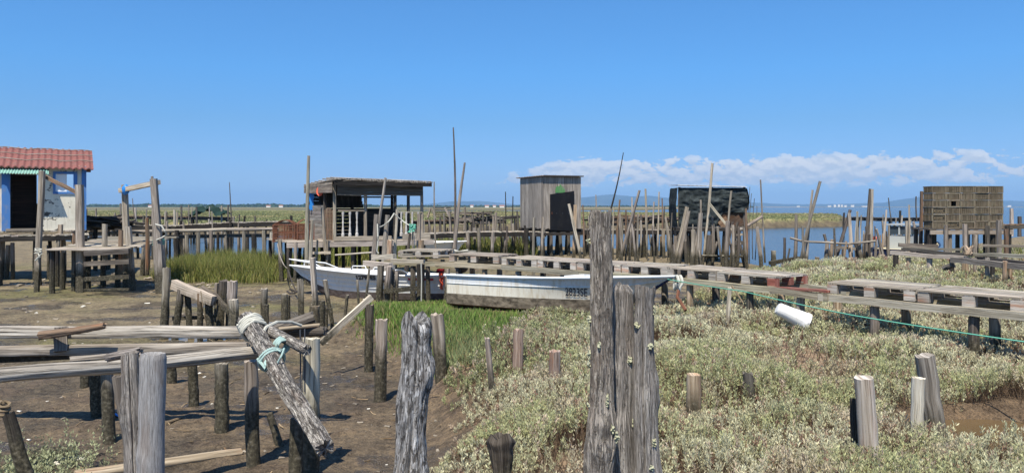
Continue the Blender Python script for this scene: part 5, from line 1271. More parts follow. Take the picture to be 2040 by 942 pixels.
# ------------------------------------------------------------------ tall plank hut
def plank_hut():
    C = at(1083, 450, 32); C.z = 0; R1 = at(1157, 450, 32.7); R1.z = 0; LB = at(1037, 450, 34.4); LB.z = 0
    A = R1-C; B = LB-C; zb, zt = 1.16, 3.38
    o = root("plank_hut", C, "tall narrow grey plank hut with a black door and green paint patch", "hut")
    def P(a, b, z): q = C+A*a+B*b; return Vector((q.x, q.y, z))
    for nm, f0, f1, nrm in (("front_wall", (0, 0), (1, 0), -B.normalized()), ("side_wall", (0, 0), (0, 1), -A.normalized())):
        w = MB(); n = 13 if nm[0] == 'f' else 11
        for i in range(n):
            t = (i+.5)/n; k = random.uniform(.78, 1.2)
            w.board(P(f0[0]+(f1[0]-f0[0])*t, f0[1]+(f1[1]-f0[1])*t, zb+random.uniform(-.03, .03)), P(f0[0]+(f1[0]-f0[0])*t, f0[1]+(f1[1]-f0[1])*t, zt), ((P(*f1, 0)-P(*f0, 0)).length/n)*.97, .025+random.uniform(0, .012), up=tuple(nrm), tint=(k*1.03, k, k*.97))
        part(w, nm, W_HUTP, o, smooth=False)
    bw = MB()
    bw.board(P(0.02, 1, (zb+zt)/2), P(.98, 1, (zb+zt)/2), .03, zt-zb); bw.board(P(.98, .02, (zb+zt)/2), P(.98, 1, (zb+zt)/2), .03, zt-zb); part(bw, "back_wall", W_HUTP, o, smooth=False)
    ro = MB()
    def rf(u, v):
        b = 1.12-1.18*v; a = -.06+1.1*u; q = P(a, b, 0); q.z = zt+.03+.0*v+.018*math.sin(v*2*math.pi*16); return q
    ro.grid(rf, 6, 130, thick=(0, 0, .012)); part(ro, "corrugated_roof", P_ROOFC, o)
    ed = MB(); ed.board(P(-.03, -.05, zt+.045), P(1.04, -.05, zt+.045), .05, .035, tint=(.5, .5, .5)); part(ed, "roof_edge", P_MOTOR, o, smooth=False)
    d = MB(); nb = -B.normalized(); p0 = P(.165, 0, 0)+nb*.05; p1 = P(.795, 0, 0)+nb*.09; d.grid(lambda u, v: (lambda q: Vector((q.x, q.y, zb-.05+(1.52+.15*u)*v-.06*u*(1-v))))(p0.lerp(p1, u)), 4, 4, thick=tuple(-nb*.035)); dr = part(d, "door", P_BLACK, o, smooth=False)
    h = MB(); q = p0.lerp(p1, .06)+nb*.02; q.z = zb+.62; h.board(q, q+Vector((0, 0, .1)), .02, .02, up=(0, 1, 0), tint=(1, 1, 1)); part(h, "handle", P_RUST, dr, smooth=False)
    for x in (-.25, .0, .25):
        r = MB(); q0 = p0.lerp(p1, .5+x)+nb*.004; q0.z = zb+.66; r.board(q0, q0+Vector((.02, 0, 0)), .01, .03, tint=(1, 1, 1)); part(r, "rivet", P_GREY, dr, smooth=False)
    g = MB(); n = 14; nb2 = nb*.042
    cpt = [P(.30+.26*i/8, 0, 2.70)+nb2 for i in range(9)]; hs = [.16, .27, .30, .26, .38, .30, .27, .24, .13]
    for i in range(8): g.poly([cpt[i], cpt[i+1], cpt[i+1]+Vector((0, 0, hs[i+1])), cpt[i]+Vector((0, 0, hs[i]))])
    part(g, "green_paint_patch", P_GREEN, o, smooth=False)
    for a, b in ((P(-.05, .05, zb-.10), P(1.1, .05, zb-.10)), (P(-.05, .95, zb-.10), P(1.1, .95, zb-.10)), (P(-.3, -.22, zb-.2), P(1.3, -.22, zb-.2))):
        jo = MB(); jo.board(a, b, .1, .11); part(jo, "joist", W_BLACK, o, smooth=False)
    fl = MB(); fl.grid(lambda u, v: P(-.02+1.04*u, 1.02*v, zb-.035), 2, 2, thick=(0, 0, .03)); part(fl, "floor", W_BLACK, o, smooth=False)
    for a in (-.1, .15, .4, .62, .85, 1.1):
        for b in (-.1, .3, .65, 1.0):
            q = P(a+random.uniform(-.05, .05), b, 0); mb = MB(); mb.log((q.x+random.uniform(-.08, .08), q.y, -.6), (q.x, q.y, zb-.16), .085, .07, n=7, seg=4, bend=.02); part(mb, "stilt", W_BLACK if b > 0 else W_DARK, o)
plank_hut()
jetty("plank_pier", "narrow plank pier crossing behind the walkway to the tall plank hut", [(834, 466, 30.), (940, 462, 31.), (1050, 461, 31.5), (1088, 462, 31.7)], .8, .17, 1.25, -.25, W_PALE, W_BLACK, seed=8, r=.075, stilt_up=.3)
jetty("plank_pier", "narrow plank pier running right from the tall plank hut to the black netted hut", [(1150, 457, 33.), (1250, 457, 32.), (1362, 458, 30.5)], .8, .16, .8, -.25, W_DECK, W_BLACK, seed=9, r=.06, stilt_up=.35)
jetty("plank_pier", "broken pier of brown planks behind the narrow pier, left of the plank hut", [(838, 440, 38.), (905, 438, 39.), (950, 436, 40)], 1.1, .15, 1.3, -.3, W_BROWN, W_DARK, seed=10, r=.06, stilt_up=.5, fringe=.3, skip=.1)
jetty("plank_pier", "collapsing thin pier stretching towards the tall plank hut's left wall", [(955, 437, 42.), (1036, 429, 43.)], .7, .12, 1.1, -.4, W_DARK, W_BLACK, seed=11, r=.07, stilt_up=.2, skip=.2)
jetty("plank_pier", "pier heaped with brown planks behind the stakes right of the plank hut", [(1190, 444, 42.), (1280, 441, 43.), (1335, 437, 44.)], 1.3, .15, 1.3, -.4, W_BROWN, W_DARK, seed=12, r=.06, stilt_up=.6, fringe=.4)
debris_pile("plank_pile", "heap of brown boards on the pier right of the tall plank hut", 1270, 441, 43.5, 2.3, 34, .32, W_BROWN, 15, .8, 2.2)
debris_pile("plank_pile", "tangle of grey boards on the broken pier left of the tall plank hut", 945, 446, 39.5, 1.2, 26, .7, W_GREY, 16, .8, 1.9)
def trestle():
    o = root("plank_trestle", at(880, 432, 39), "dark slatted trestle leaning on the broken pier behind the tallest thin pole", "trestle"); mb = MB()
    for k in range(6): mb.board(at(862+k, 414+k*3.6, 39.3), at(898+k, 414+k*3.6, 39.3), .03, .085, up=(0, -1, .3))
    part(mb, "slats", W_DARK, o, smooth=False)
    for a, b in (((858, 414), (852, 434)), ((859, 414), (868, 436)), ((886, 413), (898, 438))): bar("leg", (a[0], a[1], 39.), (b[0], b[1], 38.8), .07, h=.07, parent=o, mat=W_GREY)
trestle()

# ------------------------------------------------------------------ the netted hut
def net_hut():
    C = at(1352, 450, 28.); C.z = 0; A = Vector((1, .03, 0)); B = Vector((.06, 1, 0)); W, Dp = 2.50, 1.8; zb, zt = 1.37, 2.83
    o = root("netted_hut", C, "hut draped in black netting under a thin pale roof sheet", "hut")
    def P(a, b, z): q = C+A*a+B*b; return Vector((q.x, q.y, z))
    def nz(p, s): return mnoise.noise(p*s)
    def front(u, v):
        a = W*u; z = zt-.02-(zt-zb-.02)*v*(1. if u < .56 else 1-.36*min(1, (u-.56)/.1))
        bulge = -.04-.08*math.sin(math.pi*min(v*1.15, 1))*(.4+.6*abs(math.sin(u*7.2)))
        q = P(a+(.10*math.sin(math.pi*v)*max(0, u-.8)*4), bulge, z); q += Vector((0, -.07*nz(Vector((a*2.2, z*5, 0)), 1)-.035*nz(Vector((a*5, z*12, 3)), 1), 0)); return q
    nt = MB(); nt.grid(front, 60, 36, us=W, vs_=1.5, thick=(0, .012, 0)); part(nt, "netting", P_NET, o)
    sn = MB(); sn.grid(lambda u, v: P(-.05-.05*math.sin(math.pi*v)+.03*nz(Vector((u*5, v*6, 1)), 1), Dp*(1-u), zt-.02-(zt-zb)*v), 16, 16, us=Dp, vs_=1.5, thick=(.012, 0, 0)); part(sn, "side_netting", P_NET, o)
    sr = MB(); sr.grid(lambda u, v: P(W+.06+.10*math.sin(math.pi*v)+.03*nz(Vector((u*5, v*6, 4)), 1), Dp*u, zt-.04-(zt-zb)*.62*v), 16, 16, us=Dp, vs_=1.5, thick=(-.012, 0, 0)); part(sr, "side_netting", P_NET, o)
    wl = MB(); wl.board(P(W*.45, .06, (zb+zt)/2-.28), P(W*.985, .06, (zb+zt)/2-.28), .03, .86, tint=(.45, .38, .34)); part(wl, "board_wall", W_BROWN, o, smooth=False)
    for a, w, t in ((1.55, .30, (1.0, .9, .8)), (2.02, .34, (.45, .42, .42))):
        pn = MB(); pn.board(P(a, .0, zb+.03), P(a+w, .0, zb+.26), .02, .42 if a > 1.9 else .3, up=(0, 0, 1), tint=t); part(pn, "panel", W_BROWN, o, smooth=False)
    ro = MB(); ro.grid(lambda u, v: P(-.05+(W+.08)*u, -.16+(Dp+.3)*v, zt+.085-.06*u+.05*v+.003*math.sin(u*W*40)), 110, 4, thick=(0, 0, -.022)); part(ro, "roof_sheet", P_ROOFW, o)
    for a, b in ((.03, .03), (W-.03, .03), (.03, Dp), (W-.03, Dp), (W*.5, .04)):
        mb = MB(); mb.log(P(a, b, -.4), P(a, b, zt), .06, .05, n=7, seg=4); part(mb, "corner_post", W_DARK, o)
    fl = MB(); fl.grid(lambda u, v: P(-.05+(W+.1)*u, -.05+(Dp+.1)*v, zb-.06), 3, 2, thick=(0, 0, .04)); part(fl, "floor", W_DARK, o, smooth=False)
    jo = MB(); jo.board(P(-.1, 0, zb-.12), P(W+.1, 0, zb-.12), .08, .11, tint=(1, 1, 1)); part(jo, "joist", W_BLACK, o, smooth=False)
    for a in (.3, .75, 1.3, 1.75, 2.2):
        for b in (.1, 1.6):
            q = P(a, b, 0); mb = MB(); mb.log((q.x+random.uniform(-.1, .1), q.y, -.4), (q.x, q.y, zb-.08), .075, .065, n=7, seg=4, bend=.02); part(mb, "stilt", W_BLACK, o)
net_hut()
def crate_seat():
    o = root("box_steps", at(1472, 470, 27.4), "small pale box frame hung below the netted hut's right corner", "box frame"); mb = MB()
    part(mb, "x", W_PALE, o) if False else None
    for y in (456, 468): bar("rail", (1462, y, 27.3), (1479, y-1, 27.3), .06, h=.07, parent=o, mat=W_PALE)
    for x in (1463, 1474): bar("upright", (x, 486, 27.4), (x+.5, 455, 27.4), .06, h=.06, parent=o, mat=W_PALE)
    bar("lower_board", (1464, 484, 27.3), (1482, 484, 27.3), .06, h=.15, parent=o, mat=W_DARK)
crate_seat()
for (b, t, w, wt, d, m, lab) in (((1340, 532), (1369, 412), 9, 8, 25.4, W_GREY, "leaning twin timber lashed with wire left of the netted hut, rear one"), ((1352, 528), (1372, 420), 10, 8, 25.2, W_GREY, "leaning twin timber lashed with wire left of the netted hut, front one"), ((1392, 531), (1396, 424), 14, 9, 25., W_GREY, "thick grey timber bound with wire in front of the netted hut"),
                                 ((1396, 430), (1396, 398), 4, 4, 25., W_GREY, "thin stick bound on top of the thick wired timber"), ((1400, 522), (1419, 325), 5, 5, 25.6, W_PALE, "tallest pole crossing the netted hut's front"), ((1378, 531), (1381, 457), 9, 8, 25., W_GREY, "square stub left of the thick wired timber"),
                                 ((1412, 520), (1413, 468), 11, 11, 25.4, W_DARK, "dark thick stub under the netted hut's middle"), ((1419, 516), (1419, 431), 4, 4, 25.5, W_GREY, "thin stake beside the dark thick stub"), ((1447, 528), (1450, 440), 10, 9, 24.9, W_GREY, "thick grey post at the foot of the white brace"),
                                 ((1451, 460), (1457, 380), 4, 4, 25.4, W_GREY, "thin pole before the netted hut's right half"), ((1488, 530), (1482, 454), 4, 4, 25.2, W_GREY, "thin bowed stake right of the netted hut's corner"), ((1489, 516), (1486, 415), 4, 4, 25.8, W_BROWN, "reddish pole at the netted hut's right corner"),
                                 ((1516, 533), (1508, 451), 9, 7, 25.2, W_GREY, "stout weathered post with a pale band right of the netted hut"), ((1523, 505), (1515, 358), 4, 3, 28.5, W_GREY, "tall thin mottled pole in the shallow water right of the netted hut"), ((1345, 530), (1346, 470), 8, 7, 25.6, W_GREY, "short stub at the foot of the twin timbers"),
                                 ((1337, 505), (1326, 433), 5, 4, 28., W_PALE, "pale bleached stake leaning left beside the twin timbers"), ((1366, 528), (1365, 480), 7, 6, 25.1, W_DARK, "dark stub between the twin timbers and the square stub")):
    post("timber", b, t, w, lab, d=d, wt=wt, mat=m, n=8, bend=.012)
bar("brace", (1413, 405, 25.3), (1447, 448, 25.), .09, "white diagonal brace from the tallest pole to the thick grey post", "brace", h=.06, mat=W_PALE)
bar("brace", (1456, 455, 25.), (1470, 482, 25.), .05, "short white stick hanging askew below the netted hut", "brace", h=.04, mat=W_PALE)
bar("horizontal_log", (1398, 509, 25.2), (1482, 511, 25.6), .09, "horizontal log tied low between the posts of the netted hut", "log", rnd=True, mat=W_GREY)
bar("leaning_log", (1488, 450, 28.), (1518, 432, 28.4), .11, "grey log propped against the tall thin mottled pole", "log", rnd=True, mat=W_GREY)
bar("low_beam", (1534, 524, 24.5), (1592, 514, 25.), .12, "dark beam lying on a stub at the water's edge", "beam", h=.12, mat=W_DARK)
post("short_post", (1541, 531), (1541, 499), 9, "square pale stub at the left end of the dark beam", d=24.8, mat=W_PALE, sq=6, n=8)
# poles in the middle distance
STK = "thin stakes along the pier right of the plank hut"
post("tall_pole", (905, 478), (903, 254), 6, "tallest thin pole of all, bare and dark, left of the plank hut", "pole", d=27.5, wt=2.5, mat=W_DARK, n=8, bend=.012, seg=10)
post("tall_pole", (906, 500), (926, 324), 9, "jointed pole leaning right beside the tallest thin pole", "pole", d=27.2, wt=4, mat=W_GREY, n=8, bend=.012, seg=10)
post("thin_stake", (869, 503), (865, 362), 4, "thin bent stake behind the dark hut's right corner", d=26, wt=2.5, mat=W_GREY, n=7, bend=.02)
post("tall_pole", (1212, 520), (1217, 415), 6, "lower half-thick pole carrying the thin black rod right of the trunk", "pole", d=30, wt=5, mat=W_GREY, n=7)
post("thin_rod", (1216, 418), (1242, 304), 4, "thin black rod leaning right above the tall trunk", "rod", d=30, wt=1.6, mat=W_BLACK, n=6, bend=.015)
post("leaning_pole", (1233, 520), (1274, 379), 7, "stout pole leaning far right between plank hut and netted hut", "pole", d=27, wt=5, mat=W_GREY, n=8)
post("leaning_pole", (1158, 518), (1133, 406), 6, "plank-like pole leaning left in front of the black door", "pole", d=28, wt=6, mat=W_PALE, n=8, sq=6)
post("square_post", (1143, 515), (1146, 408), 7, "square greenish-tan post right of the black door", d=28.4, mat=W_FRESH, sq=6, n=8)
post("tall_stake", (1063, 545), (1064, 433), 6, "stake rising behind the beached boat in front of the plank hut's corner", "stake", d=15.6, wt=5, mat=W_GREY, n=8)
post("tall_stake", (1080, 512), (1082, 432), 6, "grey stake before the plank hut's lower left corner", "stake", d=28, wt=5, mat=W_GREY, n=8)
post("tall_stake", (980, 510), (982, 462), 7, "stake with a slanted top before the narrow pier", "stake", d=28, mat=W_GREY, n=8)
for px, t, b in ((1007, 382, 470), (1021, 391, 452)):
    post("thin_rod", (px, b), (px-(0 if px < 1010 else -1), t), 2.6, "thin dark rod standing left of the plank hut" if px < 1010 else "thin dark rod leaning left, closest to the plank hut's left wall", "rod", d=41, wt=1.8, mat=W_BLACK, n=6, bend=.02)
for i, (px, t, dx, b) in enumerate(((962, 421, 4, 486), (988, 423, -3, 490), (1003, 431, 2, 485), (940, 426, 6, 470), (926, 412, 2, 500), (867, 462, 1, 502), (880, 470, 1, 502), (1012, 470, 1, 500), (895, 420, 2, 465), (958, 440, -1, 470), (1022, 445, 1, 480), (1030, 420, 3, 462))):
    post("stake", (px+dx, b), (px, t), random.uniform(3.5, 5.5), "grey stake of the stake rows beside the piers left of the plank hut", "stake", d=random.uniform(30.5, 36), mat=random.choice((W_GREY, W_PALE, W_DARK)), group="stakes by the piers left of the plank hut", n=6, seg=4, bend=.015)
for i, (px, t, dx, b) in enumerate(((1161, 408, 1, 500), (1187, 388, 4, 490), (1223, 413, -2, 500), (1235, 398, -5, 496), (1239, 432, 0, 505), (1247, 418, -4, 500), (1259, 393, 3, 500), (1264, 415, 1, 500), (1271, 425, 1, 515), (1286, 376, 1, 500), (1289, 412, 0, 498), (1303, 402, -2, 505), (1313, 382, -3, 500), (1319, 395, -2, 500), (1324, 411, -1, 500), (1336, 430, 1, 508), (1343, 430, 1, 505), (1306, 452, 0, 510), (1252, 458, -1, 515), (1278, 463, 1, 515), (1292, 458, 8, 512), (1228, 455, 2, 510), (1316, 470, -2, 512), (1298, 472, 0, 515), (1206, 420, 3, 505), (1331, 452, 4, 510))):
    post("stake", (px+dx, b), (px, t), random.uniform(2.8, 5.5), "thin weathered stake among those along the pier between plank hut and netted hut", "stake", d=random.uniform(27.5, 34), wt=random.uniform(2, 4), mat=random.choice((W_GREY, W_PALE, W_DARK, W_BROWN)), group=STK, n=6, seg=5, bend=.018)
rs = random.Random(33)
for i in range(16):
    px = rs.uniform(1560, 1770); d = rs.uniform(22.8, 25.5); b = HZ+2.0*F/d; t = rs.uniform(448, 505)
    post("stake", (px+rs.uniform(-14, 14), b), (px, t), rs.uniform(3., 8.), "stubby crooked stake among those around the branch rail at the water's edge", "stake", d=d, wt=rs.uniform(2, 6), mat=rs.choice((W_GREY, W_DARK, W_DARK, W_FRESH)), group="stubby stakes around the branch rail", n=7, seg=5, bend=.03)
for i in range(18):
    px = rs.uniform(1335, 1500); d = rs.uniform(24.5, 27); b = HZ+2.0*F/d; t = rs.uniform(440, 500)
    post("stake", (px+rs.uniform(-14, 14), b), (px, t), rs.uniform(2.5, 8.), "crooked stub in the tangle of timbers before the netted hut", "stake", d=d, wt=rs.uniform(2, 6), mat=rs.choice((W_GREY, W_DARK, W_DARK, W_PALE)), group="crooked stubs before the netted hut", n=7, seg=5, bend=.03)
for i in range(46):
    px = rs.uniform(1162, 1395); d = rs.uniform(26.5, 35); b = HZ+2.2*F/d; t = rs.choice((rs.uniform(440, 475), rs.uniform(415, 460)))
    post("stake", (px+rs.uniform(-7, 7), b), (px, t), rs.uniform(2., 6.), "thin weathered stake among those along the pier between plank hut and netted hut", "stake", d=d, wt=rs.uniform(1.8, 4), mat=rs.choice((W_GREY, W_PALE, W_DARK, W_DARK)), group=STK, n=6, seg=4, bend=.025)
for i in range(34):
    px = rs.uniform(842, 1036); d = rs.uniform(30.5, 41); b = HZ+2.2*F/d; t = rs.uniform(424, 470)
    post("stake", (px+rs.uniform(-7, 7), b), (px, t), rs.uniform(2., 6.), "grey stake of the stake rows beside the piers left of the plank hut", "stake", d=d, wt=rs.uniform(1.8, 4), mat=rs.choice((W_GREY, W_PALE, W_DARK, W_DARK)), group="stakes by the piers left of the plank hut", n=6, seg=4, bend=.025)
for i in range(30):
    px = rs.uniform(1690, 1850); d = rs.uniform(24, 34); b = HZ+2.1*F/d; t = rs.uniform(425, 475)
    post("stake", (px+rs.uniform(-5, 5), b), (px, t), rs.uniform(2.5, 6.), "short grey stake in the crowd of stakes around the cabin boat", "stake", d=d, wt=rs.uniform(1.8, 4), mat=rs.choice((W_GREY, W_PALE, W_DARK, W_GREY)), group="stakes crowding around the cabin boat", n=6, seg=4, bend=.025)
for i in range(26):
    px = rs.uniform(165, 560); d = rs.uniform(27, 43); b = HZ+2.2*F/d; t = rs.uniform(418, 455)
    post("stake", (px+rs.uniform(-3, 3), b), (px, t), rs.uniform(2.5, 7.), "short grey stake between the piers behind the tall grass clump", "stake", d=d, wt=rs.uniform(2, 5), mat=rs.choice((W_GREY, W_PALE, W_DARK, W_GREY)), group="stakes between the piers behind the grass clump", n=6, seg=4, bend=.02)
for i, (px, t, b) in enumerate(((1494, 372, 500), (1497, 385, 512), (1503, 395, 498), (1508, 410, 500))):
    post("thin_rod", (px-3, b), (px, t), 1.8, "hair-thin rod among a few right of the netted hut", "rod", d=29, wt=1.1, mat=W_DARK, group="thin rods right of the netted hut", n=5, seg=4, bend=.02)

# ------------------------------------------------------------------ right-hand stakes and branch rail
for (b, t, w, wt, d, m, lab) in (((1582, 532), (1586, 427), 9, 6, 24., W_GREY, "pale bent post at the left end of the branch rail"), ((1594, 532), (1634, 361), 7, 6, 24.2, W_GREY, "tallest stake of the branch rail, leaning right"), ((1607, 532), (1619, 378), 7, 4, 24.4, W_GREY, "thinner stake crossing the tallest branch-rail stake"),
                                 ((1642, 534), (1648, 480), 9, 7, 23.6, W_GREY, "bowed short post under the middle of the branch rail"), ((1662, 520), (1662, 454), 5, 4, 24.4, W_DARK, "short dark stake right of the bowed short post"), ((1658, 536), (1694, 418), 8, 6, 23.8, W_DARK, "dark stake leaning right onto the silvery post"),
                                 ((1695, 536), (1692, 424), 8, 6, 23.7, W_PALE, "silvery post propped by the dark leaning stake"), ((1708, 532), (1708, 421), 5, 4, 24.6, W_PALE, "thin upright pale stake between silvery post and twin posts"), ((1724, 532), (1734, 376), 8, 6, 23.9, W_DARK, "left one of the tall twin posts, darker"),
                                 ((1733, 532), (1738, 377), 7, 5, 23.8, W_PALE, "right one of the tall twin posts, paler"), ((1759, 508), (1746, 456), 6, 5, 23.3, W_GREY, "stake leaning left in front of the cream boat deck"), ((1680, 534), (1686, 480), 6, 4, 23.4, W_FRESH, "white-topped rusty stake in the middle of the branch rail"),
                                 ((1716, 534), (1710, 481), 7, 7, 23.6, W_GREY, "square stub tied to the branch rail's right half"), ((1627, 533), (1628, 512), 9, 9, 23.3, W_FRESH, "tan stump in the grass under the branch rail"), ((1675, 536), (1675, 507), 6, 6, 23.2, W_GREY, "small grey stub beside the white-topped stake"),
                                 ((1744, 541), (1745, 490), 5, 5, 22.8, W_GREY, "thin stake left of the rusty sawn stump"), ((1758, 545), (1758, 507), 10, 10, 22., W_FRESH, "rusty sawn stump in the grass before the cabin boat"), ((1771, 520), (1771, 450), 5, 4, 23., W_GREY, "upright stake right of the cream boat deck"),
                                 ((1808, 510), (1811, 408), 5, 3, 22.5, W_PALE, "white bleached pole before the wheelhouse, the tallest of the white ones"), ((1807, 512), (1806, 440), 6, 5, 22.6, W_PALE, "short white plank post next to the white bleached pole"), ((1826, 500), (1820, 442), 6, 5, 22.4, W_PALE, "bowed white post right of the wheelhouse"), ((1833, 500), (1836, 381), 6, 5, 22.7, W_BROWN, "rust-brown square pole left of the crate wall"),
                                 ((1841, 500), (1848, 401), 4, 3, 22.4, W_GREY, "slim grey stake beside the rust-brown pole"), ((1852, 500), (1852, 420), 5, 5, 21.9, W_PALE, "pale stake touching the crate wall's left side"), ((1760, 474), (1766, 418), 5, 3, 27., W_PALE, "bundle stick standing above the cabin boat, pale one"), ((1762, 474), (1758, 440), 7, 4, 27.2, W_GREY, "stubby grey stick below the pale bundle stick"), ((1775, 432), (1770, 394), 2.5, 2, 40., W_DARK, "dark rod rising from the far right pier"), ((1826, 428), (1825, 391), 2.5, 2, 40., W_DARK, "dark rod behind the rust-brown square pole")):
    post("stake", b, t, w, lab, "stake", d=d, wt=wt, mat=m, n=8, bend=.015, sq=6 if 'square' in lab or 'plank' in lab else 0)
rope("branch_rail", [at(1574, 474, 23.4), at(1600, 481, 23.4), at(1645, 483, 23.4), at(1690, 486, 23.4), at(1720, 483, 23.5), at(1744, 480, 23.6)], .035, "crooked thin branch tied along the right stakes as a rail", W_GREY, "branch", n=7, steps=3)
bar("rail", (1660, 492, 23.6), (1712, 496, 23.8), .07, "short plank rail below the crooked branch", "plank", h=.09, mat=W_GREY)
jetty("plank_pier", "far dark pier on thin stilts across the right-hand water", [(1692, 432, 54.), (1780, 434, 52.), (1850, 433, 50.)], 1.2, .22, 2.4, -.6, W_DARK, W_BLACK, seed=20, r=.08, stilt_up=.6, fringe=.2)
jetty("plank_pier", "pier with tall pale stakes beyond the crate wall at the right edge", [(1990, 447, 30.), (2090, 447, 29.)], 1.2, .14, 1.0, -.2, W_BROWN, W_DARK, seed=21, r=.07, stilt_up=.55)

# ------------------------------------------------------------------ crate wall
def crates():
    L0 = at(1853, 458, 21.6); z0 = 2.1-42*21.6/1500; cw, ch, cd = .408, .2015, .5
    o = root("crate_platform", (L0.x, L0.y, 0), "raised plank platform on stilts under the wall of crates", "platform")
    dk = MB(); z = z0-.03
    for i in range(6): dk.board((L0.x-.15, L0.y-.12+i*.16, z), (L0.x+2.25, L0.y-.12+i*.16, z), .15, .04)
    part(dk, "deck", W_DARK, o, smooth=False)
    jo = MB(); jo.board((L0.x-.1, L0.y-.16, z-.09), (L0.x+2.25, L0.y-.16, z-.09), .06, .12); part(jo, "joist", W_GREY, o, smooth=False)
    for i, x in enumerate((-.05, .3, .5, .9, 1.2, 1.5, 1.75, 2.05, 2.2)):
        for y in (-.24 if i % 2 else -.08, .7):
            mb = MB(); mb.log((L0.x+x, L0.y+y, -.1), (L0.x+x+random.uniform(-.04, .04), L0.y+y, z-.03 if y > -.2 else z+.1), .07, .06, n=7, seg=4); part(mb, "stilt", random.choice((W_GREY, W_BLACK, W_DARK)), o)
    ords = ["leftmost", "second from the left", "middle", "second from the right", "rightmost"]; rows = ["bottom row", "second lowest row", "third lowest row", "third highest row", "second highest row", "top row"]
    def crate_mesh(kind, seed):
        rnd = random.Random(seed); b = MB(); w, h, d = cw*.975, ch*.965, cd
        T = lambda: (lambda k: (k*rnd.uniform(.95, 1.05), k, k*.95))(rnd.uniform(.6, 1.25))
        for zz in (.012, h-.012): b.board((-w/2, .012, zz), (w/2, .012, zz), .024, .026, tint=T(), seg=3, warp=.002)
        for zz in (.012, h-.012):
            for x in (-w/2+.012, w/2-.012): b.board((x, 0, zz), (x, d, zz), .024, .026, tint=T())
        for x in (-w/2+.014, w/2-.014): b.board((x, .012, 0), (x, .012, h), .028, .026, up=(0, -1, 0), tint=T())
        nsl = 13
        hole = kind == 'hole'
        for i in range(nsl):
            if kind != 'shell':
                x = -w/2+.03+(w-.06)*i/(nsl-1)
                if hole and 3 < i < 9: continue
                b.board((x, .014, .01), (x, .014, h-.01), .013 if kind == 'rib' else .017, .018, up=(0, -1, 0), tint=T())
        for zz in (.06, .13): b.board((-w/2, .02, h*zz/.2), (w/2, .02, h*zz/.2), .01, .014, tint=T()) if not hole else None
        for sx in (-1, 1):
            for i in range(8): b.board((sx*(w/2-.008), .03+i*.06, .01), (sx*(w/2-.008), .03+i*.06, h-.01), .012, .03, up=(1, 0, 0), tint=T())
        b.grid(lambda u, v: (-w/2+w*u, d*v, h-.004), 3, 3, thick=(0, 0, -.012), tint=T())
        ins = MB(); rn = random.Random(seed+5)
        if kind == 'shell':
            for _ in range(90):
                x, z = rn.uniform(-w/2+.03, w/2-.03), rn.uniform(.02, h-.03); r = rn.uniform(.012, .022); k = rn.uniform(.5, 1.3)
                ins.log((x-r, .02+rn.uniform(0, .03), z), (x+r, .02+rn.uniform(0, .03), z+rn.uniform(-.015, .015)), r*.9, r*.5, n=6, seg=2, tint=(k, k*.95, k*.85))
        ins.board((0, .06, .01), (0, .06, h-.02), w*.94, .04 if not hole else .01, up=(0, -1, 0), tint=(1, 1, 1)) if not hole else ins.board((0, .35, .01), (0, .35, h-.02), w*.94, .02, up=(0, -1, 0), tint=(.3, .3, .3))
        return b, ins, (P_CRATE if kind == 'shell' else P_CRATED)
    cache = {}
    for r in range(6):
        for c in range(5):
            kind = 'hole' if (r, c) == (3, 1) else 'shell' if (r, c) in ((2, 0), (1, 0), (0, 1)) else random.choice(('rib', 'slat', 'rib2'))
            kd = kind if kind in ('hole', 'shell') else kind+str(random.randint(0, 1))
            loc = Vector((L0.x+cw*(c+.5)+random.uniform(-.008, .008), L0.y-.1+random.uniform(-.012, .012), z0-.008+ch*r))
            lab = {"hole": "slatted crate with a torn dark hole in its front", "shell": None}.get(kind)
            base = "shell-packed crate" if kind == 'shell' else "slatted crate"
            lab = lab or "%s, %s in the %s of the wall" % (base, ords[c], rows[r])
            ro = bpy.data.objects.new("crate", None); COL.objects.link(ro); ro.location = loc; ro.rotation_euler = (0, 0, random.uniform(-.02, .02)); tag(ro, lab, "crate", "crates stacked as a wall"); WL[ro.name] = Vector()
            if kd not in cache:
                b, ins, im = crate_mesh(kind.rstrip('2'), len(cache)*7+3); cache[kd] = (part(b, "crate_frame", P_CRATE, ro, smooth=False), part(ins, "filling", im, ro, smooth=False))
            else:
                for src in cache[kd]:
                    cp = src.copy(); COL.objects.link(cp); cp.parent = ro
crates()
for (b, t, w, d, m, lab) in (((1884, 500), (1884, 448), 6, 21., W_GREY, "thin post in front of the crate platform, left one"), ((1922, 492), (1922, 446), 7, 20.9, W_GREY, "post in front of the crate platform's middle"), ((1990, 505), (1990, 438), 8, 20.8, W_GREY, "square post at the crate wall's right end, in front of it"), ((2004, 495), (2004, 456), 7, 20.9, W_BROWN, "brown post just right of the crate wall"), ((1942, 508), (1943, 467), 7, 21.2, W_GREY, "grey stilt-like post under the crates' right half"),
                             ((2015, 455), (2015, 415), 6, 33, W_PALE, "pale tall stake beyond the crate wall's right side"), ((2031, 455), (2031, 431), 6, 32, W_DARK, "dark stub near the right edge beyond the crate wall")):
    post("post", b, t, w, lab, d=d, mat=m, n=8, sq=6)

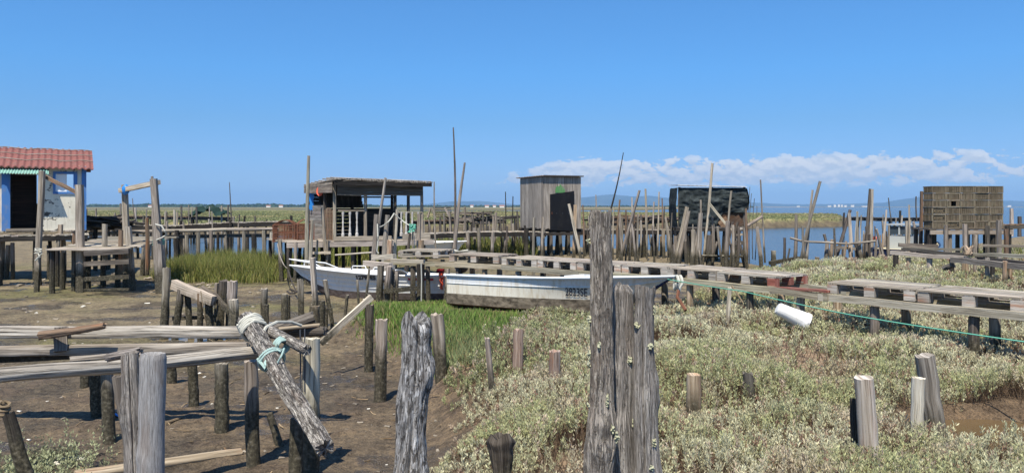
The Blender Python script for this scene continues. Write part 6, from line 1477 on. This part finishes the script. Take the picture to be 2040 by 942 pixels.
# ------------------------------------------------------------------ low beams at the right edge
def right_jetty():
    o = root("beam_jetty", at(1785, 530, 18.6), "decaying low jetty of loose pale beams on stubs at the right", "jetty")
    for a, b, w, h, m in (((1775, 503, 18.6), (1948, 517, 17.), .10, .09, W_PALE), ((1797, 496, 18.9), (1926, 508, 17.4), .06, .08, W_DARK), ((1800, 494, 19.6), (1915, 497, 18.5), .05, .06, W_GREY), ((1929, 507, 17.2), (2060, 510, 15.8), .10, .08, W_PALE), ((1897, 517, 17.), (2060, 534, 15.), .09, .12, W_GREY), ((1960, 490, 18.), (2060, 490, 17.), .08, .06, W_GREY), ((1790, 488, 19.8), (1868, 491, 19.5), .1, .10, W_DARK), ((1945, 514, 17.1), (2060, 524, 15.4), .1, .06, W_DARK)):
        bar("beam", a, b, w, h=h, parent=o, mat=m, warp=.012, seg=6)
    for b, t, w, d, m in (((1783, 545), (1785, 508), 11, 18.5, W_BLACK), ((1810, 548), (1810, 512), 9, 18.3, W_FRESH), ((1852, 550), (1852, 512), 11, 17.9, W_PALE), ((1896, 552), (1896, 515), 9, 17.5, W_BLACK), ((1924, 556), (1922, 514), 13, 17., W_FRESH), ((1967, 566), (1967, 513), 9, 16.2, W_GREY), ((2003, 574), (2003, 520), 10, 15.6, W_FRESH), ((2013, 574), (2013, 527), 8, 15.7, W_FRESH), ((1977, 560), (1977, 525), 9, 16.5, W_BLACK), ((1942, 555), (1942, 520), 6, 17., W_GREY)):
        post("stub", b, t, w, None, d=d, parent=o, mat=m, n=8, seg=4)
right_jetty()
def root_stump():
    c = at(1928, 500, 17.); o = root("torn_stump", c, "torn splintered stump lying on the loose beams in front of the crates", "stump"); mb = MB()
    for i in range(9):
        a = random.uniform(0, 6.28); mb.log(c+Vector((random.uniform(-.05, .05), random.uniform(-.05, .05), -.07)), c+Vector((.13*math.cos(a), .08*math.sin(a), random.uniform(.02, .17))), .045, .015, n=6, seg=3, rough=.2)
    part(mb, "splinters", W_FRESH, o)
root_stump()
bar("fallen_log", (1880, 535, 17.2), (1900, 527, 17.), .13, "dark fallen log with a white end in the grass under the right beams", "log", rnd=True, mat=W_DARK)

# ------------------------------------------------------------------ posts in the mud and marsh, middle ground
W_BARK = wood('bark_wood', (.022, .018, .014), (.085, .07, .055), (.21, .18, .15), crack=1.3, bump=1.)
W_BARKP = wood('flaking_wood', (.13, .085, .065), (.31, .225, .18), (.50, .43, .37), tide=0, rust=.5, bump=.8)
W_FRESHP = wood('pale_sawn_wood', (.20, .155, .11), (.44, .38, .30), (.62, .57, .49), tide=0, rust=.35, blot=.2)
for (b, t, w, wt, d, z, m, lab, sq) in (
    ((326, 665), (332, 533), 17, 15, None, 0, W_GREY, "round leaning post left of the short plank trestle in the mud", 0),
    ((349, 664), (361, 576), 15, 13, 12.4, 0, W_DARK, "dark leg under the left end of the short plank trestle", 0), ((380, 664), (373, 583), 13, 13, 12.5, 0, W_DARK, "dark leaning leg under the middle of the short plank trestle", 0), ((398, 662), (398, 583), 12, 10, 12.2, 0, W_BROWN, "reddish rotten leg tied to the short plank trestle", 0),
    ((420, 662), (415, 594), 17, 14, 12.3, 0, W_DARK, "thick dark leg under the right end of the short plank trestle", 0), ((431, 668), (432, 563), 9, 9, 12.7, 0, W_GREY, "slim post just right of the short plank trestle", 0), ((437, 668), (445, 557), 15, 17, 12.6, 0, W_DARK, "dark cracked post leaning right with a pale broken top", 0),
    ((463, 664), (463, 559), 21, 19, 12.4, 0, W_GREY, "broad split post right of the trestle group", 0), ((466, 668), (465, 596), 17, 17, 12.0, 0, W_PALE, "short pale squared post in front of the broad split post", 6), ((453, 665), (456, 562), 9, 8, 12.8, 0, W_GREY, "slim leaning post behind the broad split post", 0),
    ((525, 662), (527, 574), 14, 13, 12.9, 0, W_GREY, "mottled post standing alone in the mud pool", 0), ((531, 662), (530, 606), 11, 11, 12.5, 0, W_GREY, "short post leaning on the mottled lone post", 0), ((568, 656), (566, 584), 14, 13, 13., 0, W_GREY, "crusted post at the left of the creek group", 0),
    ((600, 640), (598, 555), 12, 13, 13.6, 0, W_GREY, "knobbly post directly left of the tall pale creek pole", 0), ((629, 640), (623, 513), 13, 12, 13.4, 0, W_PALE, "tall pale squared pole before the cuddy boat's bow", 0), ((628, 668), (627, 609), 21, 20, 12.2, 0, W_FRESH, "thick stump with a pinkish sawn top by the driftwood logs", 0),
    ((640, 672), (641, 598), 12, 12, 12.6, 0, W_DARK, "dark post right of the thick pinkish stump", 0), ((660, 638), (647, 557), 8, 9, 13.8, 0, W_GREY, "leaning stick with a wide top before the cuddy boat", 0), ((661, 648), (659, 612), 9, 6, 13.1, 0, W_DARK, "dark stub at the foot of the leaning stick", 0),
    ((687, 634), (692, 587), 7, 6, 13.8, 0, W_PALE, "short pale stick standing in the creek water", 0), ((714, 622), (712, 557), 5, 5, 14.3, 0, W_GREY, "thin stick before the cuddy boat's side, below the fender", 0), ((727, 612), (736, 534), 5, 5, 14.6, 0, W_GREY, "thin leaning stick touching the walkway's left end", 0), ((738, 640), (735, 584), 7, 6, 13.2, 0, W_GREY, "slim broken stub behind the top of the leaning white board", 0),
    ((575, 640), (574, 588), 8, 8, 14.2, 0, W_DARK, "dark slim post left of the knobbly creek post", 0), ((650, 660), (651, 612), 7, 6, 12.9, 0, W_DARK, "narrow dark stub right of the pinkish stump", 0),
    ((735, 738), (737, 605), 18, 17, None, 0, W_BARK, "dark bark-covered post with a flat top at the grass edge", 0), ((756, 797), (761, 635), 24, 24, None, 0, W_GREY, "grey-tan round post with a cut top in the mud, left of the cracked trunk", 0), ((879, 772), (870, 624), 26, 25, 8.35, .1, W_GREY, "round post with a pale cut top right behind the cracked trunk", 0),
    ((983, 822), (970, 671), 14, 10, 6.9, .25, W_GREY, "slender leaning stake in the shrubs with a small twig at its top", 0), ((1031, 765), (1033, 654), 22, 20, 7.5, .3, W_BARKP, "pinkish bark-stripped post in the shrubs", 0), ((1106, 785), (1105, 697), 21, 22, 6.9, .35, W_BARKP, "short flaking post left of the tall trunk", 0),
    ((1381, 830), (1382, 745), 28, 29, 6.1, .4, W_FRESH, "short tan stump with a white cut top, alone in the shrubs", 0), ((1495, 800), (1489, 741), 24, 20, 6.4, .4, W_DARK, "broken dark stump with red dead twigs", 0),
    ((1733, 940), (1720, 751), 42, 37, 4.75, .4, W_FRESHP, "pale round post with a wide cut top, the largest on the right", 0), ((1704, 880), (1700, 792), 18, 14, 4.9, .4, W_BLACK, "black stub hiding behind the largest right post", 0), ((1829, 890), (1830, 751), 27, 25, 5.35, .4, W_FRESHP, "slimmer tan post with a hollow cut top", 0), ((1863, 870), (1842, 706), 41, 36, 5.5, .4, W_GREY, "thick grey post leaning left behind the slimmer tan post", 0)):
    post("post", b, t, w, lab, d=d, z=z, wt=wt, mat=m, n=14 if w > 15 else 9, seg=10, rough=.09, sq=sq, ragged=.008 if m in (W_FRESH, W_FRESHP, W_PALE) else .025, deep=.4)

bar("trestle_beam", (346, 566, 12.5), (426, 599, 12.1), .11, "squared pale beam slanting across the dark legs of the trestle", "beam", h=.15, mat=W_PALE)
bar("brace", (426, 588, 12.3), (458, 622, 12.), .05, "dark diagonal brace right of the slanting trestle beam", "brace", h=.10, mat=W_DARK)
bar("low_rail", (344, 634, 12.7), (428, 630, 12.7), .05, "dark low rail between the legs of the trestle", "rail", h=.06, mat=W_DARK)
bar("bent_board", (400, 572, 12.5), (423, 588, 12.4), .10, "small curled dark board wedged behind the trestle beam", "board", h=.03, mat=W_DARK, roll=.6)
rope("tie_rope", [at(400, 580, 12.), at(404, 610, 11.95), at(409, 636, 11.95), at(414, 655, 12.)], .008, "brown cord hanging from the trestle beam", P_ROPEB, steps=3)
bar("white_board", (740, 591, 9.7), (639, 683, 9.3), .045, "bleached white board leaning down from the dark bark post", "board", h=.075, mat=W_PALE, tint=(1.25, 1.22, 1.15))

# ------------------------------------------------------------------ foreground trunks
P_ROPET = paint('bluegreen_rope', (.33, .46, .42), (.35, .38, .34), .5, .9, 20.)
def trunk(name, label, prof, d, seed, seg=90, n=40, groove=.16, ragged=.03, mat=None, depth=.9, lean=0., split=None, cat="post", knots=3, lichen=0, flat=0, sdeep=.35):
    """prof: (py, centre px, width px) rows from top to bottom, measured at distance d"""
    rnd = random.Random(seed); o_p = at(prof[-1][1], prof[-1][0], d); mb = MB()
    pys = [p[0] for p in prof]; L = (prof[-1][0]-prof[0][0])*d/F
    kn = [(rnd.uniform(0, 6.28), rnd.uniform(.1, .9), rnd.uniform(.06, .12)) for _ in range(knots)]
    def fn(u, v):
        py = prof[0][0]+(prof[-1][0]-prof[0][0])*v; a = 6.28318*u
        cx = np.interp(py, pys, [p[1] for p in prof]); r = np.interp(py, pys, [p[2] for p in prof])*d/F/2
        c = at(cx, py, d); ca, sa = math.cos(a), math.sin(a)
        wv = mnoise.noise(Vector((ca*1.2, sa*1.2+seed, v*L*4.)))*.5
        g = mnoise.fractal(Vector((ca*2.4+seed*3.1+wv, sa*2.4, v*L*4.5)), .9, 2.1, 5)
        g2 = mnoise.noise(Vector((ca*4.5+seed+wv, sa*4.5+wv, v*L*1.5))); g3 = mnoise.noise(Vector((ca*13+seed, sa*13, v*L*14.)))
        big = mnoise.noise(Vector((ca*.9+seed, sa*.9, v*L*3.)))
        crack = -max(0, .10-abs(g2))*6.*max(0, min(1, .5+mnoise.noise(Vector((ca*2+9, sa*2, v*L*3.)))*1.6))
        rr = r*(1+groove*(.36*g+.20*g3+crack*.75)+.06*big)
        for ka, kv, ks in kn:
            da = math.atan2(math.sin(a-ka), math.cos(a-ka)); q = (da*r/ks)**2+((v-kv)*L/ks)**2; rr += .03*math.exp(-q)-.022*math.exp(-q*4)
        if split is not None:
            da = math.atan2(math.sin(a-split), math.cos(a-split)); rr -= r*sdeep*math.exp(-(da/.10)**2)
        top = max(0, 1-v*L/.10)
        z = c.z+(ragged*mnoise.noise(Vector((ca*.9+seed, sa*.9, 7)))*1.3+ragged*.22*mnoise.noise(Vector((ca*4+seed, sa*4, 3))))*top; rr *= 1-.10*max(0, 1-v*L/.025)
        return Vector((c.x+ca*rr, c.y-sa*rr*depth, z))
    b0 = len(mb.v); mb.grid(fn, n, seg, us=.5, vs_=L)
    tc = at(prof[0][1], prof[0][0], d); ring = [mb.v[k] for k in range(n)]; ci = mb.vert((tc.x, tc.y, tc.z-.035), (.6, .6, .6))
    for k in range(n): mb.face((k+1, k, ci), ((k/n, 0), ((k+1)/n, 0), (k/n, .1)))
    o = root(name, (o_p.x, o_p.y, tz(o_p.x, o_p.y)), label, cat)
    part(mb, "trunk", mat or W_TRUNK, o)
    if lichen:
        for i in range(lichen):
            li = MB(); u = rnd.choice((rnd.uniform(.05, .22), rnd.uniform(.28, .46), .01, .49)); v = rnd.uniform(.02, .62); c = fn(u, v)
            hw, hh = rnd.uniform(.007, .019), rnd.uniform(.010, .034); sd = rnd.uniform(0, 50)
            def blob(uu, vv):
                rr = math.sqrt(vv)*(.75+.5*mnoise.noise(Vector((math.cos(6.2832*uu)*1.6+sd, math.sin(6.2832*uu)*1.6, 0)))); aa = 6.2832*uu
                q = Vector((c.x+hw*rr*math.cos(aa), 0, c.z+hh*rr*math.sin(aa)))
                q.y = c.y-.006*(1-vv**2)-.012*mnoise.noise(Vector((q.x*120+sd, q.z*120, 1)))-.004; return q
            li.grid(blob, 26, 9, thick=(0, .02, 0))
            part(li, "lichen", P_LICHEN, o, smooth=False)
    return o
trunk("weathered_post", "tallest rugged grey trunk in the foreground, spotted with lichen", [(421, 1196, 45), (470, 1196, 43), (560, 1199, 45), (640, 1197, 44), (760, 1199, 46), (860, 1199, 52), (960, 1195, 56), (1250, 1193, 58)], 3.2, 3, 240, 90, .22, .022, B_TALL, .9, lichen=9)
trunk("weathered_post", "middle weathered trunk with a rounded top, against the tallest trunk", [(567, 1240, 26), (578, 1240, 42), (640, 1241, 43), (760, 1241, 45), (880, 1241, 50), (960, 1242, 54), (1220, 1243, 60)], 3.32, 8, 190, 70, .13, .02, B_SPLIT, .8, lichen=3, knots=4)
trunk("weathered_post", "right weathered trunk with a flared forked top", [(571, 1285, 46), (600, 1284, 38), (680, 1283, 40), (780, 1284, 44), (880, 1287, 50), (960, 1290, 56), (1220, 1292, 58)], 3.25, 14, 190, 70, .13, .03, B_SPLIT, .85, lichen=5, knots=3, split=1.9)
trunk("weathered_post", "silver cracked trunk left of the shrubs, leaning slightly right with a broken top", [(630, 829, 56), (650, 830, 60), (720, 828, 56), (800, 823, 54), (850, 820, 52), (942, 812, 58), (1130, 806, 62)], 3.6, 22, 200, 80, .22, .05, B_ASH, .9, knots=9, split=1.35, sdeep=.16)
trunk("knotted_stump", "short dark knotted stump at the bottom edge between the two big trunks", [(868, 996, 44), (880, 995, 52), (895, 997, 40), (942, 1000, 34), (1010, 1000, 36)], 4.4, 31, 50, 36, .3, .03, W_BARK, .9, knots=3)

# ------------------------------------------------------------------ broken railing in the left foreground
def bigbar(name, a, b, w, label, h=None, mat=None, rnd=True, groove=.1, seed=1, cat="beam", wb=None, n=22, seg=60, sq=0, bow=0., taper_end=0):
    p0 = at(*a); p1 = at(*b); ax = (p1-p0).normalized(); L = (p1-p0).length; u = ax.cross(Vector((0, 0, 1)))
    if u.length < .3: u = ax.cross(Vector((0, 1, 0)))
    u.normalize(); v = u.cross(ax); hh = h or w; wb = wb or w
    mb = MB()
    def fn(s, t):
        an = 6.28318*s; ca, sa = math.cos(an), math.sin(an); r = (w+(wb-w)*t)/2
        g = mnoise.fractal(Vector((ca*2.2+seed*3.3, sa*2.2, t*L*1.6)), .8, 2.1, 4); g2 = mnoise.noise(Vector((ca*6+seed, sa*6, t*L*2.)))
        k = 1+groove*(.7*g-.9*max(0, .3-abs(g2)))
        if sq: k *= (abs(ca)**sq+abs(sa)**sq)**(-1/sq)
        e = min(t, 1-t)*L
        off = v*(bow*math.sin(math.pi*t)*L+.012*mnoise.noise(Vector((seed, 0, t*L*1.5))))+u*.010*mnoise.noise(Vector((seed, 5, t*L*1.5)))
        end = ax*(mnoise.noise(Vector((ca*3+seed, sa*3, 1)))*.025 if e < .01 else 0)
        return p0+ax*(L*t)+off+end+u*(ca*r*k)+v*(sa*r*k*hh/w)
    mb.grid(fn, n, seg, us=3.14*w, vs_=L)
    for t, fl in ((0, 1), (1, 0)):
        base = 0 if t == 0 else seg*(n+1); c = sum((mb.v[base+k] for k in range(n)), Vector())/n; ci = mb.vert(c, (.85, .85, .85))
        for k in range(n): f = (base+k, base+k+1, ci); mb.face(f[::-1] if fl else f, ((k/n*.2, 0), ((k+1)/n*.2, 0), (k/n*.2, .05)))
    o = mb.build(name, mat or W_RAIL, None, p0); tag(o, label, cat); return o
bigbar("round_rail", (-60, 752, 4.6), (522, 702, 5.95), .098, "long round silver rail crossing the lower left foreground", wb=.10, seed=2, mat=W_RAIL, bow=-.004)
bigbar("square_beam", (-40, 662, 7.2), (487, 661, 7.25), .11, "upper bleached squared beam of the left railing", h=.112, seed=5, mat=W_RAIL, sq=5, groove=.05)
bigbar("square_beam", (-40, 699, 7.2), (495, 692, 7.1), .10, "lower grey squared beam of the left railing, in shade under the upper one", h=.10, seed=6, mat=W_GREY, sq=5, groove=.05)
bar("dark_plank", (-40, 716, 7.25), (240, 704, 7.3), .04, "dark thin plank below the lower squared beam", "plank", h=.07, mat=W_BLACK)
bar("spacer_block", (122, 652, 7.15), (121, 700, 7.1), .11, "dark spacer block between the two squared beams", "block", h=.10, mat=W_DARK)
bigbar("leaning_log", (491, 634, 6.1), (648, 893, 4.85), .14, "thick lichen-spotted log leaning down over the railing's end", wb=.128, groove=.24, seed=9, mat=B_LOG, n=40, seg=130, cat="log")
bigbar("branch", (508, 645, 6.15), (612, 697, 5.65), .085, "thinner branch roped beside the thick leaning log", wb=.08, groove=.14, seed=12, mat=B_LOG, cat="branch")
bigbar("driftwood", (540, 662, 6.9), (625, 632, 7.0), .11, "dark rotten log end lying behind the roped branch", groove=.2, seed=15, mat=W_DARK, cat="log")
bigbar("driftwood", (535, 664, 7.1), (648, 659, 7.0), .10, "dark log with a grey cut end behind the pale stick", groove=.12, seed=16, mat=W_DARK, cat="log", wb=.085)
bigbar("driftwood", (556, 655, 6.8), (637, 648, 6.9), .035, "pale orange stick between the two dark logs", groove=.12, seed=17, mat=W_DRIFT, cat="stick")
bigbar("driftwood", (80, 668, 7.0), (208, 648, 6.95), .085, "brown split driftwood lying on top of the upper squared beam", groove=.2, seed=18, mat=W_BROWN, cat="driftwood", wb=.06)
bigbar("driftwood", (215, 712, 4.75), (280, 700, 4.7), .055, "gnarled grey branch end lying over the split front post", groove=.4, seed=19, mat=W_TRUNK, cat="branch")
bigbar("driftwood", (140, 716, 6.5), (235, 708, 6.6), .05, "thin grey branch end under the squared beams", groove=.3, seed=20, mat=W_GREY, cat="branch")
bigbar("tan_log", (150, 947, 5.75), (481, 901, 6.35), .088, "tan driftwood log lying on the mud at the bottom left", groove=.1, seed=21, mat=W_DRIFT, cat="log", wb=.075)
bigbar("mud_log", (30, 905, 6.1), (150, 898, 6.25), .11, "grey half-buried log on the mud beside white shells", groove=.2, seed=23, mat=W_GREY, cat="log", h=.08)
trunk("split_post", "front left post split down its middle, with a gnarled branch on top", [(704, 258, 34), (760, 260, 36), (850, 265, 38), (942, 268, 40), (1130, 272, 42)], 4.65, 41, 110, 48, .07, .02, B_SPLIT, .7, split=1.3, knots=1)
trunk("square_front_post", "broad smooth grey post at the lower left, in front of the round rail", [(704, 305, 50), (720, 304, 51), (820, 303, 50), (942, 302, 48), (1130, 301, 48)], 4.5, 44, 110, 48, .04, .012, B_SMOOTH, .8, knots=1)
for (b, t, w, wt, d, m, lab) in (((507, 930), (499, 716), 29, 26, None, W_GREY, "crusted post holding the right end of the round rail"), ((443, 862), (441, 722), 29, 27, None, W_GREY, "thick mud-crusted post with a hanging root, behind the round rail"), ((387, 807), (383, 724), 22, 19, None, W_DARK, "short mud-crusted post left of the thick crusted one"),
                                 ((216, 883), (213, 742), 23, 23, None, W_GREY, "smooth-topped post behind the split front post"), ((192, 829), (190, 745), 23, 21, None, W_DARK, "bark-crusted post left of the smooth-topped one"), ((168, 770), (170, 700), 18, 18, None, W_DARK, "dark stub holding the squared beams on the left"), ((341, 762), (342, 700), 20, 18, None, W_DARK, "dark stub under the squared beams behind the broad front post"),
                                 ((268, 950), (232, 748), 20, 18, 5.0, W_DARK, "dark leaning post behind the split front post"), ((616, 945), (620, 672), 36, 35, None, W_PALE, "tall grey post with two iron rods under the roped branch"), ((588, 955), (592, 830), 30, 26, 5.6, W_DARK, "dark short post in the shade of the leaning log"), ((551, 868), (536, 822), 20, 14, 6.6, W_GREY, "broken pale root stub in the mud behind the leaning log"), ((497, 668), (495, 655), 10, 10, 7.3, W_GREY, "small grey stub at the beams' right end")):
    post("railing_post", b, t, w, lab, d=d, wt=wt, mat=m, n=16, seg=14, rough=.07, ragged=.015, deep=.4)
def rods():
    for px in (598, 607): post("iron_rod", (px, 690), (px, 655), 3, "left of two thin iron rods on the grey post" if px < 600 else "right of two thin iron rods on the grey post", "rod", d=5.85, mat=P_GREY, n=6, seg=3, rough=0)
rods()
ax = (at(648, 893, 4.85)-at(491, 634, 6.1)).normalized()
rope("lashing_rope", coil(at(503, 652, 6.02), ax, .092, 5, .026, .12, 18), .0125, "pale rope wound in thick turns round the leaning log's top", steps=2, n=7)
rope("lashing_rope", [at(520, 668, 5.85), at(530, 652, 5.95), at(552, 641, 6.1), at(580, 641, 6.3), at(600, 648, 6.4)], .013, "pale rope looping from the leaning log over the branch", steps=4)
rope("lashing_rope", coil(at(560, 688, 5.8), (at(612, 697, 5.65)-at(508, 645, 6.15)).normalized(), .055, 3, .026, .2, 12)+[at(545, 700, 5.7), at(535, 712, 5.6), at(528, 722, 5.55), at(530, 735, 5.5)]+coil(at(541, 716, 5.68), ax, .095, 2, .03, .08, 16), .011, "blue-green rope binding the branch to the leaning log", P_ROPET, steps=2)
rope("lashing_rope", [at(548, 694, 5.7), at(560, 700, 5.6), at(566, 694, 5.55), at(560, 710, 5.5), at(553, 722, 5.5)], .007, "loose end of blue-green rope below the roped branch", P_ROPET, steps=3)
rope("mud_rope", [at(8, 815, 7.6), at(30, 828, 7.55), at(70, 835, 7.5), at(110, 833, 7.5), at(145, 827, 7.6)], .012, "brown rope lying on the mud at the left edge", P_ROPEB, steps=5)
rope("mud_rope", [at(330, 842, 7.3), at(360, 832, 7.5), at(390, 822, 7.7), at(408, 812, 7.9)], .014, "dark rope lying on the mud between the crusted posts", P_ROPEB, steps=5)
post("dark_stake", (58, 960), (16, 822), 34, "dark leaning stake in the bottom left corner with a rope knot on top", d=5.2, wt=22, mat=W_BLACK, n=14, seg=8)
rope("knot", coil(at(8, 812, 5.2), (.3, 0, 1), .03, 3, .03, .3, 10)+[at(2, 800, 5.2), at(-4, 790, 5.2)], .012, "dark rope knotted at the top of the dark leaning stake", P_ROPEB, steps=2)
bar("plank_scrap", (716, 838, 7.4), (746, 838, 7.4), .07, "small pale scrap of wood on the mud left of the cracked trunk", "scrap", h=.012, mat=W_PALE)
def corner_sprigs():
    rng = np.random.default_rng(77); n = 260; x = rng.normal(-3.75, .28, n); y = rng.normal(5.75, .28, n); z = terrain(x, y); K = 18
    N = n*K; X = np.repeat(x, K)+rng.normal(0, .014, N); Y = np.repeat(y, K)+rng.normal(0, .014, N); Z = np.repeat(z, K)+np.repeat(rng.uniform(.05, .26, n), K)*rng.random(N)
    az = rng.uniform(0, 6.28, N); el = rng.uniform(.4, 1.3, N); d = np.stack([np.cos(az)*np.cos(el), np.sin(az)*np.cos(el), np.sin(el)], 1); s = np.stack([-np.sin(az), np.cos(az), np.zeros(N)], 1)
    L = rng.uniform(.022, .04, N)[:, None]; B = np.stack([X, Y, Z], 1); w = .006
    V = np.stack([B, B+d*L*.5+s*w, B+d*L, B+d*L*.5-s*w], 1).reshape(-1, 3)
    mesh_np("corner_shrub", V, np.arange(len(V)).reshape(-1, 4), LEAF, np.repeat(np.array((.36, .38, .22))*rng.uniform(.6, 1.2, N)[:, None], 4, 0), "stuff", "sparse grey-green shrub in the bottom left corner", "shrub")
corner_sprigs()
def debris():
    rng = random.Random(5); st = MB(); sh = MB()
    for i in range(620):
        x = rng.uniform(-9, -.6); y = rng.uniform(5.2, 14.) if i < 420 else rng.uniform(14, 25)
        if i >= 420: x = rng.uniform(-16, 1)
        z = tz(x, y)
        if float(sdf_poly(np.array([x]), np.array([y]), MARSH)[0]) > -.1 or z < -.06: continue
        r = rng.uniform(.008, .03)*(1 if i < 420 else 1.8); k = rng.uniform(.5, 1.4); m = sh if rng.random() < .22 else st
        a = rng.uniform(0, 6.28); m.log((x-r*math.cos(a), y-r*math.sin(a), z+r*.15), (x+r*math.cos(a), y+r*math.sin(a), z+r*.25), r*.7, r*.45, n=6, seg=2, rough=.25, tint=(k, k*.96, k*.9), ry=.5)
    # rocks under the left hut
    for i in range(60):
        x = rng.uniform(-15, -7.5); y = rng.uniform(19.5, 25); r = rng.uniform(.04, .13); z = tz(x, y); k = rng.uniform(.7, 1.4)
        a = rng.uniform(0, 6.28); st.log((x-r*math.cos(a), y-r*math.sin(a), z+r*.1), (x+r*math.cos(a), y+r*math.sin(a), z+r*.2), r*.8, r*.5, n=7, seg=3, rough=.25, tint=(k, k*.96, k*.9), ry=.5)
    o = st.build("stones", P_STONE); o["kind"] = "stuff"; o["label"] = "scattered small stones and clods on the mud"; o["category"] = "stones"
    o = sh.build("shells", P_SHELL); o["kind"] = "stuff"; o["label"] = "scattered pale broken shells on the mud"; o["category"] = "shells"
    tw = MB()
    for i in range(150):
        x = rng.uniform(-5, -.6); y = rng.uniform(5.3, 12); z = tz(x, y); a = rng.uniform(0, 6.28); L = rng.uniform(.04, .2); k = rng.uniform(.4, 1.2)
        tw.board((x, y, z+.008), (x+L*math.cos(a), y+L*math.sin(a), z+.012), rng.uniform(.004, .012), .006, tint=(k, k*.9, k*.75), seg=2, warp=.006)
    o = tw.build("twigs", W_DRIFT); o["kind"] = "stuff"; o["label"] = "thin twigs and dry stalks strewn on the near mud"; o["category"] = "twigs"
debris()
def shell(c, s, label):
    mb = MB(); mb.grid(lambda u, v: (c.x+s*math.cos(6.2832*u)*v*(1+.15*math.sin(u*30)), c.y+s*.7*math.sin(6.2832*u)*v, c.z+s*.45*(1-v*v)+.01*math.sin(u*25)*v), 26, 6, thick=(0, 0, -.006)); tag(mb.build("oyster_shell", P_SHELL, origin=c), label, "shell")
for px, py, s, l in ((140, 906, .06, "white oyster shell beside the half-buried log, left one"), (156, 909, .05, "white oyster shell beside the half-buried log, right one"), (109, 919, .045, "tan oyster shell below the half-buried log")):
    d = gd(py, .03); p = at(px, py, d); p.z = tz(p.x, p.y); shell(p, s, l)
# ------------------------------------------------------------------ far white buildings
def far_buildings():
    rng = random.Random(9)
    for i, (px, d, w_, h_) in enumerate([(1652, 3300, 30, 12), (1663, 3300, 20, 18), (1671, 3300, 16, 22), (1677, 3310, 16, 20), (1684, 3300, 22, 14), (1698, 3300, 26, 16), (1722, 3200, 46, 7), (1590, 3300, 24, 9), (1955, 3300, 24, 18), (1965, 3310, 20, 24), (1975, 3300, 22, 17), (1986, 3300, 30, 12), (1943, 3300, 26, 10), (2010, 3300, 30, 14), (560, 1100, 7, 2.2), (300, 1200, 8, 2.4), (535, 1180, 8, 2.), (970, 800, 5, 1.5), (940, 820, 4, 2.), (1000, 790, 6, 1.4), (985, 860, 4, 1.8)]):
        k_ = .5 if d > 2000 else .8; w = w_*k_; h = h_*k_*(.9 if d > 2000 else 1); c = at(px, HZ, d); z = 2.0; o = root("far_building", (c.x, c.y, z-1), "tiny white building on the far shore" if d > 2000 else "tiny pale farm building on the far marsh", "building", "white buildings on the far shore" if d > 2000 else "farm buildings beyond the marsh")
        b = MB(); b.board((c.x-w/2, c.y, z+h/2-1), (c.x+w/2, c.y, z+h/2-1), w*.5, h+2, tint=(1, 1, 1)); part(b, "wall", P_BLDG, o, smooth=False)
        r = MB()
        if d > 2000: r.board((c.x-w/2-.5, c.y, z+h+.4), (c.x+w/2+.5, c.y, z+h+.4), w*.5+1, .8, tint=(1, 1, 1))
        else:
            r.grid(lambda u, v: (c.x-w/2-.4+(w+.8)*u, c.y-w*.28+w*.56*v, z+h+w*.16*(1-abs(2*v-1))), 1, 2, thick=(0, 0, -.3))
        part(r, "roof", P_BLDG if d > 2000 else P_BLDR, o, smooth=False)
far_buildings()

def plastic_scrap():
    c = at(228, 829, 7.55); mb = MB(); mb.grid(lambda u, v: (c.x-.05+.1*u+.02*math.sin(v*5), c.y-.03+.09*v, tz(c.x, c.y)+.012+.03*math.sin(u*3+v*2)), 8, 8, thick=(0, 0, .004)); tag(mb.build("plastic_scrap", P_BLUETARP, origin=c), "small bright blue plastic scrap on the mud between two crusted posts", "litter")
plastic_scrap()
